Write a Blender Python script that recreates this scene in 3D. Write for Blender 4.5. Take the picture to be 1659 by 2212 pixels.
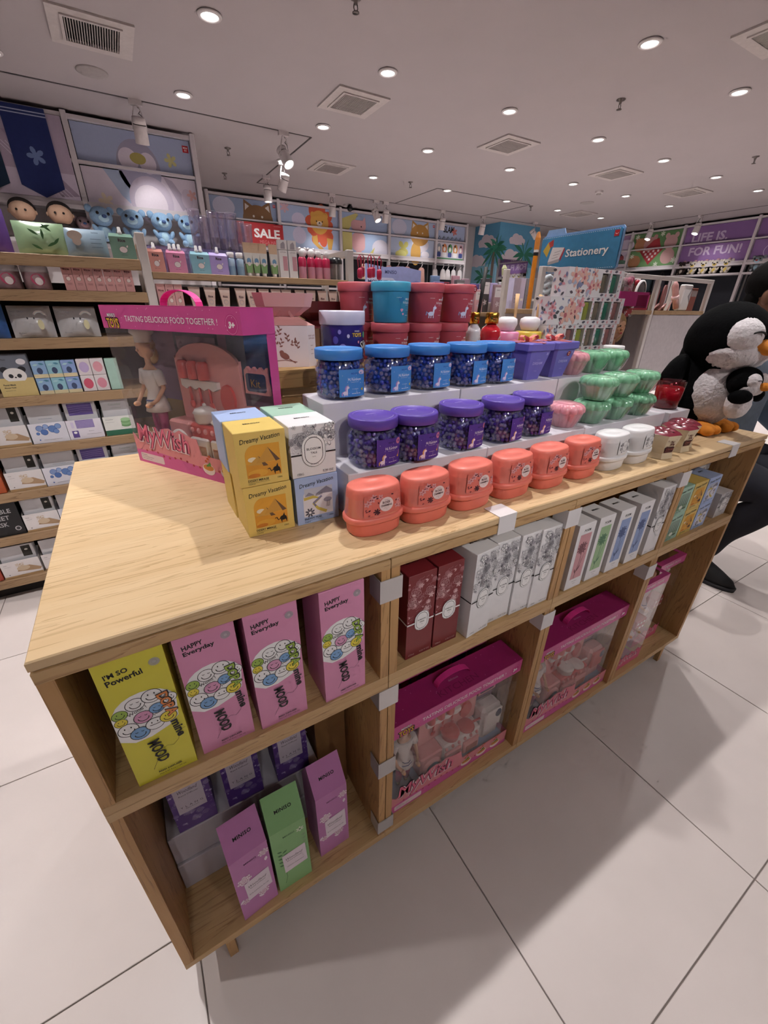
# Gift shop: wooden display table with candles, gel jars and toys, shelves and posters behind
import bpy, math, random
from mathutils import Vector, Matrix
for _o in list(bpy.data.objects): bpy.data.objects.remove(_o)
SC = bpy.context.scene
COL = SC.collection
PI = math.pi
CEIL = 2.8
# ---------------------------------------------------------------- camera
cam_d = bpy.data.cameras.new('camera'); cam = bpy.data.objects.new('camera', cam_d); COL.objects.link(cam)
cam_d.sensor_fit = 'HORIZONTAL'; cam_d.sensor_width = 36.0; cam_d.lens = 881.18/1659*36.0
cam_d.clip_start = 0.02; cam_d.clip_end = 60
_a, _b, _c = 0.5375807, 0.4672837, 0.0134090
_f = Vector((math.sin(_a)*math.cos(_b), math.cos(_a)*math.cos(_b), -math.sin(_b)))
_r = Vector((math.cos(_a), -math.sin(_a), 0)); _u = _r.cross(_f)
_r2 = math.cos(_c)*_r+math.sin(_c)*_u; _u2 = -math.sin(_c)*_r+math.cos(_c)*_u
cam.matrix_world = Matrix(((_r2.x, _u2.x, -_f.x, 0.1660), (_r2.y, _u2.y, -_f.y, -0.4580), (_r2.z, _u2.z, -_f.z, 1.2603), (0, 0, 0, 1)))
SC.camera = cam
# ---------------------------------------------------------------- world, exposure
W = bpy.data.worlds.new('shop_ambient'); SC.world = W; W.use_nodes = True
W.node_tree.nodes['Background'].inputs[0].default_value = (0.93, 0.92, 1.0, 1)
W.node_tree.nodes['Background'].inputs[1].default_value = 0.35
SC.view_settings.view_transform = 'Standard'; SC.view_settings.look = 'None'
SC.view_settings.exposure = 0.0; SC.view_settings.gamma = 1.0; SC.view_settings.use_curve_mapping = False
SC.cycles.use_denoising = True
SC.cycles.use_adaptive_sampling = True; SC.cycles.adaptive_threshold = .12; SC.cycles.adaptive_min_samples = 10
SC.cycles.max_bounces = 5; SC.cycles.diffuse_bounces = 3; SC.cycles.glossy_bounces = 2
SC.cycles.transmission_bounces = 4; SC.cycles.transparent_max_bounces = 14
SC.cycles.caustics_reflective = False; SC.cycles.caustics_refractive = False
SC.cycles.sample_clamp_indirect = 4.0
LIGHT_W = 125.0      # downlight spot power
SPOT_W = 15.0       # track spot power
FRONT_W = 52.0      # added unseen spots that brighten the table goods
LIGHT_COL = (1.0, 0.965, 0.95)
# downlight grid on the ceiling (x, y)
DOWN = [(x, y) for y in (0.60, 1.88, 3.10, 4.31, 5.55) for x in (-0.19, 1.03, 2.27, 3.51, 4.76, 5.97, 7.20, 8.42)]
DOWN += [(-1.41, 0.6), (-1.41, 1.88)] + [(x, -1.84) for x in (-1.41, -0.19, 1.03, 2.27, 3.51)]
def power(x, y): return LIGHT_W*(.88 if y == .6 else .5 if y < 0 else .7 if y < 3 else 1.0)
def spot_lamp(name, loc, aim, power, size, blend, radius):
    l = bpy.data.lights.new(name, 'SPOT'); l.energy = power; l.color = LIGHT_COL
    l.spot_size = math.radians(size); l.spot_blend = blend; l.shadow_soft_size = radius
    o = bpy.data.objects.new(name, l); COL.objects.link(o); o.location = loc
    o.rotation_euler = (Vector(aim)-Vector(loc)).to_track_quat('-Z', 'Y').to_euler()
    return o
for (x, y) in DOWN:
    spot_lamp('downlight_beam', (x, y, CEIL-0.012), (x, y, 0), power(x, y), 100, 0.7, 0.03)
# ---------------------------------------------------------------- materials
def lin(h):
    h = h.lstrip('#'); c = [int(h[i:i+2], 16)/255 for i in (0, 2, 4)]
    return tuple((v/12.92 if v <= .04045 else ((v+.055)/1.055)**2.4) for v in c)+(1.0,)
MATS = {}
def mat(name, hexc, rough=0.55, metal=0.0, var=0.06, vs=30.0, bump=0.0, coat=0.0, emit=0.0, spec=None, sheen=0.0):
    """principled material whose colour wavers a little with a noise texture"""
    if name in MATS: return MATS[name]
    m = bpy.data.materials.new(name); m.use_nodes = True; MATS[name] = m
    nt = m.node_tree; b = nt.nodes['Principled BSDF']; N = nt.nodes.new; L = nt.links.new
    c = lin(hexc)
    b.inputs['Roughness'].default_value = rough; b.inputs['Metallic'].default_value = metal
    if coat: b.inputs['Coat Weight'].default_value = coat; b.inputs['Coat Roughness'].default_value = .08
    if spec is not None: b.inputs['Specular IOR Level'].default_value = spec
    if sheen: b.inputs['Sheen Weight'].default_value = sheen
    tc = N('ShaderNodeTexCoord'); nz = N('ShaderNodeTexNoise'); nz.inputs['Scale'].default_value = vs; nz.inputs['Detail'].default_value = 3
    L(tc.outputs['Object'], nz.inputs['Vector'])
    rp = N('ShaderNodeValToRGB'); e = rp.color_ramp.elements
    e[0].position = .3; e[1].position = .7
    e[0].color = tuple(v*(1-var) for v in c[:3])+(1,); e[1].color = tuple(min(1, v*(1+var)) for v in c[:3])+(1,)
    L(nz.outputs['Fac'], rp.inputs['Fac']); L(rp.outputs['Color'], b.inputs['Base Color'])
    if bump:
        bp = N('ShaderNodeBump'); bp.inputs['Strength'].default_value = bump; bp.inputs['Distance'].default_value = .004
        L(nz.outputs['Fac'], bp.inputs['Height']); L(bp.outputs['Normal'], b.inputs['Normal'])
    if emit:
        b.inputs['Emission Color'].default_value = c; b.inputs['Emission Strength'].default_value = emit
    return m
def ink(hexc, rough=.6):
    """flat print colour"""
    return mat('ink_'+hexc.lstrip('#'), hexc, rough=rough, var=.02, vs=80)
def plastic(name, hexc, **k): return mat(name, hexc, rough=k.pop('rough', .3), **k)
def wood(name, axis, light='#cfae80', mid='#bd9766', dark='#8d683f', rough=.5):
    if name in MATS: return MATS[name]
    m = bpy.data.materials.new(name); m.use_nodes = True; MATS[name] = m
    nt = m.node_tree; b = nt.nodes['Principled BSDF']; N = nt.nodes.new; L = nt.links.new
    tc = N('ShaderNodeTexCoord'); mp = N('ShaderNodeMapping'); L(tc.outputs['Object'], mp.inputs['Vector'])
    s = [16, 16, 16]; s[axis] = 1.3; mp.inputs['Scale'].default_value = s
    n1 = N('ShaderNodeTexNoise'); n1.inputs['Scale'].default_value = 1.6; n1.inputs['Detail'].default_value = 5; n1.inputs['Distortion'].default_value = .9
    L(mp.outputs['Vector'], n1.inputs['Vector'])
    mp2 = N('ShaderNodeMapping'); L(tc.outputs['Object'], mp2.inputs['Vector'])
    s2 = [260, 260, 260]; s2[axis] = 9; mp2.inputs['Scale'].default_value = s2
    n2 = N('ShaderNodeTexNoise'); n2.inputs['Scale'].default_value = 1.0; n2.inputs['Detail'].default_value = 2
    L(mp2.outputs['Vector'], n2.inputs['Vector'])
    r1 = N('ShaderNodeValToRGB'); e = r1.color_ramp.elements
    e[0].position = .25; e[0].color = lin(mid); e[1].position = .75; e[1].color = lin(light)
    L(n1.outputs['Fac'], r1.inputs['Fac'])
    # thin dark growth lines
    ab = N('ShaderNodeMath'); ab.operation = 'MULTIPLY'; ab.inputs[1].default_value = 9.0; L(n1.outputs['Fac'], ab.inputs[0])
    fr = N('ShaderNodeMath'); fr.operation = 'FRACT'; L(ab.outputs[0], fr.inputs[0])
    r2 = N('ShaderNodeValToRGB'); e = r2.color_ramp.elements
    e[0].position = .0; e[0].color = (0, 0, 0, 1); e[1].position = .32; e[1].color = (1, 1, 1, 1); L(fr.outputs[0], r2.inputs['Fac'])
    r3 = N('ShaderNodeValToRGB'); e = r3.color_ramp.elements
    e[0].position = .40; e[0].color = (0, 0, 0, 1); e[1].position = .58; e[1].color = (1, 1, 1, 1); L(n2.outputs['Fac'], r3.inputs['Fac'])
    mu = N('ShaderNodeMath'); mu.operation = 'MAXIMUM'; L(r2.outputs['Color'], mu.inputs[0]); L(r3.outputs['Color'], mu.inputs[1])
    mx = N('ShaderNodeMix'); mx.data_type = 'RGBA'
    L(mu.outputs[0], mx.inputs['Factor']); mx.inputs['A'].default_value = lin(dark); L(r1.outputs['Color'], mx.inputs['B'])
    m2 = N('ShaderNodeMix'); m2.data_type = 'RGBA'; m2.inputs['Factor'].default_value = .74
    L(r1.outputs['Color'], m2.inputs['A']); L(mx.outputs['Result'], m2.inputs['B'])
    L(m2.outputs['Result'], b.inputs['Base Color']); b.inputs['Roughness'].default_value = rough
    bp = N('ShaderNodeBump'); bp.inputs['Strength'].default_value = .12; bp.inputs['Distance'].default_value = .001
    L(mu.outputs[0], bp.inputs['Height']); L(bp.outputs['Normal'], b.inputs['Normal'])
    return m
def clear(name, tint='#ffffff', gloss=.12, rough=.05, fog=0.0, fogc='#ffffff'):
    """thin clear plastic or glass sheet: mostly see-through, with a fresnel sheen"""
    if name in MATS: return MATS[name]
    m = bpy.data.materials.new(name); m.use_nodes = True; MATS[name] = m
    nt = m.node_tree; nt.nodes.remove(nt.nodes['Principled BSDF']); N = nt.nodes.new; L = nt.links.new
    out = nt.nodes['Material Output']; tr = N('ShaderNodeBsdfTransparent'); tr.inputs[0].default_value = lin(tint)
    gl = N('ShaderNodeBsdfGlossy'); gl.inputs['Roughness'].default_value = rough; gl.inputs[0].default_value = (.95, .95, .97, 1)
    lw = N('ShaderNodeLayerWeight'); lw.inputs['Blend'].default_value = .5
    pw = N('ShaderNodeMath'); pw.operation = 'POWER'; L(lw.outputs['Facing'], pw.inputs[0]); pw.inputs[1].default_value = 3.2
    fr = N('ShaderNodeMath'); fr.operation = 'MULTIPLY_ADD'; L(pw.outputs[0], fr.inputs[0]); fr.inputs[1].default_value = .55; fr.inputs[2].default_value = .02
    nz = N('ShaderNodeTexNoise'); nz.inputs['Scale'].default_value = 14; tc = N('ShaderNodeTexCoord'); L(tc.outputs['Object'], nz.inputs['Vector'])
    bp = N('ShaderNodeBump'); bp.inputs['Strength'].default_value = .15; bp.inputs['Distance'].default_value = .004
    L(nz.outputs['Fac'], bp.inputs['Height']); L(bp.outputs['Normal'], gl.inputs['Normal'])
    ad = N('ShaderNodeMath'); ad.operation = 'ADD'; ad.use_clamp = True; L(fr.outputs[0], ad.inputs[0]); ad.inputs[1].default_value = gloss*.15
    ms = N('ShaderNodeMixShader'); L(ad.outputs[0], ms.inputs[0]); L(tr.outputs[0], ms.inputs[1]); L(gl.outputs[0], ms.inputs[2])
    last = ms
    if fog:
        df = N('ShaderNodeBsdfDiffuse'); df.inputs[0].default_value = lin(fogc)
        m2 = N('ShaderNodeMixShader'); m2.inputs[0].default_value = fog; L(ms.outputs[0], m2.inputs[1]); L(df.outputs[0], m2.inputs[2]); last = m2
    L(last.outputs[0], out.inputs['Surface'])
    return m
# ---------------------------------------------------------------- geometry collector
class G:
    def __init__(s): s.v = []; s.f = []; s.m = []; s.mats = []; s.sm = []
    def mi(s, m):
        if m not in s.mats: s.mats.append(m)
        return s.mats.index(m)
    def add(s, vs, fs, m, smooth=False):
        o = len(s.v); s.v.extend(tuple(p) for p in vs); k = s.mi(m)
        for f in fs: s.f.append(tuple(i+o for i in f)); s.m.append(k); s.sm.append(smooth)
        return s
    def box(s, x0, x1, y0, y1, z0, z1, m, ms=None):
        """ms: dict of face -> material, faces: bottom top front back left right"""
        v = [(x0, y0, z0), (x1, y0, z0), (x1, y1, z0), (x0, y1, z0), (x0, y0, z1), (x1, y0, z1), (x1, y1, z1), (x0, y1, z1)]
        F = dict(bottom=(3, 2, 1, 0), top=(4, 5, 6, 7), front=(0, 1, 5, 4), back=(2, 3, 7, 6), left=(3, 0, 4, 7), right=(1, 2, 6, 5))
        o = len(s.v); s.v.extend(v)
        for k, f in F.items():
            s.f.append(tuple(i+o for i in f)); s.m.append(s.mi((ms or {}).get(k, m))); s.sm.append(False)
        return s
    def cbox(s, x0, x1, y0, y1, z0, z1, m, c=.002):
        """box with chamfered edges"""
        for (a, b) in ((z0, z1),):
            rings = []
            for (z, i) in ((z0, c), (z0+c, 0), (z1-c, 0), (z1, c)):
                X0, X1, Y0, Y1 = x0+i, x1-i, y0+i, y1-i
                k = c if i == 0 else c*.4
                rings.append([(X0+k, Y0, z), (X1-k, Y0, z), (X1, Y0+k, z), (X1, Y1-k, z), (X1-k, Y1, z), (X0+k, Y1, z), (X0, Y1-k, z), (X0, Y0+k, z)])
            s.loft(rings, m, smooth=False)
        return s
    def loft(s, rings, m, smooth=True, cap0=True, cap1=True, closed=True):
        n = len(rings[0]); vs = [p for r in rings for p in r]; fs = []
        for i in range(len(rings)-1):
            for j in range(n if closed else n-1):
                k = (j+1) % n; fs.append((i*n+j, i*n+k, (i+1)*n+k, (i+1)*n+j))
        s.add(vs, fs, m, smooth)
        o = len(s.v)-len(vs)
        if cap0: s.f.append(tuple(o+j for j in reversed(range(n)))); s.m.append(s.mi(m)); s.sm.append(False)
        if cap1: s.f.append(tuple(o+(len(rings)-1)*n+j for j in range(n))); s.m.append(s.mi(m)); s.sm.append(False)
        return s
    def lathe(s, prof, m, c=(0, 0, 0), seg=24, sx=1, sy=1, cap0=True, cap1=True, fn=None, smooth=True):
        """profile [(radius, z)] turned about z; fn(angle) scales the radius"""
        rings = []
        for (r, z) in prof:
            ring = []
            for j in range(seg):
                t = 2*PI*j/seg; k = r*(fn(t, z) if fn else 1)
                ring.append((c[0]+k*sx*math.cos(t), c[1]+k*sy*math.sin(t), c[2]+z))
            rings.append(ring)
        return s.loft(rings, m, smooth, cap0, cap1)
    def tube(s, pts, r, m, seg=8, caps=True):
        pts = [Vector(p) for p in pts]; rings = []; up = None
        for i, p in enumerate(pts):
            d = (pts[min(i+1, len(pts)-1)]-pts[max(i-1, 0)]).normalized()
            if up is None: up = Vector((0, 0, 1)) if abs(d.z) < .9 else Vector((1, 0, 0))
            a = d.cross(up).normalized(); b = a.cross(d).normalized(); up = b
            rr = r[i] if isinstance(r, (list, tuple)) else r
            rings.append([tuple(p+a*rr*math.cos(2*PI*j/seg)+b*rr*math.sin(2*PI*j/seg)) for j in range(seg)])
        return s.loft(rings, m, True, caps, caps)
    def prism(s, poly, y0, y1, m, ms=None):
        """polygon in (x,z), extruded along y"""
        n = len(poly); vs = [(x, y0, z) for x, z in poly]+[(x, y1, z) for x, z in poly]
        s.add(vs, [tuple(range(n))], m); o = len(s.v)-2*n
        s.f.append(tuple(o+n+j for j in reversed(range(n)))); s.m.append(s.mi(m)); s.sm.append(False)
        for j in range(n):
            k = (j+1) % n; s.f.append((o+k, o+j, o+n+j, o+n+k)); s.m.append(s.mi(ms or m)); s.sm.append(False)
        return s
    def ball(s, c, r, m, seg=12, rings=8, sx=1, sy=1, sz=1, rot=None):
        vs = []; R = []
        for i in range(rings+1):
            p = PI*i/rings; ring = []
            for j in range(seg):
                t = 2*PI*j/seg; v = Vector((r*sx*math.sin(p)*math.cos(t), r*sy*math.sin(p)*math.sin(t), -r*sz*math.cos(p)))
                if rot: v = rot @ v
                ring.append(tuple(Vector(c)+v))
            R.append(ring)
        return s.loft(R, m, True, False, False)
    def merge(s, g, M=None):
        vs = [tuple(M @ Vector(p)) for p in g.v] if M else g.v
        o = len(s.v); s.v.extend(vs)
        for f, k, q in zip(g.f, g.m, g.sm): s.f.append(tuple(i+o for i in f)); s.m.append(s.mi(g.mats[k])); s.sm.append(q)
        return s
    def mesh(s, name):
        me = bpy.data.meshes.new(name); me.from_pydata(s.v, [], s.f)
        for m in s.mats: me.materials.append(m)
        me.polygons.foreach_set('material_index', s.m); me.polygons.foreach_set('use_smooth', s.sm)
        me.update(); return me
    def build(s, name, parent=None, loc=None, rz=0, kind=None):
        o = bpy.data.objects.new(name, s.mesh(name)); COL.objects.link(o)
        if parent is not None: o.parent = parent
        if loc is not None: o.location = loc
        if rz: o.rotation_euler.z = rz
        if kind: o['kind'] = kind
        return o
def tag(o, label, cat, group=None, kind=None):
    o['label'] = label; o['category'] = cat
    if group: o['group'] = group
    if kind: o['kind'] = kind
    return o
def thing(name, label, cat, loc=(0, 0, 0), rz=0, group=None):
    o = bpy.data.objects.new(name, None); COL.objects.link(o); o.empty_display_size = .02
    o.location = loc; o.rotation_euler.z = rz; return tag(o, label, cat, group)
def structure(o): o['kind'] = 'structure'; return o
def clone(root, loc, label, rz=None, group=None, rot=None, scale=None):
    r = root.copy(); COL.objects.link(r); r.location = loc; r['label'] = label
    if rz is not None: r.rotation_euler = (0, 0, rz)
    if rot is not None: r.rotation_euler = rot
    if scale is not None: r.scale = scale
    if group: r['group'] = group
    for ch in root.children:
        c = ch.copy(); COL.objects.link(c); c.parent = r
        for g in ch.children:
            d = g.copy(); COL.objects.link(d); d.parent = c
    return r
class Family:
    """first call moves the prototype, later calls copy it"""
    def __init__(s, root): s.root = root; s.used = False
    def put(s, loc, label, rz=0, group=None, rot=None, scale=None):
        if s.used: return clone(s.root, loc, label, rz, group, rot, scale)
        s.used = True; r = s.root; r.location = loc; r.rotation_euler = rot if rot else (0, 0, rz); r['label'] = label
        if scale is not None: r.scale = scale
        if group: r['group'] = group
        return r
ORD = ['first', 'second', 'third', 'fourth', 'fifth', 'sixth', 'seventh', 'eighth', 'ninth', 'tenth', 'eleventh', 'twelfth', 'thirteenth', 'fourteenth', 'fifteenth', 'sixteenth']
# ---------------------------------------------------------------- lettering and flat print
_GL = {}
def glyphs(txt, bold=0.0, shear=0.0, space=1.0):
    k = (txt, bold, shear, space)
    if k in _GL: return _GL[k]
    cu = bpy.data.curves.new('t', 'FONT'); cu.body = txt; cu.offset = bold; cu.shear = shear; cu.space_character = space
    cu.resolution_u = 2; cu.fill_mode = 'FRONT'; cu.dimensions = '2D'
    ob = bpy.data.objects.new('t', cu); COL.objects.link(ob)
    dg = bpy.context.evaluated_depsgraph_get(); ev = ob.evaluated_get(dg); me = ev.to_mesh()
    vs = [(v.co.x, v.co.y) for v in me.vertices]; fs = [tuple(p.vertices) for p in me.polygons]
    ev.to_mesh_clear(); bpy.data.objects.remove(ob); bpy.data.curves.remove(cu)
    if vs:
        x0 = min(v[0] for v in vs); x1 = max(v[0] for v in vs); y0 = min(v[1] for v in vs); y1 = max(v[1] for v in vs)
        vs = [((x-x0), (y-y0)) for x, y in vs]; _GL[k] = (vs, fs, x1-x0, y1-y0)
    else: _GL[k] = ([], [], 1, 1)
    return _GL[k]
class D:
    """flat print on a plane: origin o, axes u (right) and v (up); later shapes lie a hair above earlier ones"""
    def __init__(s, o, u=(1, 0, 0), v=(0, 0, 1), lift=.0003, step=.000016):
        s.o = Vector(o); s.u = Vector(u).normalized(); s.v = Vector(v).normalized(); s.n = s.u.cross(s.v); s.k = lift; s.st = step; s.g = G(); s.clip = None
        s.bend = None
    def P(s, x, y): return s.o+s.u*x+s.v*y+s.n*s.k
    def put(s, pts, fs, m):
        if s.bend: vs = [s.bend(x, y, s.k) for x, y in pts]
        else: vs = [tuple(s.P(x, y)) for x, y in pts]
        s.g.add(vs, fs, m); s.k += s.st
    def poly(s, pts, m): s.put(pts, [tuple(range(len(pts)))], m); return s
    def rect(s, x0, y0, x1, y1, m, r=0):
        if s.bend:
            n = 10; pts = [(x0+(x1-x0)*i/n, y0) for i in range(n+1)]+[(x0+(x1-x0)*i/n, y1) for i in range(n+1)]
            s.put(pts, [(i, i+1, n+2+i, n+1+i) for i in range(n)], m); return s
        if not r: return s.poly([(x0, y0), (x1, y0), (x1, y1), (x0, y1)], m)
        pts = []
        for cx, cy, a in ((x1-r, y0+r, -90), (x1-r, y1-r, 0), (x0+r, y1-r, 90), (x0+r, y0+r, 180)):
            for j in range(5): t = math.radians(a+j*22.5); pts.append((cx+r*math.cos(t), cy+r*math.sin(t)))
        return s.poly(pts, m)
    def ell(s, cx, cy, rx, ry, m, n=20, rot=0):
        c, q = math.cos(rot), math.sin(rot)
        return s.poly([(cx+rx*math.cos(2*PI*j/n)*c-ry*math.sin(2*PI*j/n)*q, cy+rx*math.cos(2*PI*j/n)*q+ry*math.sin(2*PI*j/n)*c) for j in range(n)], m)
    def ring(s, cx, cy, rx, ry, w, m, n=24, a0=0, a1=2*PI):
        k = n if abs(a1-a0-2*PI) < 1e-6 else n+1
        A = [a0+(a1-a0)*j/n for j in range(k)]
        pts = [(cx+rx*math.cos(t), cy+ry*math.sin(t)) for t in A]+[(cx+(rx-w)*math.cos(t), cy+(ry-w)*math.sin(t)) for t in A]
        fs = [(j, (j+1) % k, k+(j+1) % k, k+j) for j in range(n if k == n else n)]
        s.put(pts, fs, m); return s
    def line(s, pts, w, m):
        L = []; R = []
        for i, p in enumerate(pts):
            a = pts[max(i-1, 0)]; b = pts[min(i+1, len(pts)-1)]; dx, dy = b[0]-a[0], b[1]-a[1]; l = math.hypot(dx, dy) or 1
            L.append((p[0]-dy/l*w/2, p[1]+dx/l*w/2)); R.append((p[0]+dy/l*w/2, p[1]-dx/l*w/2))
        n = len(pts); s.put(L+R, [(i, i+n, i+n+1, i+1) for i in range(n-1)], m); return s
    def text(s, t, x, y, h, m, align='l', rot=0, bold=0.0, shear=0.0, sx=1.0, space=1.0, width=None):
        """h = cap height of the block; width, if given, sets the block width"""
        vs, fs, w, hh = glyphs(t, bold, shear, space)
        k = h/hh; kx = (width/w) if width else k*sx; W = w*kx
        ox = {'l': 0, 'c': -W/2, 'r': -W}[align]; c, q = math.cos(rot), math.sin(rot)
        s.put([(x+(px*kx+ox)*c-py*k*q, y+(px*kx+ox)*q+py*k*c) for px, py in vs], fs, m); return s
    def flower(s, cx, cy, r, m, petals=6, m2=None, rot=0, inner=.35):
        pts = []
        for j in range(petals*6):
            t = 2*PI*j/(petals*6); k = r*(inner+(1-inner)*abs(math.sin(t*petals/2)))
            pts.append((cx+k*math.cos(t+rot), cy+k*math.sin(t+rot)))
        s.poly(pts, m)
        if m2: s.ell(cx, cy, r*.28, r*.28, m2, 10)
        return s
    def rose(s, cx, cy, r, m, w=None):
        """line-drawn rose"""
        w = w or r*.13
        for k in (1, .72, .45, .2):
            n = 5; pts = []
            for j in range(21):
                t = 2*PI*j/20; q = r*k*(1+.13*math.sin(n*t+k*9)); pts.append((cx+q*math.cos(t), cy+q*math.sin(t)))
            s.line(pts, w, m)
        return s
    def leaf(s, cx, cy, L, w, rot, m):
        pts = []
        for j in range(9): t = j/8; pts.append((t*L, w/2*math.sin(PI*t)))
        for j in range(1, 8): t = 1-j/8; pts.append((t*L, -w/2*math.sin(PI*t)))
        c, q = math.cos(rot), math.sin(rot)
        return s.poly([(cx+x*c-y*q, cy+x*q+y*c) for x, y in pts], m)
    def build(s, name='front_print', parent=None): return s.g.build(name, parent)
BLACK = ink('#1a1718'); WHITE = ink('#f2f0f0'); GOLDINK = ink('#c79a3a')
CARD_W = mat('white_card', '#e8e6e8', rough=.5, var=.02)
# ---------------------------------------------------------------- room shell
random.seed(4)
TILE = mat('floor_tile', '#cdc2be', rough=.34, var=.035, vs=5, spec=.4)
GROUT = mat('floor_grout', '#857b76', rough=.9)
TILE2 = mat('floor_tile_far', '#c9beba', rough=.36, var=.03, vs=5, spec=.4)
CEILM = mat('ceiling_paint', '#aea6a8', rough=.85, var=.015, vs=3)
WALLM = mat('wall_paint', '#c9c2c3', rough=.85, var=.02, vs=4)
TX = [0.620+0.6035*(k-5) for k in range(13)]; TY = [-0.507+0.605*(k-2) for k in range(8)]
fl = G(); fl.box(-3.2, 11.2, -4.2, 8.4, -.06, -.004, GROUT)
for a in ((-3.2, TX[0]-.001, -4.2, 8.4), (TX[-1]+.001, 11.2, -4.2, 8.4), (TX[0], TX[-1], -4.2, TY[0]-.001), (TX[0], TX[-1], TY[-1]+.001, 8.4)):
    fl.box(a[0], a[1], a[2], a[3], -.0039, -.0005, TILE2)
floor = structure(fl.build('floor'))
tg = G(); w, h = .6035-.003, .605-.003
tg.loft([[(0, 0, -.004), (w, 0, -.004), (w, h, -.004), (0, h, -.004)], [(0, 0, -.0008), (w, 0, -.0008), (w, h, -.0008), (0, h, -.0008)],
         [(.001, .001, 0), (w-.001, .001, 0), (w-.001, h-.001, 0), (.001, h-.001, 0)]], TILE, smooth=False)
tme = tg.mesh('tile')
for x in TX[:-1]:
    for y in TY[:-1]:
        t = bpy.data.objects.new('tile', tme); COL.objects.link(t); t.parent = floor; t.location = (x+.0015, y+.0015, random.uniform(-.0002, .0002))
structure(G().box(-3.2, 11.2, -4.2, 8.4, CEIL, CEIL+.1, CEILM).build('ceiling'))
structure(G().box(-3.2, 11.2, 7.66, 7.8, 0, CEIL, WALLM).build('wall_back'))
structure(G().box(10.62, 10.8, -4.2, 7.66, 0, CEIL, WALLM).build('wall_right'))
structure(G().box(-3.2, -3.05, -4.2, 7.66, 0, CEIL, WALLM).build('wall_left'))
structure(G().box(-3.05, 10.62, -4.2, -4.05, 0, CEIL, WALLM).build('wall_front'))
# plaster step above the poster wall on the left, and its end wall
structure(G().box(-3.05, 1.24, 5.34, 7.66, 0, CEIL, WALLM).build('wall_alcove'))
# painted pillar
PB = mat('pillar_blue_paint', '#5f9fc4', rough=.7, var=.02); PL = mat('pillar_pale_blue_paint', '#86bdd6', rough=.7, var=.02)
pil = structure(G().box(7.2, 8.35, 6.92, 7.66, 0, CEIL, PB).build('wall_pillar'))
PG = ink('#2f7a63'); PT = ink('#7d6a63'); CW = ink('#d6ccd6')
def palm(d, cx, cy, r, n=11):
    for k in range(n):
        a = 2*PI*k/n+.2; pts = []
        L = r*(1-.22*abs(math.sin(a*2.5))); c, q = math.cos(a), math.sin(a)
        up = [(t*L, .10*r*math.sin(PI*min(1, t*1.05))-.22*r*t*t*(1 if c > 0 else 1)) for t in [i/6 for i in range(7)]]
        dn = [(t*L, -.10*r*math.sin(PI*t)-.22*r*t*t) for t in [i/6 for i in range(5, 0, -1)]]
        d.poly([(cx+x*c-y*q*0-0*q, cy+x*q+y) for x, y in up+dn], PG)
def cloud(d, cx, cy, s, m):
    for dx, dy, r in ((-.9, .12, .42), (-.25, .38, .62), (.45, .3, .55), (1.0, .1, .4), (0, 0, .5)): d.ell(cx+dx*s, cy+dy*s, r*s, r*s*.75, m, 16)
    d.rect(cx-1.2*s, cy-.28*s, cx+1.3*s, cy+.05*s, m, .12*s)
d = D((7.2, 6.92, 0))            # face towards the shop
d.rect(0, 0, 1.15, 2.05, PL); cloud(d, .52, 2.5, .17, CW); cloud(d, .42, 2.16, .24, CW); palm(d, .78, 2.28, .42); palm(d, 0.0, 2.38, .3)
d.build('mural_print', pil)
d = D((7.2, 7.66, 0), u=(0, -1, 0))
d.rect(0, 0, .74, 2.08, PL); cloud(d, .40, 2.46, .2, CW); cloud(d, .15, 2.12, .2, CW); d.rect(.60, 0, .68, 2.3, PT); palm(d, .64, 2.32, .42); palm(d, .38, 1.85, .36)
d.build('mural_print', pil)
MIR = mat('mirror_glass', '#d8dadd', rough=.03, metal=1.0, var=.0)
mr = thing('wall_mirror', 'rectangular mirror hung on the blue palm tree pillar', 'mirror', (7.24, 6.905, 1.62))
G().box(0, .88, 0, .012, 0, .55, mat('mirror_edge', '#b8b4b8', rough=.4), {'front': MIR}).build('mirror_pane', mr)
dd = D((.10, -.001, .02)); dd.rect(0, 0, .16, .44, WHITE); dd.text('TRY', .08, .34, .02, BLACK, 'c'); dd.text('ME', .08, .30, .02, BLACK, 'c')
# ---------------------------------------------------------------- wall display units with posters
FRM = mat('white_steel_frame', '#cfc8cc', rough=.45, var=.02); DARK = mat('dark_recess', '#22242c', rough=.9, var=.05)
SHW = mat('white_laminate', '#d8d2d6', rough=.4, var=.02)
def wall_unit(label, loc, rz, ups, zt, zm, zb, zs, depth=.3):
    """uprights at ups (local x), posters between zb and zt with a rail at zm, a lit shelf bay below down to zs"""
    t = thing('wall_display_unit', label, 'wall display', loc, rz)
    x0, x1 = ups[0], ups[-1]
    for u in ups: G().cbox(u-.024, u+.024, -.02, .05, 0, zt+.035, FRM, .004).build('upright', t)
    for z, hh in ((zt, .03), (zm, .022), (zb, .035)):
        for a, b in zip(ups[:-1], ups[1:]): G().box(a+.024, b-.024, -.012, .04, z-hh/2, z+hh/2, FRM).build('rail', t)
    for a, b in zip(ups[:-1], ups[1:]):
        G().box(a+.02, b-.02, .05, .07, zb, zt, DARK).build('poster_backing', t)
        G().box(a+.02, b-.02, depth-.02, depth, 0.05, zb-.02, DARK).build('back_panel', t)
        G().box(a+.024, b-.024, -.05, depth-.02, zs-.03, zs, SHW).build('shelf', t)
        G().box(a+.024, b-.024, -.03, depth-.02, zb-.055, zb-.02, SHW).build('canopy', t)
        G().box(a+.024, b-.024, -.05, depth-.02, .9, .93, SHW).build('shelf', t)
    return t
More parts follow.
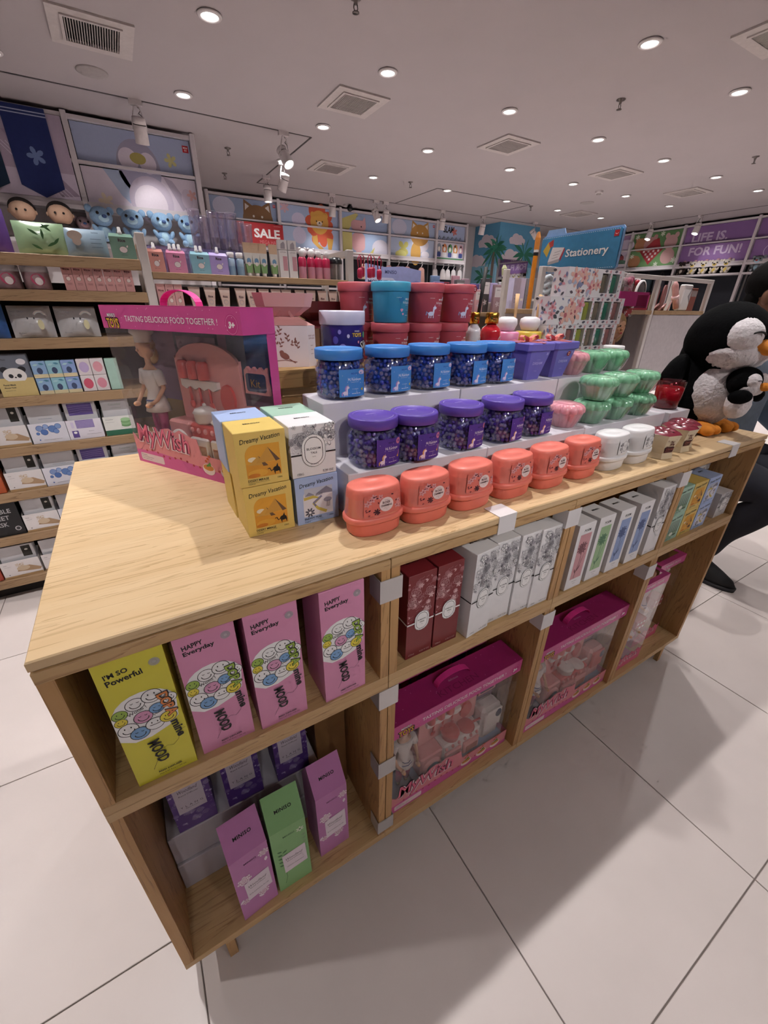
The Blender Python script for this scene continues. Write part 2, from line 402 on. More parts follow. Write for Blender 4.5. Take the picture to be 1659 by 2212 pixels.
def poster(t, x0, x1, z0, z1, bg, fn=None, y=.03):
    p = G().box(x0+.03, x1-.03, y, y+.012, z0+.016, z1-.02, ink(bg)).build('poster', t)
    if fn:
        d = D((x0+.03, y, z0+.016)); fn(d, x1-x0-.06, z1-z0-.036); d.build('poster_print', p)
    return p
def logo_sq(d, x, y, s):
    d.rect(x, y, x+s, y+s, ink('#c3242f')); d.text('MINI', x+s/2, y+s*.55, s*.26, WHITE, 'c', bold=.02, width=s*.7); d.text('SO', x+s/2, y+s*.2, s*.26, WHITE, 'c', bold=.02)
# left unit: pennant poster and blue bird poster
uL = wall_unit('white wall unit with pennant and pale penguin posters above blue plush shelf', (0, 5.2, 0), 0, [-.95, .138, 1.205], 2.755, 2.435, 2.11, 1.79)
def p_left(d, w, h):
    d.rect(0, 0, w, h*.32, ink('#cfc3d6')); d.poly([(w*.55, h*.75), (w*.62, h*.75), (w*1.0, h*.05), (w*.86, h*.02)], ink('#a796ad'))
    for k in range(5): d.line([(w*(.5+.03*k), h*.62), (w*(.82+.035*k), h*.02)], .006, ink('#d9cfdf'))
    d.poly([(w*.0, h*.30), (w*.2, h*.32), (w*.3, h*.1), (w*.05, h*.04)], ink('#e2d9e6'))
poster(uL, -.95, .138, 2.11, 2.755, '#b3a3b8', p_left, -.022)
def p_up(d, w, h):
    d.ell(w*.50, 0, w*.19, h*.80, ink('#a39fb8'), 28); d.ell(w*.42, h*.22, w*.085, h*.32, ink('#ded4e2')); d.ell(w*.585, h*.18, w*.075, h*.30, ink('#ded4e2'))
    d.rect(w*.3, 0, w*.7, h*.02, ink('#b5c0dc')); d.ell(w*.505, h*.28, w*.07, h*.16, ink('#b3a65e')); d.flower(w*.80, h*.36, w*.06, ink('#c9c48c'), 5)
    logo_sq(d, w*.93, h*.66, w*.055)
poster(uL, .138, 1.205, 2.435, 2.755, '#a9b4d3', p_up)
def p_lo(d, w, h):
    d.poly([(w*.18, h), (w*.34, h), (w*.42, h*.42), (w*.36, h*.1), (w*.30, h*.3)], ink('#a9b7d2'))
    d.ell(w*.56, h*.25, w*.2, h*.7, ink('#c2b6c8'), 24); d.ell(w*.55, h*.15, w*.15, h*.55, ink('#ded3de'), 24); d.poly([(w*.70, h), (w*.78, h*.9), (w*.92, h*.2), (w*.84, h*.05)], ink('#b3a8bb'))
    d.ell(w*.90, h*.42, w*.055, h*.3, ink('#c9bccd')); d.flower(w*1.0-.05, h*.55, .05, ink('#d8a9a6'), 5); d.flower(w*.15, h*.1, .07, ink('#dccdb8'), 5)
poster(uL, .138, 1.205, 2.11, 2.435, '#d3c8d6', p_lo)
# navy pennants hang before the left poster
NV = mat('navy_felt', '#1b2a63', rough=.8); NT = mat('dark_teal_felt', '#15304a', rough=.8)
for k, (px, m, lab) in enumerate(((-.32, NV, 'navy blue pennant with striped top hanging before the lilac poster'), (-.72, NT, 'dark teal pennant hanging at the left edge of the lilac poster'))):
    pn = thing('pennant', lab, 'pennant', (px, 5.174, 2.0), 0, 'hanging pennants')
    G().prism([(0, .20), (.16, .12), (.32, .20), (.32, .76), (0, .76)], -.006, 0, m).build('cloth', pn)
    d = D((0, -.006, 0)); [d.rect(0, .70+.022*i, .32, .708+.022*i, ink('#aeb4cf')) for i in range(2)]; d.flower(.17, .42, .07, ink('#6f83b4'), 5); d.build('stripe_print', pn)
# back wall unit
uB = wall_unit('long white wall unit with animal posters above the hanging bags', (0, 7.40, 0), 0, [1.70, 2.785, 3.885, 4.885, 5.985, 6.75], 2.745, 2.455, 2.12, 1.55, .25)
def bear(c1, c2, cx=.62, cy=0.0, r=.3, ears=True):
    def fn(d, w, h):
        d.ell(w*.2, h*.5, w*.16, h*.5, ink('#c5c6dc')); 
        if ears:
            for s in (-1, 1): d.poly([(w*cx+s*r*.95, h*cy+r*.15), (w*cx+s*r*.85, h*cy+r*1.05), (w*cx+s*r*.3, h*cy+r*.75)], ink(c1)); d.poly([(w*cx+s*r*.82, h*cy+r*.45), (w*cx+s*r*.78, h*cy+r*.85), (w*cx+s*r*.52, h*cy+r*.7)], ink(c2))
        d.ell(w*cx, h*cy, r, r*.8, ink(c1), 28)
        for s in (-1, 1): d.ell(w*cx+s*r*.28, h*cy+r*.18, r*.07, r*.07, ink(c2), 10)
        logo_sq(d, w*.95, h*.72, w*.04)
    return fn
poster(uB, 1.70, 2.785, 2.455, 2.745, '#93a3c3', bear('#86613f', '#d8cfc8', .70, .0, .24))
def lion_up(d, w, h):
    d.flower(w*.08, h*.85, .08, ink('#c9a3ae'), 6); d.ell(w*.30, h*.25, .12, .1, ink('#c8c2dc'))
    d.flower(w*.66, h*.28, .26, ink('#d05c3e'), 7, inner=.72); d.ell(w*.66, h*.22, .165, .17, ink('#d9a44e'), 24)
    for s in (-1, 1): d.ell(w*.66+s*.12, h*.62, .04, .045, ink('#d9a44e')); d.ell(w*.66+s*.055, h*.28, .010, .014, BLACK, 8)
    d.ell(w*.66, h*.16, .05, .035, ink('#e9dccf')); d.ell(w*.66, h*.2, .016, .011, BLACK, 8)
poster(uB, 2.785, 3.885, 2.455, 2.745, '#a3b2d2', lion_up)
def lion_lo(d, w, h):
    d.flower(w*.68, h*.95, .25, ink('#d05c3e'), 7, inner=.7); d.poly([(w*.5, h), (w*.6, h), (w*.62, h*.3), (w*.72, h*.05), (w*.64, .0), (w*.53, h*.3)], ink('#cf9f4d')); d.ell(w*.3, h*.6, .12, .12, ink('#c5bfd8')); d.poly([(w*.78, h*.6), (w*.9, h*.55), (w*.86, .0), (w*.8, 0)], ink('#cf9f4d'))
poster(uB, 2.785, 3.885, 2.12, 2.455, '#a8b8d6', lion_lo)
def pig_up(d, w, h):
    d.poly([(0, 0), (0, h*.6), (w*.3, h), (w*.36, h*.95), (w*.15, 0)], ink('#c7bd77')); d.rect(w*.2, 0, w*.52, h*.62, ink('#cfa0a6'), .07); d.poly([(w*.42, h*.5), (w*.50, h*.85), (w*.52, h*.4)], ink('#cfa0a6')); d.ell(w*.42, h*.25, .013, .013, BLACK, 8)
poster(uB, 3.885, 4.885, 2.455, 2.745, '#9db0d3', pig_up)
def pig_lo(d, w, h):
    d.rect(0, 0, w*.22, h, ink('#c9c07c')); d.rect(w*.22, h*.1, w*.5, h, ink('#d6a6aa'), .07); d.rect(w*.3, 0, w*.42, h*.2, ink('#d6a6aa')); d.ell(w*.85, h*.3, .18, .14, ink('#dcdaea')); d.poly([(w*.6, 0), (w*.72, h*.35), (w*.68, 0)], ink('#d8cf7e'))
poster(uB, 3.885, 4.885, 2.12, 2.455, '#a9bfe0', pig_lo)
poster(uB, 4.885, 5.985, 2.455, 2.745, '#a6b6d4', bear('#b98a45', '#e0d8d0', .66, .12, .22))
def shiba_lo(d, w, h):
    d.ell(w*.68, h*.7, .2, .12, ink('#d8d4e0')); d.ell(w*.58, h*.2, .12, .2, ink('#cfa050')); d.flower(w*.30, h*.45, .14, ink('#c9c46a'), 4); d.ell(w*.25, h*.1, .13, .07, ink('#d6d27e')); d.ell(w*.8, 0.05, .1, .06, ink('#e4e0ea'))
poster(uB, 4.885, 5.985, 2.12, 2.455, '#b3c0da', shiba_lo)
def slam_up(d, w, h):
    d.text('SLAM', w*.22, h*.5, .11, BLACK, bold=.03, shear=.2, width=.27); d.flower(w*.62, h*.6, .07, ink('#c9706a'), 5)
    for k in range(6): d.line([(w*(.05+.15*k), h*.05), (w*(.1+.15*k), h*.25), (w*(.13+.15*k), h*.12)], .012, ink('#3a4046'))
poster(uB, 5.985, 6.75, 2.455, 2.745, '#aab9da', slam_up)
def slam_lo(d, w, h):
    for k, c in enumerate(('#8b93a0', '#c97f4e', '#4f8a5c', '#c98a4a', '#cfa0ae')):
        x = w*(.1+.2*k); d.ell(x, h*.62, .06, .09, ink(c)); d.rect(x-.05, h*.15, x+.05, h*.42, ink('#3d4c8c' if k % 2 == 0 else '#e6e2e6'), .02); d.ell(x, h*.6, .03, .04, ink('#e9e2dc'))
    for k in range(5): d.ell(w*(.02+.22*k), h*.8, .02, .02, BLACK, 8)
    d.rect(0, 0, w, h*.1, ink('#4f8f5e'))
poster(uB, 5.985, 6.75, 2.12, 2.455, '#c9c6d2', slam_lo)
# red sale sign standing before the first lower poster bay
poster(uB, 1.70, 2.785, 2.12, 2.455, '#9aaaca')
sg = thing('sale_sign', 'red rectangular SALE sign with white letters under the brown ears poster', 'sign', (2.05, 7.33, 2.12))
G().cbox(0, .76, 0, .015, 0, .30, ink('#b3262e'), .002).build('board', sg)
d = D((0, 0, 0)); d.text('SALE', .70, .10, .125, WHITE, 'r', bold=.035, width=.42); d.text('MEGA HAPPY', .72, .02, .05, ink('#d9868a'), 'r', width=.36); d.text('* selected items', .72, .265, .014, ink('#e0b0b0'), 'r'); d.build('lettering', sg)
# right wall unit
uR = wall_unit('white wall unit on the far right with purple and green posters', (10.33, 7.1, 0), -PI/2, [0, 1.05, 2.13, 3.36, 4.5], 2.745, 2.43, 2.08, 1.90, .25)
poster(uR, 0, 1.05, 2.43, 2.745, '#a886ac', lambda d, w, h: (d.ell(w*.75, h*.1, .3, .14, ink('#c9bdd0')), d.ell(w*.9, h*.3, .2, .12, ink('#c9bdd0'))))
poster(uR, 0, 1.05, 2.08, 2.43, '#b7a9b9', lambda d, w, h: (d.ell(w*.8, h*.6, .12, .1, ink('#a04a52')), d.ell(w*.86, h*.35, .14, .06, ink('#5d7f6c')), d.ell(w*.85, h*.1, .3, .06, ink('#d6cdd6'))))
def picnic_up(d, w, h):
    for x, c in ((.18, '#b57d5a'), (.38, '#b98a86'), (.8, '#c39a9a')): d.ell(w*x, h*.25, .13, .13, ink(c)); [d.ell(w*x+s*.09, h*.25+.12, .045, .05, ink(c)) for s in (-1, 1)]
    d.poly([(w*.3, 0), (w*.62, 0), (w*.55, h*.6), (w*.44, h*.5)], ink('#a8343c')); d.flower(w*.08, h*.8, .05, ink('#cfd6c4')); d.flower(w*.6, h*.85, .05, ink('#cfd6c4'))
def picnic_lo(d, w, h):
    d.poly([(w*.18, h), (w*.68, h), (w*.44, h*.12)], ink('#a8343c'))
    for i in range(9):
        for j in range(5):
            x = w*(.24+.05*i); y = h*(.92-.16*j)
            if abs(x-w*.44) < w*.24*(y/h-.1) and (i+j) % 2: d.rect(x-.02, y-.02, x+.02, y+.02, ink('#e2d3d3'))
    d.ell(w*.12, h*.35, .14, .12, ink('#b07f58')); d.ell(w*.8, h*.55, .14, .14, ink('#c29a98')); d.flower(w*.05, h*.7, .05, ink('#d3dac9')); d.flower(w*.6, h*.12, .05, ink('#d3dac9')); d.flower(w*.95, h*.3, .06, ink('#d3dac9'))
poster(uR, 1.05, 2.13, 2.43, 2.745, '#5f8757', picnic_up); poster(uR, 1.05, 2.13, 2.08, 2.43, '#6f9863', picnic_lo)
poster(uR, 2.13, 3.36, 2.43, 2.745, '#85609a', lambda d, w, h: d.text('LIFE IS.', w*.12, h*.06, .15, ink('#c9b6d2'), bold=.03, width=.62))
poster(uR, 2.13, 3.36, 2.08, 2.43, '#8d68a3', lambda d, w, h: d.text('FOR FUN!', w*.13, h*.42, .15, ink('#cdbad6'), bold=.03, width=.9))
poster(uR, 3.36, 4.5, 2.43, 2.745, '#85609a'); poster(uR, 3.36, 4.5, 2.08, 2.43, '#8d68a3', lambda d, w, h: d.ring(w*.35, h*.4, .2, .14, .01, ink('#cdbad6')))
# ---------------------------------------------------------------- ceiling fixtures
RING = mat('lamp_trim_white', '#d0cacb', rough=.5); GLOW = mat('lamp_glow', '#fffaf4', emit=9.0, var=0); LEDD = mat('lamp_led_plate', '#e9ecf4', emit=2.6, var=0)
pr = thing('ceiling_downlight', 'x', 'downlight', (0, 0, 0), 0, 'recessed ceiling downlights')
G().lathe([(.050, -.0005), (.068, -.001), (.072, -.006), (.066, -.012), (.052, -.014), (.050, -.004)], RING, seg=28, cap0=False, cap1=False).build('trim_ring', pr)
g = G(); g.lathe([(.0, -.0075), (.049, -.0085), (.050, -.004), (.0, -.003)], GLOW, seg=24, cap0=False, cap1=False); lens = g.build('lens', pr)
g = G(); [g.ball((.022*math.cos(a), .022*math.sin(a), -.0085), .011, LEDD, 8, 4, sz=.2) for a in (0, 2*PI/3, 4*PI/3)]; g.build('led_chip', lens)
fam = Family(pr); UNS = []
ROWN = {0.60: 'straight above the table', 1.88: 'above the near aisle', 3.10: 'behind the gondola row', 4.31: 'in the middle row', 5.55: 'in the far row'}
for (x, y) in DOWN:
    if y < .6 or x < -1 or (y == .60): UNS.append(1); lab = 'round recessed downlight beyond the picture, %s along the front ceiling' % (ORD[len(UNS)-1] if len(UNS) <= 16 else str(len(UNS))+'th')
    else: lab = 'round glowing recessed downlight %s, %s from the left wall' % (ROWN[y], ORD[int(round((x+.19)/1.22))])
    if (x, y) in ((7.20, 5.55),): lab = 'round glowing recessed downlight in the far row, before the square vent'
    fam.put((x, y, CEIL), lab)
VENTF = mat('vent_white', '#bdb5b3', rough=.6); VENTD = mat('vent_dark', '#171413', rough=.95)
vf = G()
for a in ((-.23, .23, -.23, -.15), (-.23, .23, .15, .23), (-.23, -.15, -.15, .15), (.15, .23, -.15, .15)): vf.box(a[0], a[1], a[2], a[3], -.012, 0, VENTF)
for a in ((-.165, .165, -.165, -.148), (-.165, .165, .148, .165), (-.165, -.148, -.148, .148), (.148, .165, -.148, .148)): vf.box(a[0], a[1], a[2], a[3], -.02, -.012, VENTF)
VFM = vf.mesh('vent_frame'); VBM = G().box(-.15, .15, -.15, .15, -.003, 0, VENTD).mesh('vent_backing'); VSM = G().box(-.0021, .0021, -.148, .148, -.018, -.004, VENTF).mesh('vent_slat')
VN = ['near square ceiling vent beside the round ceiling plate', 'square ceiling vent above the lit track spotlight', 'square ceiling vent in the middle of the ceiling', 'square ceiling vent above the lion poster', 'square ceiling vent right of the ceiling middle', 'square ceiling vent before the purple posters', 'square ceiling vent far back near the stationery sign', 'square ceiling vent at the right edge of the picture']
for k, (x, y) in enumerate(((.42, 3.69), (2.28, 3.69), (4.12, 3.71), (2.87, 5.48), (6.0, 3.71), (7.74, 3.70), (7.79, 5.57), (4.10, 1.35))):
    v = thing('ceiling_vent', VN[k], 'air vent', (x, y, CEIL), 0, 'square ceiling vents')
    for nm, me in (('frame', VFM), ('backing', VBM)):
        o = bpy.data.objects.new(nm, me); COL.objects.link(o); o.parent = v
    for i in range(21):
        o = bpy.data.objects.new('slat', VSM); COL.objects.link(o); o.parent = v; o.location.x = -.14+.014*i
CHR = mat('sprinkler_metal', '#6b6462', rough=.35, metal=.8)
sp = thing('sprinkler', 'x', 'sprinkler', (0, 0, 0), 0, 'ceiling sprinklers')
G().lathe([(.035, 0), (.034, -.006), (.012, -.012), (.010, -.03)], CHR, seg=14, cap0=False).build('rosette', sp)
g = G(); g.tube([(.010, 0, -.03), (.013, 0, -.045), (.004, 0, -.062)], .003, CHR, 6); g.tube([(-.010, 0, -.03), (-.013, 0, -.045), (-.004, 0, -.062)], .003, CHR, 6); g.build('yoke', sp)
G().lathe([(.0, -.064), (.02, -.064), (.02, -.061), (0, -.061)], CHR, seg=14, cap0=False, cap1=False).build('deflector', sp)
fam = Family(sp)
for (x, y, l) in ((1.62, 5.46, 'small metal sprinkler head right of the pale penguin poster'), (4.07, 5.49, 'small metal sprinkler head above the lit pair of track spotlights'), (4.12, 2.46, 'small metal sprinkler head at the upper right of the ceiling'), (6.59, 5.60, 'small metal sprinkler head above the blue palm pillar'), (6.69, 2.49, 'small metal sprinkler head near the right edge of the ceiling'), (1.79, 6.49, 'small pale sprinkler head in the corner above the brown ears poster'), (9.4, 6.0, 'small metal sprinkler head far back above the stationery sign'), (1.70, 2.5, 'small metal sprinkler head at the top edge of the picture')):
    fam.put((x, y, CEIL), l)
PLT = mat('ceiling_plate', '#a39c9b', rough=.8)
tag(G().lathe([(.105, 0), (.105, -.005), (.095, -.008), (0, -.008)], PLT, seg=32, cap0=False, cap1=False).build('speaker_plate', None, (.40, 4.285, CEIL)), 'round flat grey speaker plate on the ceiling by the near vent', 'speaker')
tag(G().lathe([(.105, 0), (.105, -.005), (.095, -.008), (0, -.008)], PLT, seg=32, cap0=False, cap1=False).build('speaker_plate', None, (7.14, 4.93, CEIL)), 'round flat grey speaker plate far back on the ceiling', 'speaker')
sd = thing('smoke_detector', 'small white smoke detector on the ceiling right of centre', 'smoke detector', (6.64, 4.37, CEIL))
G().lathe([(.055, 0), (.055, -.02), (.048, -.03)], RING, seg=20, cap0=False).build('base', sd); G().lathe([(.035, -.03), (.03, -.045), (.0, -.05)], PLT, seg=20, cap0=False, cap1=False).build('sensor', sd)
sc_ = thing('security_camera', 'small security camera with black lens on the back wall ceiling', 'camera', (3.95, 7.25, CEIL))
G().box(-.06, .06, -.05, .05, -.03, 0, RING).build('mount', sc_); G().ball((.02, -.06, -.06), .05, mat('camera_black', '#121316', rough=.15), 14, 10).build('lens_ball', sc_)
# track rails
RAIL = mat('track_dark', '#4a4445', rough=.6); 
RL = [((-3.0, 4.65), (2.28, 4.65)), ((2.28, 4.65), (2.28, 6.72)), ((2.28, 6.72), (9.68, 6.72)), ((4.58, 5.55), (4.58, 6.72)), ((4.58, 5.55), (6.5, 5.60)), ((6.5, 5.60), (6.5, 6.72)), ((9.68, 1.0), (9.68, 6.72))]
RN = ['thin dark ceiling track running before the pennant poster', 'thin dark ceiling track running back beside the lit spotlight', 'long dark ceiling track along the back wall posters', 'short dark ceiling track above the pink pig poster', 'thin dark ceiling track crossing the far ceiling', 'short dark ceiling track before the blue pillar', 'thin dark ceiling track along the right wall posters']
for (a, b), l in zip(RL, RN):
    if a[0] == b[0]: g = G().box(a[0]-.009, a[0]+.009, a[1], b[1], CEIL-.003, CEIL, RAIL)
    else: g = G().box(a[0], b[0], a[1]-.009, a[1]+.009, CEIL-.003, CEIL, RAIL)
    tag(g.build('track_rail'), l, 'light track')
TSW = mat('track_spot_white', '#cfc7c8', rough=.45)
def track_spot(x, y, tilt, rz, label, lit=None, power=None, cone=62):
    t = thing('track_spotlight', label, 'spotlight', (x, y, CEIL), 0, 'ceiling track spotlights')
    G().box(-.05, .05, -.02, .02, -.035, 0, TSW).build('adapter', t)
    M = Matrix.Translation((0, 0, -.2)) @ Matrix.Rotation(rz, 4, 'Z') @ Matrix.Rotation(tilt, 4, 'X')
    y_ = G(); A = [(-.055, 0, 0), (-.05, 0, .06), (-.02, 0, .155), (0, 0, .165), (.02, 0, .155), (.05, 0, .06), (.055, 0, 0)]
    Mz = Matrix.Translation((0, 0, -.2)) @ Matrix.Rotation(rz, 4, 'Z')
    y_.tube([tuple(Mz @ Vector(p)) for p in A], .005, TSW, 6); y_.build('yoke', t)
    g = G().lathe([(.040, .09), (.052, .085), (.052, .04)], TSW, seg=20); g.lathe([(.050, .04), (.050, .034)], VENTD, seg=20, cap0=False, cap1=False); g.lathe([(.052, .034), (.055, -.09), (.050, -.092), (.046, -.07), (0, -.068)], TSW, seg=20, cap0=False, cap1=False)
    h = G().merge(g, M).build('lamp_body', t)
    q = G().lathe([(.0, -.080), (.048, -.084)], GLOW if lit else RING, seg=18, cap0=False, cap1=False); G().merge(q, M).build('lens', h)
    w = [(0, 0, -.035), (.03, .01, -.06), (.015, .02, -.08), (.035, .01, -.10)]; G().tube(w, .003, VENTD, 5).build('cable', t)
    if lit: spot_lamp('track_beam', tuple(Vector((x, y, CEIL))+M @ Vector((0, 0, -.1))), lit, power or SPOT_W, cone, .8, .03)
track_spot(.69, 4.65, math.radians(18), 0, 'white track spotlight hanging before the pale penguin poster', (.8, 5.3, 1.95))
track_spot(1.985, 4.65, math.radians(-38), math.radians(20), 'lit white track spotlight shining towards the table', (1.4, 2.0, 1.3))
track_spot(2.28, 6.28, 0, 0, 'white track spotlight above the SALE sign', (2.2, 7.4, 2.0))
track_spot(2.28, 5.6, math.radians(28), math.radians(30), 'white track spotlight tilted right behind the lit one', (2.9, 7.3, 2.0))
track_spot(3.43, 6.72, math.radians(8), 0, 'white track spotlight right of the lion poster', (3.5, 7.4, 2.0))
track_spot(4.22, 6.72, math.radians(-30), math.radians(15), 'lit white track spotlight above the pink pig poster', (3.7, 5.0, 1.2))
track_spot(4.40, 6.72, math.radians(12), 0, 'white track spotlight just beside the lit one above the pig poster', (4.5, 7.4, 2.1))
track_spot(5.59, 6.72, math.radians(12), math.radians(-10), 'white track spotlight between the shiba and SLAM posters', (5.5, 7.4, 2.1))
track_spot(6.55, 6.72, math.radians(12), 0, 'white track spotlight at the edge of the blue pillar', (6.5, 7.4, 2.0))
track_spot(7.79, 6.55, math.radians(-40), math.radians(45), 'lit white track spotlight before the blue palm pillar', (7.0, 5.4, 1.0))
track_spot(9.68, 5.29, math.radians(-20), math.radians(-90), 'white track spotlight before the green picnic poster', (10.3, 5.4, 2.0))
track_spot(9.68, 4.42, math.radians(-20), math.radians(-90), 'white track spotlight before the purple lettered poster', (10.3, 4.3, 2.05))
# unseen display spots and track, added to brighten the fronts of the table goods
tag(G().box(-1.2, 3.2, -2.009, -1.991, CEIL-.003, CEIL, RAIL).build('track_rail'), 'added dark ceiling track, unseen behind the viewer, facing the table', 'light track')
for k, (x, ax) in enumerate(((.25, .40), (1.15, .85), (2.05, 1.35))):
    track_spot(x, -2.0, math.radians(40), 0, 'added white display spotlight, unseen behind the viewer, %s of three' % ORD[k], (ax, .30, 1.17), FRONT_W, 36)
# ---------------------------------------------------------------- wooden display table made of cube units
WX = wood('oak_grain_along_x', 0); WZ = wood('oak_grain_upright', 2, light='#c79d68', mid='#b18552', dark='#7f5a33')
WY = wood('oak_grain_along_y', 1, light='#c79d68', mid='#b18552', dark='#7f5a33'); WT = wood('oak_table_top', 0, light='#dcc098', mid='#d0b084', dark='#a88556', rough=.42)
U = 0.4545; TH = .017; ZT = .92
def cube_unit(label, x, z0, z1, y=0, rz=0):
    t = thing('cube_unit', label, 'shelf unit', (x, y, z0), rz, 'oak cube units of the display table')
    h = z1-z0; w = U-.0012
    G().cbox(0, w, 0, .352, h-TH, h, WX, .0008).build('top_panel', t)
    G().cbox(0, w, 0, .352, 0, TH, WX, .0008).build('bottom_panel', t)
    G().box(.0004, TH, .0006, .352, TH, h-TH, WZ).build('side_panel', t); G().box(w-TH, w-.0004, .0006, .352, TH, h-TH, WZ).build('side_panel', t)
    G().box(TH, w-TH, .345, .352, TH, h-TH, WZ).build('back_panel', t)
    return t
CN = ['leftmost', 'second', 'third', 'rightmost']
HOLD = [('cartons of smiley diffusers', 'house shaped diffuser cartons'), ('red and white flower cartons', 'pink toy kitchens'), ('tall white poem cartons', 'one pink toy kitchen'), ('stacked candle cubes', 'doll boxes')]
for k in range(4):
    cube_unit('%s upper oak cube unit holding %s' % (CN[k], HOLD[k][0]), k*U, .6295, .903)
    cube_unit('%s lower oak cube unit holding %s' % (CN[k], HOLD[k][1]), k*U, .088, .629)
    cube_unit('%s upper oak cube unit on the hidden rear side' % CN[k], (k+1)*U, .6295, .903, .7085, PI)
    cube_unit('%s lower oak cube unit on the hidden rear side' % CN[k], (k+1)*U, .088, .629, .7085, PI)
tt = G(); tt.loft([[(.004, .004, .9035), (1.814, .004, .9035), (1.814, .705, .9035), (.004, .705, .9035)], [(0, 0, .907), (1.818, 0, .907), (1.818, .709, .907), (0, .709, .907)],
                   [(0, 0, .918), (1.818, 0, .918), (1.818, .709, .918), (0, .709, .918)], [(.0015, .0015, ZT), (1.8165, .0015, ZT), (1.8165, .7075, ZT), (.0015, .7075, ZT)]], WT, smooth=False)
tag(tt.build('tabletop_slab'), 'long pale oak table top with fine grain across the cube units', 'table')  # only the top slab of the table, resting on the cube units
bf = thing('base_frame', 'low oak base frame with short feet under the cube units', 'base frame')
G().box(.073, 1.745, .006, .022, .068, .0875, WX).build('rail', bf); G().box(.073, 1.745, .686, .702, .068, .0875, WX).build('rail', bf)
G().box(.073, .090, .022, .686, .068, .0875, WY).build('rail', bf); G().box(1.728, 1.745, .022, .686, .068, .0875, WY).build('rail', bf)
for x in (.073, .60, 1.20, 1.728):
    for y in ((.006, .684) if x in (.073, 1.728) else (.684,)): G().box(x, x+.017, y+.001, y+.017, 0, .068, WZ).build('foot', bf)
# steel clips that tie the units together
CLIP = mat('satin_steel_clip', '#c9c6c6', rough=.32, metal=.55, var=.02); CLIPW = mat('white_steel_clip', '#dedbdd', rough=.4, var=.02)
def clip(x, zc, h, m, label, w=.0215, leg=.034):
    g = G(); t_ = .0014
    g.loft([[(x-w, -.0016, zc-h/2), (x+w, -.0016, zc-h/2), (x+w, -.0002, zc-h/2), (x-w, -.0002, zc-h/2)], [(x-w, -.0016, zc+h/2), (x+w, -.0016, zc+h/2), (x+w, -.0002, zc+h/2), (x-w, -.0002, zc+h/2)]], m, smooth=False)
    g.box(x-w, x-w+t_, -.0002, leg, zc-h/2, zc+h/2, m); g.box(x+w-t_, x+w, -.0002, leg, zc-h/2, zc+h/2, m)
    tag(g.build('joint_clip'), label, 'clip', 'steel clips on the unit joints')
for i, (zc, h) in enumerate(((.845, .045), (.588, .05), (.367, .05), (.142, .045))): clip(U, zc, h, CLIP, '%s steel clip from the top on the left unit joint' % ORD[i])
clip(2*U, .862, .042, CLIPW, 'upper white clip on the middle unit joint'); clip(2*U, .580, .046, CLIPW, 'lower white clip on the middle unit joint')
clip(3*U, .862, .042, CLIPW, 'upper white clip on the right unit joint'); clip(3*U, .566, .046, CLIPW, 'lower white clip on the right unit joint')
for x, l in ((.705, 'white bent price holder clipped over the table edge below the coral jars'), (1.605, 'white bent price holder clipped over the table edge before the plush penguin')):
    g = G(); g.box(x-.022, x+.022, -.0018, .0, .884, ZT+.0016, CLIPW); g.box(x-.022, x+.022, 0, .040, ZT+.0002, ZT+.0016, CLIPW)
    tag(g.build('price_holder'), l, 'price holder', 'price holders on the table edge')
# ---------------------------------------------------------------- carton helper
def carton(name, label, cat, w, d, h, m, group=None, ms=None, seam=True):
    t = thing(name, label, cat, (0, 0, 0), 0, group)
    g = G(); c = .0009
    g.loft([[(-w/2+c, c, 0), (w/2-c, c, 0), (w/2-c, d-c, 0), (-w/2+c, d-c, 0)], [(-w/2, 0, c), (w/2, 0, c), (w/2, d, c), (-w/2, d, c)],
            [(-w/2, 0, h-c), (w/2, 0, h-c), (w/2, d, h-c), (-w/2, d, h-c)], [(-w/2+c, c, h), (w/2-c, c, h), (w/2-c, d-c, h+.0006), (-w/2+c, d-c, h)]], m, smooth=False)
    g.build('carton', t)
    return t
def top_word(t, w, d, h, s='MINISO', m=BLACK, size=.006, ang=0):
    dd = D((-w/2, 0, h+.0004), (1, 0, 0), (0, 1, 0)); dd.text(s, w/2, d*.55, size, m, 'c', bold=.02); dd.build('top_lettering', t)
FL = [ink('#8f8c93'), ink('#6c6971'), ink('#b5b1b8')]
def toile(d, x0, y0, x1, y1, n, seed, ms, s=.009, lw=.0009, bg=None):
    """scattered line drawn flowers and leaves inside a rectangle"""
    R = random.Random(seed); st_ = d.st; d.st = .000005
    for k in range(n):
        x = x0+(x1-x0)*R.random(); y = y0+(y1-y0)*R.random(); r = min(s*(.45+.75*R.random()), x-x0+.002, x1-x+.002, y-y0+.002, y1-y+.002)
        if r < .002: continue
        q = R.random()
        if q < .5: d.rose(x, y, r, R.choice(ms), lw)
        elif q < .72 and bg: p_, a_ = R.choice((5, 6, 8)), R.random(); d.flower(x, y, r, R.choice(ms), p_, None, a_); d.flower(x, y, r*.84, bg, p_, None, a_); d.rose(x, y, r*.35, R.choice(ms), lw)
        elif q < .72: d.flower(x, y, r*.7, R.choice(ms), R.choice((5, 6, 8)), None, R.random())
        else:
            a = R.random()*6.3; d.leaf(x, y, r*1.1, r*.5, a, R.choice(ms)); d.leaf(x, y, r*.9, r*.4, a+1.0, R.choice(ms))
    d.st = st_
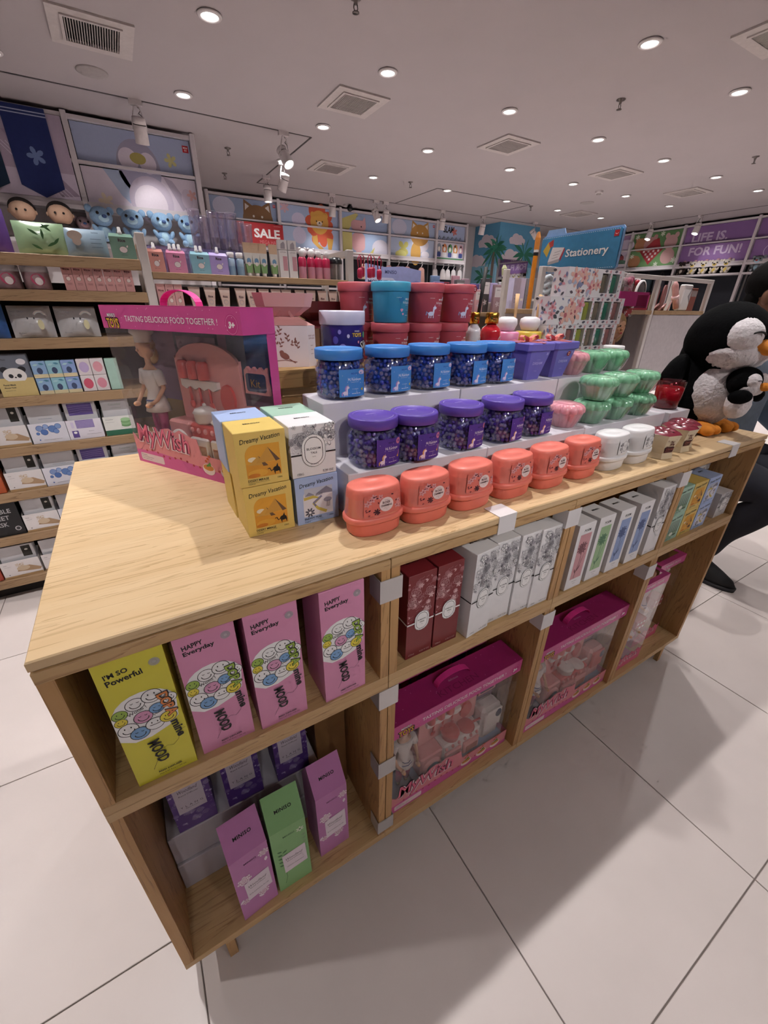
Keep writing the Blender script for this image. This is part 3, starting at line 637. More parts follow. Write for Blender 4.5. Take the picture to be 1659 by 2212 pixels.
def emblem(d, cx, cy, rx, ry, l1, l2, face=WHITE, line=ink('#3a373c')):
    d.rect(cx-rx, cy-ry, cx+rx, cy+ry, face, rx*.98); 
    n = 28
    def stadium(k):
        a, b = rx*k, ry-rx*(1-k); pts = []
        for cy_, a0 in ((cy+b-a, 0), (cy-b+a, PI)):
            for j in range(13): t = a0+PI*j/12; pts.append((cx+a*math.cos(t), cy_+a*math.sin(t)))
        return pts+[pts[0]]
    d.line(stadium(.97), rx*.035, line); d.line(stadium(.74), rx*.05, line)
    d.text(l1, cx, cy+ry*.06, ry*.14, line, 'c', bold=.02, width=rx*1.15); d.text(l2, cx, cy-ry*.18, ry*.13, line, 'c', bold=.02)
    d.text('candle', cx, cy-ry*.38, ry*.06, line, 'c'); d.text('INFINITE', cx, cy+ry*.78, ry*.07, line, 'c', width=rx*.7); d.text('SECRETS', cx, cy-ry*.86, ry*.07, line, 'c', width=rx*.7)
# ---------------------------------------------------------------- candle cubes
S = .0765; SH = .0862
YEL = mat('candle_carton_yellow', '#e3c56f', rough=.5, var=.02); PBL = mat('candle_carton_blue', '#a9bde6', rough=.5, var=.02); MNT = mat('candle_carton_mint', '#a9cdb9', rough=.5, var=.02)
def vacation(name, m, title, pal, fn):
    t = carton('candle_box', 'x', 'candle box', S, S, SH, m, 'boxed candles'); top_word(t, S, S, SH)
    d = D((-S/2, 0, 0)); w = S
    d.text('Dreamy Vacation', w*.5, SH*.80, SH*.11, BLACK, 'c', rot=.10, shear=.25, bold=.006, width=w*.80)
    pts = [(w*.16, SH*.16), (w*.86, SH*.16), (w*.86, SH*.76), (w*.36, SH*.76)]+[(w*.36-w*.20*math.sin(a), SH*.56+SH*.20*math.cos(a)) for a in [PI/2*j/8 for j in range(1, 9)]]
    d.poly(pts, ink(pal[0])); fn(d, w, SH, pal)
    d.text(title, w*.16, SH*.09, SH*.045, BLACK, bold=.01, width=w*.42); d.line([(w*.16, SH*.07), (w*.6, SH*.07)], .0003, BLACK); d.text('CANDLE', w*.16, SH*.035, SH*.022, BLACK); d.text('120G', w*.86, SH*.09, SH*.03, BLACK, 'r')
    d.build('front_print', t); return Family(t)
def f_desert(d, w, h, p):
    d.rect(w*.16, h*.16, w*.86, h*.42, ink('#dd9b35')); d.ell(w*.30, h*.50, w*.09, h*.045, ink('#f3e6c8'))
    d.poly([(w*.20, h*.40), (w*.42, h*.56), (w*.56, h*.38)], ink('#d3a04a')); d.poly([(w*.42, h*.56), (w*.60, h*.36), (w*.50, h*.36)], ink('#6f533d'))
    d.poly([(w*.36, h*.42), (w*.62, h*.70), (w*.84, h*.44)], ink('#cf9a44')); d.poly([(w*.62, h*.70), (w*.85, h*.44), (w*.76, h*.42)], ink('#6a4f3c'))
    d.ell(w*.38, h*.24, w*.2, h*.07, ink('#e3a93f')); d.ell(w*.3, h*.2, w*.12, h*.04, ink('#cf7f2c'))
    d.ell(w*.76, h*.27, w*.075, h*.05, BLACK, 12); d.poly([(w*.70, h*.24), (w*.72, h*.16), (w*.74, h*.24)], BLACK); d.poly([(w*.80, h*.25), (w*.83, h*.16), (w*.84, h*.26)], BLACK); d.line([(w*.70, h*.27), (w*.65, h*.24), (w*.62, h*.30), (w*.58, h*.29)], w*.022, BLACK); d.poly([(w*.74, h*.30), (w*.80, h*.30), (w*.79, h*.38)], BLACK)
fy = vacation('candle', YEL, 'DESERT MIRAGE', ['#e2a53a'], f_desert)
def f_snow(d, w, h, p):
    d.rect(w*.2, h*.62, w*.86, h*.76, ink('#b9bfd0')); d.poly([(w*.45, h*.62), (w*.72, h*.75), (w*.86, h*.66), (w*.86, h*.6)], ink('#7f7f92')); d.poly([(w*.2, h*.6), (w*.3, h*.68), (w*.45, h*.6)], ink('#8e8ea2'))
    d.line([(w*.18, h*.55), (w*.4, h*.57), (w*.55, h*.52), (w*.4, h*.42), (w*.5, h*.3), (w*.7, h*.2)], w*.07, ink('#c8b659')); d.line([(w*.6, h*.56), (w*.4, h*.44), (w*.45, h*.36)], w*.05, ink('#8583a0'))
    d.flower(w*.30, h*.24, w*.12, ink('#4e4e5c'), 8, ink('#e6e3ea')); d.ell(w*.74, h*.46, w*.10, h*.05, ink('#9a9ab2'))
    for k in range(5): d.line([(w*(.70+.02*k), h*.30), (w*(.72+.02*k), h*.44)], w*.008, ink('#4a4a58'))
    for k in range(4): d.line([(w*.45, h*(.58+.01*k)), (w*.62, h*(.60+.01*k))], w*.006, ink('#4a4a58'))
fb = vacation('candle', PBL, 'SNOWY PEAK', ['#dfdde6'], f_snow)
def f_wood(d, w, h, p):
    d.rect(w*.16, h*.16, w*.86, h*.36, ink('#7f9a7c'))
    for k in range(5): d.poly([(w*(.22+.14*k), h*.3), (w*(.30+.14*k), h*.3), (w*(.26+.14*k), h*.70)], ink('#55705f'))
    d.ell(w*.45, h*.26, w*.12, h*.07, ink('#d9dccf')); d.ell(w*.7, h*.2, w*.12, h*.04, ink('#47604f'))
fm = vacation('candle', MNT, 'FOREST MIST', ['#93a99a'], f_wood)
WCT = carton('candle_box', 'x', 'candle box', S, S, SH, CARD_W, 'boxed candles'); top_word(WCT, S, S, SH)
d = D((-S/2, 0, 0)); toile(d, 0, SH*.46, S, SH*.99, 46, 5, FL, .011, .0005, WHITE); d.rect(0, SH*.435, S, SH*.462, BLACK); emblem(d, S*.5, SH*.50, S*.27, SH*.32, 'BLOSSOM', 'TALE')
d.text('150G', S*.1, SH*.05, SH*.045, ink('#55525a')); d.text('5.29 OZ', S*.93, SH*.05, SH*.045, ink('#55525a'), 'r'); d.build('front_print', WCT); fw = Family(WCT)
# stack on the table
fy.put((.311, .147, ZT), 'yellow desert candle box at the bottom front of the small stack'); fy.put((.309, .147, ZT+SH+.001), 'yellow desert candle box on top of the small stack')
fb.put((.393, .146, ZT), 'pale blue snowy peak candle box under the white flower one'); fw.put((.3915, .146, ZT+SH+.001), 'white floral candle box with oval emblem on the small stack')
fy.put((.309, .228, ZT), 'yellow candle box behind, under the pale blue one'); fb.put((.307, .228, ZT+SH+.001), 'pale blue candle box behind the top yellow one')
fm.put((.392, .227, ZT), 'mint candle box hidden low behind the blue one'); fm.put((.391, .227, ZT+SH+.001), 'mint green candle box behind the white floral one')
# the same cubes in the right upper cube unit
zs = .6465
for k, (F, x, c) in enumerate(((fm, 1.436, 'mint'), (fy, 1.516, 'yellow'), (fb, 1.598, 'pale blue'))):
    F.put((x, .012, zs), '%s candle box in the lower row of the right cube unit' % c); F.put((x, .012, zs+SH+.001), '%s candle box in the upper row of the right cube unit' % c)
fw.put((1.752, .018, zs), 'white floral candle box low by the right side panel'); 
# larger white gift carton behind it
t = carton('candle_box', 'larger white floral candle box at the right rear of the cube unit', 'candle box', .10, .11, .10, CARD_W, 'boxed candles')
d = D((-.05, 0, 0)); toile(d, 0, .047, .10, .099, 40, 9, FL, .011, .0005, WHITE); d.rect(0, .044, .10, .047, BLACK); emblem(d, .05, .05, .026, .036, 'BLOSSOM', 'TALE'); d.build('front_print', t); t.location = (1.735, .105, zs+.088)
t = carton('candle_box', 'plain white carton under the larger floral box', 'candle box', .10, .10, .086, CARD_W, 'boxed candles'); t.location = (1.735, .105, zs)
t = carton('candle_box', 'dark red carton seen behind the pale blue candle box', 'candle box', .075, .075, .15, mat('dark_red_card', '#5f2228', rough=.5), 'boxed candles'); t.location = (1.640, .12, zs)
# ---------------------------------------------------------------- smiley diffuser cartons
DW, DD, DH = .0768, .0768, .2345
def smiley(d, cx, cy, r, c, mouth=1, wink=0):
    d.ell(cx, cy, r, r*.94, BLACK, 22); d.ell(cx, cy, r*.92, r*.86, ink(c), 22)
    d.line([(cx+r*.55*math.cos(a), cy-r*.05+mouth*r*.5*math.sin(a)) for a in [PI+PI*j/8 for j in range(9)]], r*.1, BLACK)
    for s in (-1, 1):
        if wink: d.line([(cx+s*r*.3-r*.14, cy+r*.28), (cx+s*r*.3, cy+r*.18), (cx+s*r*.3+r*.14, cy+r*.28)], r*.08, BLACK)
        else: d.ell(cx+s*r*.3, cy+r*.28, r*.07, r*.13, BLACK, 8)
STK = clear('clear_sticker', gloss=.3, fog=.45, fogc='#c9c6cc')
def mood(m, side, l1, l2, dop):
    t = carton('diffuser_box', 'x', 'diffuser box', DW, DD, DH, m, 'smiley reed diffuser cartons')
    d = D((-DW/2, 0, 0)); w, h = DW, DH
    d.text(l1, w*.12, h*.885, h*.034, BLACK, bold=.03, rot=.10, width=w*.34); d.text(l2, w*.12, h*.835, h*.040, BLACK, bold=.03, rot=.10, width=w*.52)
    pts = [(0, h*.42), (0, h*.60)]+[(w*.02+w*.48*(1-math.cos(a)), h*.60+h*.13*math.sin(a)) for a in [PI*j/10 for j in range(1, 10)]]+[(w*.97, h*.58), (w*.93, h*.46), (w*.75, h*.405), (w*.45, h*.372), (w*.2, h*.372)]
    d.poly(pts, WHITE)
    for cx, cy, r, c, mo, wi in ((.38, .655, .15, '#f0eeee', 1, 1), (.64, .675, .16, '#f0eeee', 1, 0), (.13, .615, .12, '#9cbb55', 1, 0), (.10, .56, .10, '#e3d24a', 1, 0), (.08, .49, .16, '#f0eeee', 1, 0), (.43, .545, .15, '#d99bbd', 1, 1), (.66, .575, .125, '#7fa9d6', 1, 1),
                               (.31, .435, .155, '#7fa9d6', 1, 1), (.56, .465, .15, '#f0eeee', .15, 0), (.78, .48, .14, '#e6d44a', 1, 0), (.88, .62, .12, '#f0eeee', 1, 0)):
        smiley(d, w*max(cx, r+.01), h*cy, w*r, c, mo, wi)
    d.text('Wooo !', w*.24, h*.585, h*.022, BLACK, rot=.25, bold=.01); d.text('Huh~', w*.60, h*.525, h*.018, BLACK, rot=.5)
    # hand drawn word running down the right side
    vx, vy = w*.70, h*.645; st = h*.052
    for k, ch in enumerate('DOPA'):
        d.text(ch, vx+k*w*.022, vy-k*st*.86, h*.064, BLACK, 'c', rot=-PI/2+.12, bold=.09); d.text(ch, vx+k*w*.022+.0006, vy-k*st*.86-.0004, h*.055, ink(dop), 'c', rot=-PI/2+.12, bold=.03)
    d.text('mine', w*.775, h*.435, h*.050, BLACK, 'l', rot=-PI/2+.10, bold=.035, width=h*.15)
    d.text('MOOD', w*.34, h*.335, h*.066, BLACK, 'l', rot=-PI/2+.12, bold=.035, width=h*.20)
    d.line([(w*.30, h*.10), (w*.38, h*.15), (w*.52, h*.24), (w*.62, h*.255), (w*.72, h*.24), (w*.82, h*.27), (w*.88, h*.34), (w*.97, h*.345)], .0005, BLACK)
    d.text('REED DIFFUSER', w*.36, h*.055, h*.014, BLACK, rot=.02, bold=.03, width=w*.40); d.text('Net 5.07 fl.oz / 150 mL', w*.36, h*.035, h*.010, BLACK, width=w*.46)
    d.build('front_print', t)
    s = D((-DW/2, -.0004, 0)); s.ell(w*.83, h*.905, w*.085, w*.085, STK, 20); s.ring(w*.83, h*.905, w*.06, w*.055, w*.012, ink('#8f8b92')); s.ell(w*.83, h*.905, w*.03, w*.03, ink('#a9a5ab'), 14); s.build('round_sticker', t)
    return Family(t)
fY = mood(mat('carton_lemon', '#d9cf3f', rough=.45, var=.02), 0, "I'M SO", 'Powerful', '#e08a4e'); fP = mood(mat('carton_rose_pink', '#d98fb4', rough=.45, var=.02), 0, 'HAPPY', 'Everyday', '#9dbb4a')
fY.put((.0848, .008, zs), 'yellow smiley diffuser box with round sticker, left of the pink ones', .0)
for k, x in enumerate((.1716, .2596, .3686)): fP.put((x, .012-.004*k, zs), 'pink smiley diffuser box, %s from the yellow one' % ORD[k], (0, 0, .02)[k])
# ---------------------------------------------------------------- tall flower cartons
RDC = mat('carton_wine_red', '#7a242b', rough=.42, var=.02); PNK = ink('#d9b3b6')
t = carton('diffuser_box', 'x', 'diffuser box', .0605, .0605, .196, RDC, 'wine red flower cartons'); top_word(t, .0605, .0605, .196, m=ink('#4a1a1f'))
d = D((-.03025, 0, 0)); toile(d, .001, .092, .0595, .185, 34, 3, [PNK, PNK, ink('#b98086')], .0095, .0005)
R_ = random.Random(2); [d.line([(x, y), (x+.006, y+.003)], .0004, ink('#c99a9e')) for x, y in [(R_.uniform(.004, .05), R_.uniform(.095, .185)) for _ in range(40)]]
d.rect(0, .085, .0605, .0885, WHITE); emblem(d, .033, .088, .0165, .023, 'ROMANTIC', 'VERSE'); d.text('120ml', .006, .008, .004, PNK); d.text('4.06 fl OZ', .055, .008, .004, PNK, 'r'); d.build('front_print', t)
s = D((-.03025, .0605, 0), (0, -1, 0)); s.rect(0, .085, .0605, .0885, WHITE); s.build('side_print', t)
f = Family(t); f.put((.5305, .015, zs), 'wine red rose carton, left one beside the oak post'); f.put((.5950, .015, zs), 'wine red rose carton beside the tall white ones')
def blossom(seed):
    t = carton('diffuser_box', 'x', 'diffuser box', .0635, .0635, .2045, CARD_W, 'tall white blossom cartons'); top_word(t, .0635, .0635, .2045)
    w = .0635; d = D((-w/2, 0, 0)); toile(d, 0, .098, w, .198, 60, seed, FL+[ink('#4d4a52')], .012, .00045, WHITE); d.rect(0, .0895, w, .0925, BLACK); emblem(d, w*.52, .092, .0165, .024, 'BLOSSOM', 'TALE')
    d.text('120ml', .006, .008, .004, FL[1]); d.text('4.06 fl OZ', w-.006, .008, .004, FL[1], 'r'); d.build('front_print', t)
    s = D((-w/2, w, 0), (0, -1, 0)); s.rect(0, .0895, w, .0925, BLACK); s.build('side_print', t)
    return Family(t)
f = blossom(12)
f.put((.674, .004, zs), 'white blossom carton standing forward beside the wine red ones', .10)
for k, x in enumerate((.738, .8035, .8585)): f.put((x, .013-.004*k, zs), 'tall white blossom carton, %s of the flush row of three' % ORD[k])
f.put((1.3115, .004, zs), 'tall white blossom carton right of the poem boxes')
def poem(pc, fc, seed):
    w = .0605; h = .180
    t = carton('diffuser_box', 'x', 'diffuser box', w, .0605, h, CARD_W, 'white poem cartons'); top_word(t, w, .0605, h)
    d = D((-w/2, 0, 0)); d.text('POEM', w*.55, h*.885, h*.036, ink('#3c3a40'), 'c', bold=.01); d.rect(w*.20, h*.16, w*.86, h*.85, ink(pc))
    q = random.Random(seed); cx, cy = w*.50, h*.64; I = ink(fc)
    for k in range(7): d.flower(cx+w*.16*math.cos(k*.9)*(k > 0), cy+h*.05*math.sin(k*.9)*(k > 0), w*.15, I, 5, None, q.random(), .25)
    d.line([(cx, cy-h*.03), (cx+w*.02, h*.45), (cx-w*.06, h*.3), (cx-w*.1, h*.17)], w*.025, I); d.line([(cx+w*.22, h*.55), (cx+w*.1, h*.4), (cx-w*.05, h*.28)], w*.018, I)
    d.leaf(cx-w*.05, h*.27, w*.35, w*.07, 1.0, I); d.leaf(cx-w*.07, h*.24, w*.3, w*.07, 2.0, I)
    d.text('reed diffuser', w*.52, h*.11, h*.015, FL[1], 'c'); d.text('120 mL', w*.52, h*.075, h*.012, FL[1], 'c'); d.build('front_print', t); return Family(t)
poem('#cf9aa0', '#7c5158', 1).put((.983, .005, zs), 'white poem carton with pink flower panel'); poem('#9fbf94', '#4f7a5c', 2).put((1.060, .006, zs), 'white poem carton with green flower panel')
f = poem('#93a6d0', '#4b5a86', 3); f.put((1.1385, .004, zs), 'white poem carton with blue flower panel next to the green one'); f.put((1.2230, .004, zs), 'white poem carton with blue flower panel next to the blossom carton')
# ---------------------------------------------------------------- house shaped diffuser cartons
def house(m, lab, ic, seed):
    w, dp, h, hr = .0735, .073, .225, .288
    t = thing('diffuser_box', lab, 'diffuser box', (0, 0, 0), 0, 'gable topped diffuser cartons')
    g = G(); P = [(0, 0), (dp, 0), (dp, h), (.040, hr), (0, h)]
    g.add([(-w/2, y, z) for y, z in P]+[(w/2, y, z) for y, z in P], [(4, 3, 2, 1, 0), (5, 6, 7, 8, 9), (0, 5, 9, 4), (4, 9, 8, 3), (3, 8, 7, 2), (2, 7, 6, 1), (1, 6, 5, 0)], m); g.build('carton', t)
    L = math.hypot(.040, hr-h); r = D((-w/2, 0, h), (1, 0, 0), (0, .040, hr-h)); r.text('MINISO', w*.5, L*.45, .0075, BLACK, 'c', bold=.03, space=1.1); r.build('roof_lettering', t)
    d = D((-w/2, 0, 0)); d.text('MINISO', w*.5, h*.86, .0055, ink(ic), 'c', bold=.02)
    if seed == 2:
        for k in range(9): d.leaf(w*.25, h*(.42+.03*k), w*.16, w*.07, (.5 if k % 2 else 2.6), ink('#4f7a50'))
        d.flower(w*.82, h*.86, w*.12, ink('#d7e0cf'), 6, ink('#5f7f5c')); [d.flower(w*.9, h*(.75-.06*k), w*.07, ink('#8fae86'), 5) for k in range(5)]; d.line([(w*.2, h*.1), (w*.28, h*.2), (w*.26, h*.5)], .0008, ink('#47693f'))
    else:
        for (x, y, q) in ((.26, .64, .2), (.86, .86, .15), (.18, .30, .12), (.66, .26, .16)): d.flower(w*x, h*y, w*q, ink('#efe2ea'), 7, None, x, .7); d.rose(w*x, h*y, w*q*.75, ink('#a8527c'), .0007)
        [d.leaf(w*x, h*y, w*.2, w*.09, a, ink('#efe2ea')) for x, y, a in ((.12, .36, 4.2), (.5, .24, 5.5), (.9, .78, 4.6))]
    d.poly([(w*.24, h*.28), (w*.92, h*.30), (w*.90, h*.60), (w*.22, h*.58)], ink('#e6d9e2')); d.text('Woodland', w*.56, h*.48, .008, ink('#4a3c48'), 'c', shear=.35, width=w*.5); d.text('Reed Diffuser', w*.56, h*.45, .004, ink('#4a3c48'), 'c'); d.text('BULGARIAN ROSE' if seed != 2 else 'GREEN GARDEN', w*.56, h*.36, .0035, ink('#4a3c48'), 'c')
    d.build('front_print', t)
    return t
zl = .1056
PKH = mat('carton_orchid', '#c27fb6', rough=.45, var=.02); GRH = mat('carton_sage_green', '#8dbd80', rough=.45, var=.02)
f = Family(house(PKH, 'x', '#5c2f52', 1)); f.put((.155, .012, zl), 'orchid pink gable carton nearest to the left side panel', .10); f.put((.336, .033, zl), 'orchid pink gable carton right of the green one', .04)
house(GRH, 'sage green gable carton between the two orchid pink ones', '#35553a', 2).location = (.234, .017, zl); 
# shipping cartons and violet cartons behind
CARW = mat('shipping_carton_white', '#c9c4cc', rough=.6, var=.02); KRAFT = mat('kraft_carton', '#8a6238', rough=.7)
tag(G().cbox(.0195, .345, .126, .335, zl+.0002, zl+.0925, CARW, .0015).build('shipping_carton'), 'white shipping carton at the bottom of the lower left cube unit', 'carton')
tag(G().cbox(.0190, .345, .132, .335, zl+.0932, zl+.186, CARW, .0015).build('shipping_carton'), 'upper white shipping carton under the violet diffuser boxes', 'carton')
kb = thing('kraft_box', 'brown kraft box with barcode label at the back of the lower left unit', 'carton', (.352, .16, zl)); G().cbox(0, .078, 0, .17, 0, .30, KRAFT, .0015).build('carton', kb)
d = D((0, 0, .3003), (1, 0, 0), (0, 1, 0)); d.rect(.02, .01, .065, .10, WHITE); [d.rect(.026+.0032*k, .015, .0275+.0032*k, .055, BLACK) for k in range(10)]; d.build('shipping_label', kb)
VIO = mat('carton_violet', '#5f3f8f', rough=.45, var=.03)
w, h = .074, .17; t = carton('diffuser_box', 'x', 'diffuser box', w, .074, h, VIO, 'violet ylang cartons'); d = D((-w/2, 0, 0)); toile(d, 0, h*.10, w, h*.99, 70, 21, [ink('#a58fc9'), ink('#8a72b5'), ink('#c9bbe0')], .006, .0005)
d.rect(w*.14, h*.34, w*.84, h*.88, ink('#d3c9d6')); d.text('Woodland', w*.49, h*.70, .010, ink('#3c3348'), 'c', shear=.35, width=w*.48); d.text('Reed Diffuser', w*.49, h*.645, .0045, ink('#3c3348'), 'c'); d.text('YLANG', w*.49, h*.43, .006, ink('#3c3348'), 'c', space=1.8); d.text('Natural scent', w*.49, h*.40, .003, ink('#3c3348'), 'c'); d.build('front_print', t)
f = Family(t)
for k, x in enumerate((.081, .179, .286)): f.put((x, .134, zl+.1865), 'violet ylang diffuser carton, %s from the left on the shipping cartons' % ORD[k])
# ---------------------------------------------------------------- white riser cartons and the wooden crate
RISE = mat('riser_white_card', '#dcd8e0', rough=.55, var=.015)
Z1, Z2, ZC = 1.005, 1.105, 1.145
RX = [.443, .760, 1.072, 1.425]
for k in range(3):
    tag(G().cbox(RX[k]+.0005, RX[k+1]-.0005, .126, .2262, ZT+.0002, Z1-.0002, RISE, .0015).build('riser_box'), ['low white riser carton under the left purple jars', 'low white riser carton under the middle purple jars', 'low white riser carton under the green pots'][k], 'riser')
    tag(G().cbox(RX[k]+.0015, min(RX[k+1], 1.37)-.0005, .2268, .330, ZT+.0002, Z2-.0002, RISE, .0015).build('riser_box'), ['tall white riser carton under the left blue jars', 'tall white riser carton under the right blue jars', 'tall white riser carton under the rear green pots'][k], 'riser')
tag(G().cbox(1.43, 1.535, .115, .215, ZT+.0002, Z1-.0002, RISE, .0015).build('riser_box'), 'short white riser carton under the red glass candle', 'riser')
cr = thing('wooden_crate', 'rough oak crate riser behind the white risers carrying the tubs', 'crate', (.405, .385, ZT))
CW_ = wood('crate_oak', 0, light='#b8935f', mid='#a07c4d', dark='#6c4d2b', rough=.7)
for z0, z1, y0, y1 in ((.187, .225, -.004, .30), (.10, .165, .02, .034), (.02, .085, .02, .034)): G().cbox(0, 1.15, y0, y1, z0, z1, CW_, .002).build('plank', cr)
for x in (.0, .372, .76, 1.12): G().box(x+.002, x+.028, .036, .28, .001, .186, WZ).build('bearer', cr)
# ---------------------------------------------------------------- oval gel jars
def sup(n):      # squarish round footprint
    return lambda t, z: 1/((abs(math.cos(t))**n+abs(math.sin(t))**n)**(1/n))
def oval_jar(label, m, style):
    t = thing('gel_jar', label, 'air freshener', (0, 0, 0), 0, 'oval gel jars along the table edge')
    A, B, k = .0475, .0305, sup(2.6)
    G().lathe([(.92, 0), (.97, .003), (1.0, .022), (1.0, .024)], m, sx=A, sy=B, seg=36, fn=k, cap1=False).build('tray', t)
    G().lathe([(.9, .023), (1.10, .024), (1.115, .026), (1.115, .031), (1.09, .034), (.9, .034)], m, sx=A, sy=B, seg=36, fn=k, cap0=False, cap1=False).build('rim', t)
    c = G().lathe([(1.03, .033), (1.0, .05), (.955, .076), (.93, .0815), (.88, .0838), (.3, .0842), (.28, .0836), (.001, .0836)], m, sx=A, sy=B, seg=36, fn=k, cap0=False, cap1=False).build('cover', t)
    film = clear('shrink_film', gloss=.5, rough=.12)
    G().lathe([(1.045, .036), (1.06, .042), (1.03, .052), (1.01, .068)], film, sx=A, sy=B, seg=36, fn=k, cap0=False, cap1=False).build('shrink_film', t)
    def bend(x, y, kk):        # wraps the print round the front of the cover
        th = -PI/2+x/.045; s = 1.03-(y-.033)/.043*.075
        q = k(th, 0); r = s*q; return (A*r*math.cos(th)*(1+kk*18), B*r*math.sin(th)*(1+kk*18)-kk, y)
    d = D((0, 0, 0), lift=.0012); d.bend = bend; d.st = .000014
    if style == 'rose':
        d.rect(-.030, .039, .034, .074, ink('#dd7063'))
        R = random.Random(8)
        for i in range(26):
            x, y = R.uniform(-.029, .033), R.uniform(.040, .073)
            if (x-.004)**2+(y-.056)**2 < .00017: continue
            if i % 3 == 0: d.flower(x, y, .0052, ink('#d99a9c'), 5, ink('#b5585c'), i)
            elif i % 3 == 1: d.leaf(x, y, .005, .0026, i, ink('#5a2430'))
            else: d.leaf(x, y, .004, .0022, i*1.7, ink('#7a2f38'))
        d.flower(-.010, .046, .006, ink('#4d1f28'), 7)
        d.ell(.006, .056, .0122, .0122, ink('#e9cfcd'), 22); d.text('ROSE', .006, .0575, .0042, ink('#4a2226'), 'c', bold=.02); d.text('CHARMING', .006, .0525, .0036, ink('#4a2226'), 'c', bold=.02, width=.019); d.text('fragrance beads', .006, .0495, .0013, ink('#4a2226'), 'c'); d.text('120g', .006, .0470, .0012, ink('#4a2226'), 'c'); d.text('PREMIUM', .006, .0630, .0012, ink('#4a2226'), 'c')
    else:
        d.rect(-.016, .040, .024, .072, m)
        L = ink('#55525a'); d.ring(.006, .057, .0095, .0125, .0007, L)
        d.text('BLOSSOM', .006, .0580, .0024, L, 'c', width=.0135); d.text('TALE', .006, .0545, .0024, L, 'c'); d.text('120g', .006, .0500, .0014, L, 'c')
        for x, y in ((-.008, .052), (-.006, .062), (.019, .068), (.018, .050)): d.rose(x, y, .0042, L, .0005)
        for x, y, a in ((-.010, .058, 2), (.020, .062, 1), (.014, .069, .4), (-.003, .047, 4)): d.leaf(x, y, .0055, .0025, a, L)
    d.build('label_print', c)
    return Family(t)
CORAL = plastic('coral_plastic', '#e8796a', rough=.42, var=.02); WHP = plastic('white_plastic', '#e9e6e8', rough=.4, var=.02)
f = oval_jar('x', CORAL, 'rose')
for k, (x, y, r) in enumerate(((.466, .081, .0), (.567, .077, .03), (.671, .077, .05), (.780, .077, .06), (.886, .075, .05), (.9965, .0755, .04))):
    f.put((x, y, ZT), ['coral oval gel jar with rose label nearest the candle boxes', 'coral oval rose gel jar, second from the left', 'coral oval rose gel jar above the price holder', 'coral oval rose gel jar, fourth from the left', 'coral oval rose gel jar, fifth from the left', 'coral oval rose gel jar next to the white ones'][k], r)
f = oval_jar('x', WHP, 'tale'); f.put((1.106, .0755, ZT), 'white oval gel jar with drawn flowers next to the coral ones', .05); f.put((1.206, .073, ZT), 'white oval gel jar with drawn flowers next to the brown gift packs', .05)
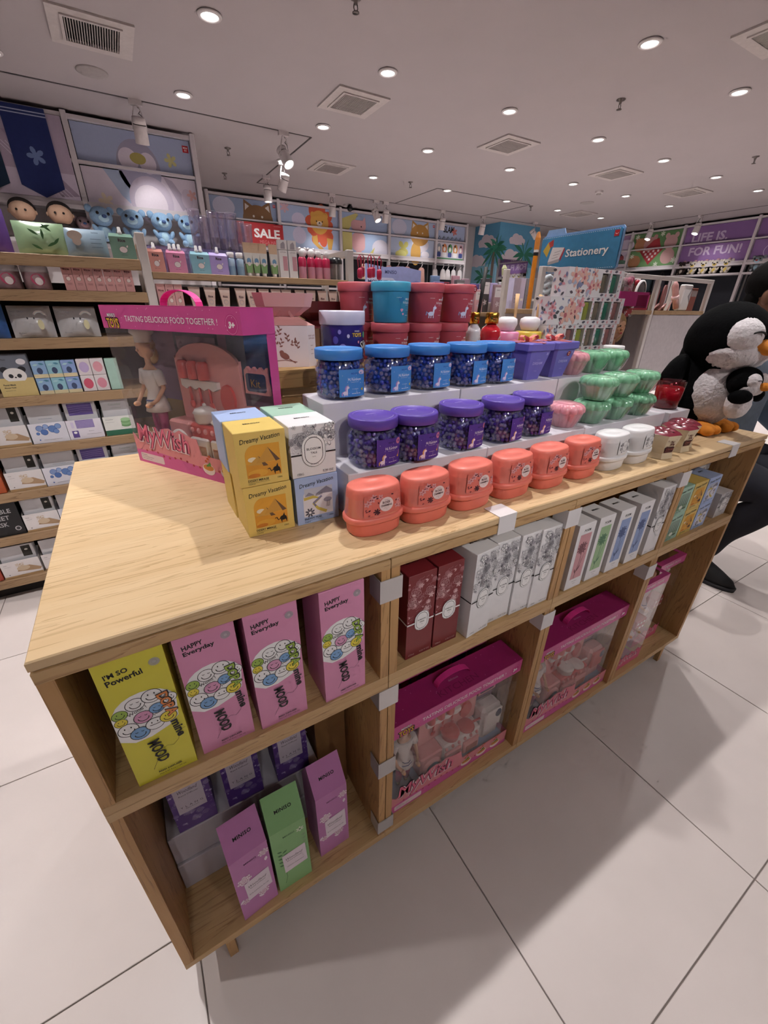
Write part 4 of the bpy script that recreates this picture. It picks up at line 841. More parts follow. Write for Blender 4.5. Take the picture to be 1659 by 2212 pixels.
# ---------------------------------------------------------------- gel bead jars
JAR = clear('jar_plastic', gloss=.35, rough=.06, tint='#eef0fb')
def bead_jar(name, lidc, b1, b2, b3, lab):
    t = thing('bead_jar', 'x', 'bead jar', (0, 0, 0), 0, name)
    k = sup(2.7)
    prof = [(.032, .0005), (.0405, .003), (.0435, .010), (.0442, .042), (.0425, .055), (.0385, .064), (.0365, .070)]
    G().lathe(prof, JAR, seg=40, fn=lambda r_, z_: k(r_, z_) if z_ < .06 else 1+(k(r_, z_)-1)*.35, cap1=False).build('jar_shell', t)
    R = random.Random(len(name)); bm = [plastic('bead_'+b1[1:], b1, rough=.08, coat=.6, var=.1), plastic('bead_'+b2[1:], b2, rough=.08, coat=.6, var=.1), clear('bead_clear', gloss=.9, rough=.04, tint='#f0f0fb', fog=.22, fogc=b3)]
    g = G(); g.lathe([(.026, .004), (.031, .006), (.032, .060), (.02, .064)], plastic('bead_core_'+b1[1:], b2, rough=.2, var=.5, vs=220), seg=20, fn=k)
    n = 0
    for zi in range(8):
        for ai in range(26):
            a = 2*PI*(ai+.5*(zi % 2)+R.uniform(-.3, .3))/26; z = .0085+.0078*zi+R.uniform(-.0015, .0015); r = R.uniform(.0034, .0050)
            q = (.0418 if z < .052 else .0375)*k(a, z)-r*1.05
            g.ball((q*math.cos(a), q*math.sin(a), z), r, R.choice((bm[0], bm[1], bm[2], bm[2], bm[2])), 7, 5)
    g.build('gel_beads', t, kind='stuff')
    LM = plastic('lid_'+lidc[1:], lidc, rough=.38, var=.02)
    l = G().lathe([(.0425, .0685), (.0440, .0695), (.0440, .0845), (.0428, .0865), (.040, .0868), (.0395, .0862), (.001, .0862)], LM, seg=44, cap0=False, cap1=False).build('lid', t)
    d = D((0, 0, .0863), (1, 0, 0), (0, 1, 0)); I = ink(lab['lidink']); d.text('MINISO', 0, .006, .0045, I, 'c', bold=.03); d.text('Gel Crystal', 0, -.004, .0022, I, 'c'); d.text('250 g', 0, -.008, .0018, I, 'c'); d.ring(0, 0, .036, .036, .0009, I, 30, -2.6, -.5); d.ring(0, 0, .036, .036, .0009, I, 30, .5, 2.6); d.build('lid_print', l)
    B = .0444
    d = D((0, 0, 0), lift=.0006); d.st = .000014
    def bend(x, y, kk):
        th = -PI/2+.22+x/.045; q = B*k(th, 0)*(1-.0 if y < .045 else 1)+kk; return (q*math.cos(th), q*math.sin(th), y)
    d.bend = bend
    LB = ink(lab['bg']); d.rect(-.0265, .0065, .0265, .0540, LB)
    d.text('MINISO', .004, .0450, .0036, ink(lab['dk']), 'c', bold=.02); d.text('Hi Rainbow', .003, .0345, .0050, WHITE, 'c', width=.026); d.text('Gel Crystal Freshener', .003, .0312, .0016, WHITE, 'c')
    d.text('Net weight 250 g', .004, .0190, .0016, WHITE, 'c'); [d.rect(-.003+.0045*i, .0115, .0005+.0045*i, .0124, WHITE) for i in range(4)]
    H = ink('#e8dcea'); cx, cy = -.0145, .0175      # little horse with a bright mane
    d.ell(cx-.001, cy-.004, .0048, .0034, H, 14); d.poly([(cx+.0005, cy-.004), (cx+.0035, cy-.003), (cx+.0035, cy+.006), (cx+.001, cy+.0065)], H); d.ell(cx+.0035, cy+.0055, .0032, .0024, H, 12); d.poly([(cx+.003, cy+.0078), (cx+.0042, cy+.0078), (cx+.0045, cy+.0115)], ink('#e3b25a'))
    for x in (-.004, -.001, .002): d.rect(cx+x, cy-.0095, cx+x+.0012, cy-.005, H)
    d.line([(cx+.002, cy+.0085), (cx-.001, cy+.004), (cx-.0005, cy-.001)], .0022, ink(lab['mane'])); d.line([(cx-.0055, cy-.002), (cx-.0075, cy-.005), (cx-.007, cy-.009)], .0016, ink(lab['mane']))
    if lab['deco'] == 'donut': d.ring(.0175, .0475, .0055, .0055, .0034, ink('#c97a9a'), 16); d.line([(.017, .022), (.021, .030)], .0028, ink('#b46a9c')); d.flower(.0165, .0205, .0026, ink('#e3b93f'), 5)
    else: d.ell(.017, .0485, .006, .004, ink('#dcc6dc'), 12); d.ell(.021, .0475, .004, .003, ink('#dcc6dc'), 10); d.flower(.0185, .0185, .003, ink('#d9b93a'), 3)
    R2 = random.Random(3); [d.ell(R2.uniform(-.021, .021), R2.uniform(.012, .05), .0005, .0005, WHITE, 6) for _ in range(14)]
    d.build('label_print', t)
    return Family(t)
f = bead_jar('purple lidded bead jars', '#5f45a8', '#3f2a80', '#6a55a5', '#c6c2d8', dict(bg='#4a2f8f', lidink='#b9a9e2', dk='#2f1d66', mane='#d9a95c', deco='donut'))
for k, (x, y) in enumerate(((.511, .163), (.594, .157), (.7135, .167), (.824, .1645), (.921, .170))): q_ = f.put((x, y, Z1), 'purple lidded gel bead jar, %s from the left on the low riser' % ORD[k], (.0, -.04, .06, .10, .05)[k])
f = bead_jar('blue lidded bead jars on', '#3f83cf', '#22409f', '#3a62b8', '#b9c0d8', dict(bg='#4488cc', lidink='#7fb3ea', dk='#2a5fae', mane='#b98ac6', deco='cloud'))
for k, (x, y) in enumerate(((.5005, .2735), (.6065, .2765), (.708, .2785), (.807, .2745), (.891, .2745))): f.put((x, y, Z2), 'blue lidded gel bead jar, %s from the left on the tall riser' % ORD[k], (-.08, .0, .02, .06, .05)[k])
# ---------------------------------------------------------------- lilac flower pots with ribbon
LIL = plastic('lilac_plastic', '#6f68bd', rough=.45, var=.02); RIB = mat('coral_ribbon', '#ea8478', rough=.45, var=.03)
t = thing('lilac_pot', 'x', 'gift pot', (0, 0, 0), 0, 'lilac gift pots')
def sq(r, z, c=.006): return [(-r+c, -r, z), (r-c, -r, z), (r, -r+c, z), (r, r-c, z), (r-c, r, z), (-r+c, r, z), (-r, r-c, z), (-r, -r+c, z)]
G().loft([sq(.027, 0), sq(.0275, .002), sq(.0415, .068)], LIL, smooth=False, cap1=False).build('pot', t)
G().loft([sq(.0445, .066), sq(.046, .068), sq(.046, .081), sq(.0445, .083)], LIL, smooth=False).build('lid', t)
g = G(); g.box(-.0465, .0465, -.006, .006, .083, .0842, RIB); g.box(-.006, .006, -.0465, .0465, .083, .0842, RIB); g.build('ribbon_band', t)
b = G()
for s in (-1, 1):
    pts = [(0, 0), (s*.010, .010), (s*.024, .014), (s*.030, .008), (s*.022, .002), (s*.008, .001), (0, 0)]
    b.loft([[(x, -.006+.012*j, .0845+z) for x, z in pts] for j in (0, 1)], RIB, cap0=False, cap1=False, closed=False)
    b.add([(0, -.005, .0846), (s*.034, -.014, .0846), (s*.036, -.004, .0846), (0, .005, .0846)], [(0, 1, 2, 3)], RIB)
b.box(-.005, .005, -.006, .006, .0845, .0925, RIB); b.build('bow', t)
nrm = Vector((0, -.068, -.0145)).normalized(); d = D((0, -.0278, .002), (1, 0, 0), (0, -.014, .066)); LI = ink('#a9a2dc')
d.text('DREAM', 0, .034, .0065, LI, 'c', bold=.03, width=.034); d.text('sweet garden', 0, .044, .0022, LI, 'c'); d.text('CANDLE', 0, .018, .002, LI, 'c'); d.flower(.026, .058, .004, LI, 4); d.build('lettering', t)
f = Family(t); f.put((1.000, .276, Z2), 'lilac DREAM gift pot with ribbon next to the blue jars', .05); q_ = f.put((1.099, .282, Z2), 'lilac DREAM gift pot with ribbon and red sticker', .05)
def red_dot(parent, o, u=(1, 0, 0), v=(0, 0, 1)):
    e = D(o, u, v, lift=.0008); e.ell(0, 0, .0062, .0062, ink('#8f1f2e'), 18); e.text('BUY', 0, .0008, .0022, WHITE, 'c', bold=.03); e.text('ME', 0, -.003, .0022, WHITE, 'c', bold=.03); e.build('round_sticker', parent)
red_dot(q_, (.012, -.0395, .056), (1, 0, 0), (0, -.014, .066))
# ---------------------------------------------------------------- shell shaped pots
def shell_pot(c, nm):
    m = plastic('pearl_'+nm, c, rough=.16, coat=.7, var=.06, vs=60); film = clear('shrink_film_pot', gloss=.8, rough=.15)
    t = thing('fluted_pot', 'x', 'fluted pot', (0, 0, 0), 0, nm+' fluted pots')
    fl = lambda a, z: .93+.13*math.sqrt(abs(math.cos(6*a)))*(.5+.5*min(1, z/.03))
    G().lathe([(.026, 0), (.028, .001), (.034, .018), (.0395, .034)], m, seg=96, fn=fl, cap1=False).build('bowl', t)
    l = G().lathe([(.0395, .033), (.0425, .036), (.0425, .042), (.0405, .0475), (.036, .0525), (.029, .0547), (.020, .0555), (.001, .0545)], m, seg=96, fn=lambda a, z: (.90+.16*math.sqrt(abs(math.cos(6*a)))) if z < .0548 else 1.0, cap0=False, cap1=False).build('lid', t)
    G().lathe([(.024, .0556), (.022, .0566), (.001, .0566)], m, seg=30, cap0=False, cap1=False).build('medallion', l)
    G().lathe([(.0300, .0015), (.0385, .018), (.0440, .036)], film, seg=30, cap0=False, cap1=False, fn=lambda a, z: 1+.012*math.sin(9*a)).build('shrink_film', t)
    return Family(t)
f = shell_pot('#7fbb95', 'mint green')
for k, (x, y) in enumerate(((1.138, .166), (1.231, .165), (1.332, .163))): f.put((x, y, Z1), 'mint green fluted pot, %s in the bottom row' % ORD[k], .2*k)
for k, (x, y) in enumerate(((1.140, .162), (1.236, .168), (1.337, .172))): f.put((x, y, Z1+.0568), 'mint green fluted pot, %s in the upper row' % ORD[k], .3*k+.1)
f.put((1.256, .272, Z2), 'mint green fluted pot at the rear beside the pink one', .4); f.put((1.345, .275, Z2), 'mint green fluted pot at the rear right', .1)
f = shell_pot('#e39aa6', 'rose pink'); f.put((1.0475, .1725, Z1), 'rose pink fluted pot next to the purple jars', .1); f.put((1.172, .276, Z2), 'rose pink fluted pot next to the lilac pots', .1)
# ---------------------------------------------------------------- round tubs on the crate
def tub(c, lc, horse):
    m = plastic('tub_'+c[1:], c, rough=.5, var=.02); t = thing('round_tub', 'x', 'tub', (0, 0, 0), 0, 'round gel tubs')
    G().lathe([(.0365, 0), (.038, .002), (.0415, .064)], m, seg=40, cap1=False).build('body', t)
    G().lathe([(.043, .0625), (.0445, .064), (.0445, .0785), (.043, .081), (.040, .0816), (.001, .0808)], plastic('tublid_'+lc[1:], lc, rough=.5, var=.02), seg=40, cap0=False, cap1=False).build('lid', t)
    d = D((0, 0, 0), lift=.0005); d.st = .000014
    def bend(x, y, kk): th = -PI/2+.25+x/.040; q = .038+.0035*y/.064+kk; return (q*math.cos(th), q*math.sin(th), y)
    d.bend = bend; d.text('MINISO', .008, .046, .0035, WHITE, 'c', bold=.01); d.text('Hi Rainbow', .006, .0385, .0050, WHITE, 'c', width=.026); d.text('gel air freshener', .007, .035, .0016, WHITE, 'c'); d.text('Net weight 280 g', .009, .025, .0016, WHITE, 'c'); [d.rect(.002+.004*i, .0155, .005+.004*i, .0163, WHITE) for i in range(4)]; d.text('scented beads', -.018, .050, .0015, WHITE, 'c')
    H = ink('#cfd0e0')
    if horse:
        cx, cy = -.016, .022; d.ell(cx-.003, cy-.003, .0075, .0045, H, 14); d.poly([(cx, cy-.003), (cx+.005, cy-.002), (cx+.006, cy+.010), (cx+.002, cy+.010)], H); d.ell(cx+.006, cy+.009, .0048, .0032, H, 12); d.poly([(cx+.004, cy+.012), (cx+.006, cy+.012), (cx+.0065, cy+.017)], H)
        for x in (-.009, -.004, .002): d.rect(cx+x, cy-.012, cx+x+.002, cy-.004, H)
        d.line([(cx-.010, cy-.002), (cx-.014, cy+.001), (cx-.015, cy-.006)], .0028, ink('#8f93b8')); d.ell(.020, .050, .006, .0045, H, 12); d.ell(.024, .047, .004, .004, H, 10)
    else:
        for x, y, r, cc in ((-.012, .046, .0065, '#1f6fa0'), (-.010, .026, .0038, '#d996b4'), (-.006, .018, .0026, '#d996b4')): d.ell(x-r*.45, y+r*.2, r*.6, r*.6, ink(cc), 12); d.ell(x+r*.45, y+r*.2, r*.6, r*.6, ink(cc), 12); d.poly([(x-r*.95, y), (x+r*.95, y), (x, y-r)], ink(cc))
        d.line([(-.012, .041), (-.015, .034), (-.012, .026)], .0006, ink('#1f6fa0'))
    d.build('label_print', t); return Family(t)
f = tub('#a8414c', '#b8515a', True); f2 = tub('#2f86a8', '#3f9cbb', False)
for k, (x, y, l) in enumerate(((.7035, .4265, 'red gel tub below the blue tub'), (.795, .425, 'red gel tub in the lower row, middle one'), (.882, .4295, 'red gel tub in the lower row next to the bottles'))): f.put((x, y, ZC), l, .1)
f2.put((.7035, .4265, ZC+.0820), 'bright blue gel tub on top among the red ones', .12); f.put((.6585, .505, ZC+.0820), 'red gel tub on top, behind the blue tub at the left'); f.put((.6585, .508, ZC), 'red gel tub hidden under the rear left one')
f.put((.795, .423, ZC+.0820), 'red gel tub with horse print right of the blue tub', .02); q_ = f.put((.892, .426, ZC+.0820), 'red gel tub with horse print and round sticker', .05); red_dot(q_, (.020, -.0405, .072))
# slime jar
t = thing('slime_jar', 'dark violet slime jar with white lid behind the blue jars', 'slime jar', (.583, .430, ZC))
G().lathe([(.044, 0), (.047, .004), (.0475, .078), (.046, .082)], plastic('slime_violet', '#2b2470', rough=.15, coat=.5, var=.15), seg=36).build('jar', t)
G().lathe([(.0485, .079), (.0495, .081), (.0495, .103), (.048, .106), (.001, .106)], plastic('slime_lid', '#cfcbe0', rough=.4), seg=36, cap0=False, cap1=False).build('lid', t)
d = D((0, 0, 0), lift=.0006); d.bend = lambda x, y, kk: ((.0476+kk)*math.cos(-PI/2+.2+x/.047), (.0476+kk)*math.sin(-PI/2+.2+x/.047), y); d.st = .000014
d.text('MINISO', .003, .066, .0028, WHITE, 'c'); d.text('TOYS', .003, .056, .008, ink('#d9b23a'), 'c', bold=.05); d.text('Slime', .012, .028, .018, BLACK, 'l', bold=.09, rot=.2, shear=.2); d.text('Slime', .012, .029, .0165, WHITE, 'l', bold=.0, rot=.2, shear=.2)
for x, y, r, c in ((-.030, .03, .010, '#7f79c9'), (-.045, .05, .006, '#4a44a8'), (-.018, .058, .003, '#c9c4ea'), (-.036, .066, .0035, '#8a84d0'), (.0, .022, .008, '#5a54b8'), (.026, .060, .005, '#4f9a7a'), (.006, .046, .0022, '#d18ab0')): d.ell(x, y, r, r*1.3, ink(c), 14)
d.build('label_print', t)
# perfume bottles, diffusers
GOLD = mat('polished_gold', '#c9973f', rough=.2, metal=1.0, var=.02)
def bottle(label, x, y, r, body, reed):
    t = thing('perfume_bottle', label, 'perfume bottle', (x, y, ZC)); G().lathe([(r*.92, 0), (r, .003), (r, .058), (r*.9, .066), (r*.55, .074), (r*.5, .078)], plastic('bottle_'+body[1:], body, rough=.12, coat=.8, var=.06), seg=28).build('glass', t)
    G().lathe([(r*.66, .078), (r*.66, .102), (r*.6, .104)], GOLD, seg=24).build('cap', t)
    d = D((0, 0, 0), lift=.0006); d.bend = lambda px, py, kk: ((r+kk)*math.cos(-PI/2+.5+px/r), (r+kk)*math.sin(-PI/2+.5+px/r), py); d.ell(0, .03, .011, .018, WHITE, 22); d.ring(0, .03, .0095, .0165, .0006, BLACK); d.text('BLOSSOM', 0, .031, .0024, BLACK, 'c', width=.013); d.text('TALE', 0, .0265, .0024, BLACK, 'c'); d.build('label_print', t)
    if reed: G().tube([(.01, 0, .09), (.024, .004, .205)], .0045, BLACK, 8).build('black_reed', t)
bottle('white glass perfume bottle with gold cap beside the red tubs', .957, .425, .0185, '#d9d5d8', True); bottle('red glass perfume bottle with gold cap beside the pink diffuser', 1.012, .420, .0265, '#c4232f', False)
def diffuser(label, x, y, c, reeds):
    t = thing('reed_diffuser', label, 'diffuser', (x, y, ZC)); m = plastic('diff_'+c[1:], c, rough=.3, var=.04)
    G().lathe([(.034, 0), (.036, .003), (.037, .052), (.034, .056), (.018, .0575)], m, seg=32).build('bottle', t)
    G().lathe([(.014, .056), (.022, .060), (.0285, .075), (.0265, .088), (.016, .0935), (.001, .094)], plastic('diff_bulb', '#e8e2e6', rough=.35), seg=28, cap0=False, cap1=False).build('bulb', t)
    for a, b in reeds: G().tube([a, b], .0036, mat('reed_wood', '#d3ab7c', rough=.6), 7).build('reed', t)
diffuser('pink reed diffuser with white ball and beige reeds', 1.094, .445, '#e08ab0', [((.028, .0, .085), (.034, .01, .150)), ((.034, .006, .085), (.042, .012, .150))])
diffuser('yellow reed diffuser with white ball and beige reeds', 1.176, .437, '#d6b84a', [((.026, .0, .085), (.036, .01, .150)), ((.032, .006, .085), (.044, .01, .148))])
# ---------------------------------------------------------------- tiered floral gift boxes
FLC = mat('floral_card', '#e3dde2', rough=.5, var=.02); VT = [mat('votive_green', '#2f6a58', rough=.2, coat=.5), mat('votive_mauve', '#8f6262', rough=.2, coat=.5), mat('votive_olive', '#8a8f3f', rough=.2, coat=.5), mat('votive_brown', '#6f6458', rough=.2, coat=.5)]
def gift_tier(label, x0, x1, y0, z0, wins, seed):
    t = thing('candle_gift_set', label, 'gift set', (x0, y0, z0), 0, 'floral candle gift sets'); w = x1-x0; h = .0725; dp = .05; wx = w-wins*.047-.008
    g = G(); g.box(0, w, .03, dp, 0, h, FLC); g.box(0, w, 0, .03, 0, .012, FLC); g.box(0, w, 0, .03, h-.010, h, FLC); g.box(0, wx, 0, .03, .012, h-.010, FLC)
    for k in range(wins): g.box(wx+.047*k+.037, wx+.047*k+.047, 0, .03, .012, h-.010, FLC)
    g.box(w-.008, w, 0, .03, .012, h-.01, FLC); g.build('sleeve', t)
    for k in range(wins): G().lathe([(.0165, .0125), (.018, .014), (.0185, .055), (.017, .060)], VT[(k+seed) % 4], (wx+.047*k+.0185, .0195, 0), 18, sy=1.0).build('votive_candle', t)
    d = D((0, 0, 0)); R = random.Random(seed)
    for k in range(int(22*wx/.1)):
        x, y = R.uniform(.004, max(.01, wx-.004)), R.uniform(.004, h-.004); q = min(.026*R.uniform(.5, 1), x+.004, wx-x+.004, y+.002, h-y+.002)
        if q < .004: continue
        if k % 3 == 0: d.flower(x, y, q, ink(R.choice(('#d99aa4', '#e0b0a6'))), 5, ink('#b5626c'), k, .3)
        else: d.leaf(x, y, q, q*.55, R.uniform(0, 6.3), ink(R.choice(('#4a4850', '#7f84a6', '#a8abc4', '#5c4f5a'))))
    for k in range(wins):
        for yy in (.006, h-.005): d.leaf(wx+.047*k+.006, yy, .016, .007, .1, ink('#5c5866')); d.flower(wx+.047*k+.034, yy, .005, ink('#d99aa4'), 5)
        for j in range(4): d.leaf(wx+.047*k+.042, .016+.012*j, .006, .004, 1.5, ink(('#4a4850', '#d99aa4', '#7f84a6', '#d99aa4')[j]))
    d.build('front_print', t)
    e = D((0, dp, 0), (0, -1, 0)); [e.leaf(.01+.012*(j % 4), .012+.018*(j//4), .014, .007, j*1.3, ink(('#4a4850', '#d99aa4', '#7f84a6')[j % 3])) for j in range(14)]; e.build('side_print', t)
gift_tier('floral candle gift set at the bottom of the tier', 1.205, 1.535, .40, ZC, 5, 1); gift_tier('floral candle gift set in the middle of the tier with four votives', 1.205, 1.548, .402, ZC+.0730, 4, 2); gift_tier('floral candle gift set on top of the tier with two votives', 1.262, 1.515, .404, ZC+.1460, 2, 3)
# ---------------------------------------------------------------- toy kitchen boxes
PKB = mat('toy_box_pink', '#cf4f94', rough=.35, coat=.3, var=.05, vs=25); PKD = mat('toy_box_magenta', '#a82c6e', rough=.4, var=.05); ACE = clear('acetate_window', gloss=.25, rough=.07)
SALM = plastic('toy_salmon', '#e59a97', rough=.35, var=.03); TRED = plastic('toy_red', '#d3524f', rough=.3, var=.03); TWHT = plastic('toy_cream', '#e8ddd8', rough=.3, var=.03); SKIN = mat('doll_skin', '#d9a482', rough=.5)
BACKP = mat('toy_backdrop_mauve', '#8f6f8a', rough=.7, var=.08, vs=12); BKB = mat('toy_backdrop_navy', '#3c4562', rough=.7); SILV = mat('toy_tray_blue', '#7f96bd', rough=.5)
def toys_logo(d, x, y, s):
    d.text('MINISO', x, y+s*.95, s*.34, BLACK, 'c', bold=.06, width=s*1.3); d.text('MINISO', x, y+s*.97, s*.30, WHITE, 'c', bold=.02, width=s*1.25); d.text('TOYS', x, y, s*.95, BLACK, 'c', bold=.11, width=s*2.05); d.text('TOYS', x, y+s*.04, s*.82, ink('#e0ae3a'), 'c', bold=.03, width=s*1.8)
def doll(t, x, y, z, s, m_top, m_leg, hair, hat):
    """posed fashion doll, about 0.24 tall at s=1, one continuous body"""
    b = G(); P = lambda a, c, e: (x+a*s, y+c*s, z+e*s)
    b.loft([[P(r*math.cos(t_), q*math.sin(t_), e) for t_ in [2*PI*j/12 for j in range(12)]] for e, r, q in ((.095, .016, .012), (.11, .020, .014), (.125, .013, .010), (.15, .021, .014), (.168, .022, .012), (.174, .012, .009), (.180, .006, .006), (.192, .006, .006), (.196, .012, .012), (.206, .0165, .016), (.218, .0165, .0165), (.228, .011, .012), (.231, .003, .003))], SKIN)
    for k in (-1, 1):
        b.tube([P(k*.010, 0, .11), P(k*.011, -.002, .055), P(k*.011, 0, .03), P(k*.011, 0, .006)], [.0095*s, .007*s, .006*s, .0045*s], SKIN, 8); b.tube([P(k*.020, 0, .166), P(k*.032, .0, .135), P(k*.028, -.018, .112), P(k*.022, -.028, .105)], [.006*s, .005*s, .004*s, .004*s], SKIN, 7); b.ball(P(k*.020, -.032, .103), .0055*s, SKIN, 7, 5, sy=1.5)
    b.ball(P(0, -.0175, .208), .003*s, SKIN, 6, 4)
    bo = b.build('doll', t)
    c = G(); c.loft([[P(r*math.cos(t_), q*math.sin(t_), e) for t_ in [2*PI*j/12 for j in range(12)]] for e, r, q in ((.085, .029, .024), (.10, .026, .02), (.127, .0155, .0125), (.15, .024, .0165), (.17, .0245, .0145))], m_top)
    for k in (-1, 1): c.tube([P(k*.021, 0, .167), P(k*.031, 0, .140)], [.010*s, .009*s], m_top, 8)
    for e in (.098, .108): c.loft([[P(r*math.cos(t_), q*math.sin(t_), ee) for t_ in [2*PI*j/12 for j in range(12)]] for ee, r, q in ((e, .0278-.6*(e-.09), .0225), (e+.003, .0272-.6*(e-.09), .022))], ink('#4a5684'), cap0=False, cap1=False)
    c.build('clothes', bo)
    l = G(); [l.tube([P(k*.010, 0, .10), P(k*.0112, -.002, .055), P(k*.0112, 0, .02)], [.0115*s, .0088*s, .0072*s], m_leg, 8) for k in (-1, 1)]; l.build('trousers', bo)
    h = G(); h.ball(P(0, .004, .216), .0178*s, hair, 10, 7, sz=.95); h.ball(P(0, .012, .198), .012*s, hair, 8, 6, sz=1.6)
    if hat: h.lathe([(.0165*s, .222*s), (.0165*s, .234*s), (.023*s, .240*s), (.021*s, .250*s), (.001, .252*s)], m_top, (x, y, z), 14, cap0=False, cap1=False)
    h.build('hair', bo)
def kitchen(t, x0, z0, W, H, D_, body, top, door, pots):
    """toy kitchen: washer, oven counter with pots, rear wall with utensil rail, fridge"""
    k0 = G().cbox(x0, x0+W*.25, .020, .020+D_, z0, z0+H*.33, body, .004).build('washer', t)
    g = G(); M = Matrix.Translation((x0+W*.125, .020, z0+H*.14)) @ Matrix.Rotation(PI/2, 4, 'X'); q = G().lathe([(W*.105, 0), (W*.105, .004), (W*.085, .008), (W*.07, .006)], door, seg=24, cap0=False, cap1=False); q.lathe([(W*.07, .005), (.001, .008)], ink('#44708c'), seg=20, cap0=False, cap1=False); g.merge(q, M).build('round_door', k0)
    k1 = G().cbox(x0+W*.255, x0+W*.72, .020, .020+D_, z0, z0+H*.33, top, .004).build('oven_counter', t)
    for i in (0, 1):
        a = x0+W*(.27+.225*i); dr = G().cbox(a, a+W*.20, .012, .021, z0+H*.03, z0+H*.22, door, .003).build('oven_door', k1)
        G().box(a+W*.03, a+W*.17, .0105, .0125, z0+H*.06, z0+H*.15, ink('#b5664f')).build('oven_pane', dr)
    for i in range(6): G().ball((x0+W*(.29+.075*i), .018, z0+H*.28), W*.016, SALM if top is not SALM else TRED, 8, 6, sz=1.4).build('knob', k1)
    # rear wall with arch
    pts = [(x0+W*.05, z0+H*.33), (x0+W*.74, z0+H*.33), (x0+W*.74, z0+H*.86)]+[(x0+W*.395+W*.345*math.cos(a), z0+H*.80+H*.18*math.sin(a)) for a in [PI*j/14 for j in range(1, 14)]]+[(x0+W*.05, z0+H*.86)]
    k2 = G().prism(pts, .020+D_*.72, .020+D_*.86, SALM).build('rear_wall', t)
    G().prism([(x0+W*.12, z0+H*.68), (x0+W*.52, z0+H*.68)]+[(x0+W*(.52-.05*i), z0+H*(.60 if i % 2 else .625)) for i in range(9)], .020+D_*.55, .020+D_*.72, TWHT).build('awning', k2)
    for i in range(3):
        xx = x0+W*(.20+.11*i); u = G(); u.tube([(xx, .02+D_*.6, z0+H*.62), (xx, .02+D_*.6, z0+H*.50)], .003, TRED, 6); u.ball((xx, .02+D_*.6, z0+H*.47), .009, TRED, 8, 6, sy=.3); u.build('utensil', k2)
        c = G(); c.lathe([(.011, 0), (.012, .002), (.012, .03), (.008, .036)], TRED, (xx-.01, .02+D_*.6, z0+H*.69), 12); c.build('canister', k2)
    G().prism([(x0+W*(.60+.12*math.cos(a)*.6), z0+H*(.55+.12*math.sin(a))) for a in [2*PI*j/12 for j in range(12)]], .020+D_*.6, .020+D_*.72, TRED).build('cutting_board', k2)
    r = W*.085; c = (x0+W*.38, .020+D_*.38, z0+H*.33)
    p = G().lathe([(r*.8, .001), (r, .006), (r, .022), (r*1.1, .024), (r*.9, .031), (r*.3, .036)], pots, c, 20).build('cooking_pot', t); G().ball((c[0], c[1], c[2]+.039), r*.18, pots, 8, 6).build('lid_knob', p)
    c2 = (x0+W*.57, .020+D_*.34, z0+H*.33); pn = G().lathe([(r*.8, .001), (r*1.05, .010), (r*.9, .014), (r*.2, .018)], pots, c2, 20).build('frying_pan', t); G().tube([(c2[0]+r*.9, c2[1], c2[2]+.008), (c2[0]+r*2.1, c2[1]-.004, c2[2]+.010)], .0035, pots, 6).build('pan_handle', pn)
    # refrigerator / bread oven on the right
    f = G().cbox(x0+W*.745, x0+W*1.0, .022, .020+D_*.95, z0, z0+H*.52, TWHT if top is not TRED else SALM, .010).build('refrigerator', t); G().cbox(x0+W*.76, x0+W*.985, .016, .024, z0+H*.20, z0+H*.50, TRED if top is TRED else TWHT, .006).build('refrigerator_door', f); G().ball((x0+W*.93, .016, z0+H*.42), W*.04, BKB, 10, 6, sy=.3, sz=1.3).build('window', f)
    cl = G().prism([(x0+W*.78+W*.03*i, z0+H*(.78+(.05 if i % 2 else .02))) for i in range(8)]+[(x0+W*1.0, z0+H*.62), (x0+W*.77, z0+H*.62)], .02+D_*.75, .02+D_*.88, SALM).build('sign_board', t)
    d = D((x0+W*.79, .02+D_*.75, z0+H*.64)); d.rect(0, 0, W*.19, H*.14, BKB, .006); d.text('Kit', W*.09, H*.035, H*.06, ink('#c99a4a'), 'c'); d.build('sign_print', cl)
def scallop(x0, x1, n, zb, amp):
    return [(x0+(x1-x0)*i/n, zb+amp*(.6+.4*abs(math.sin(PI*i/2.0)))*math.sin(PI*min(.97, .03+i/n))) for i in range(n+1)]
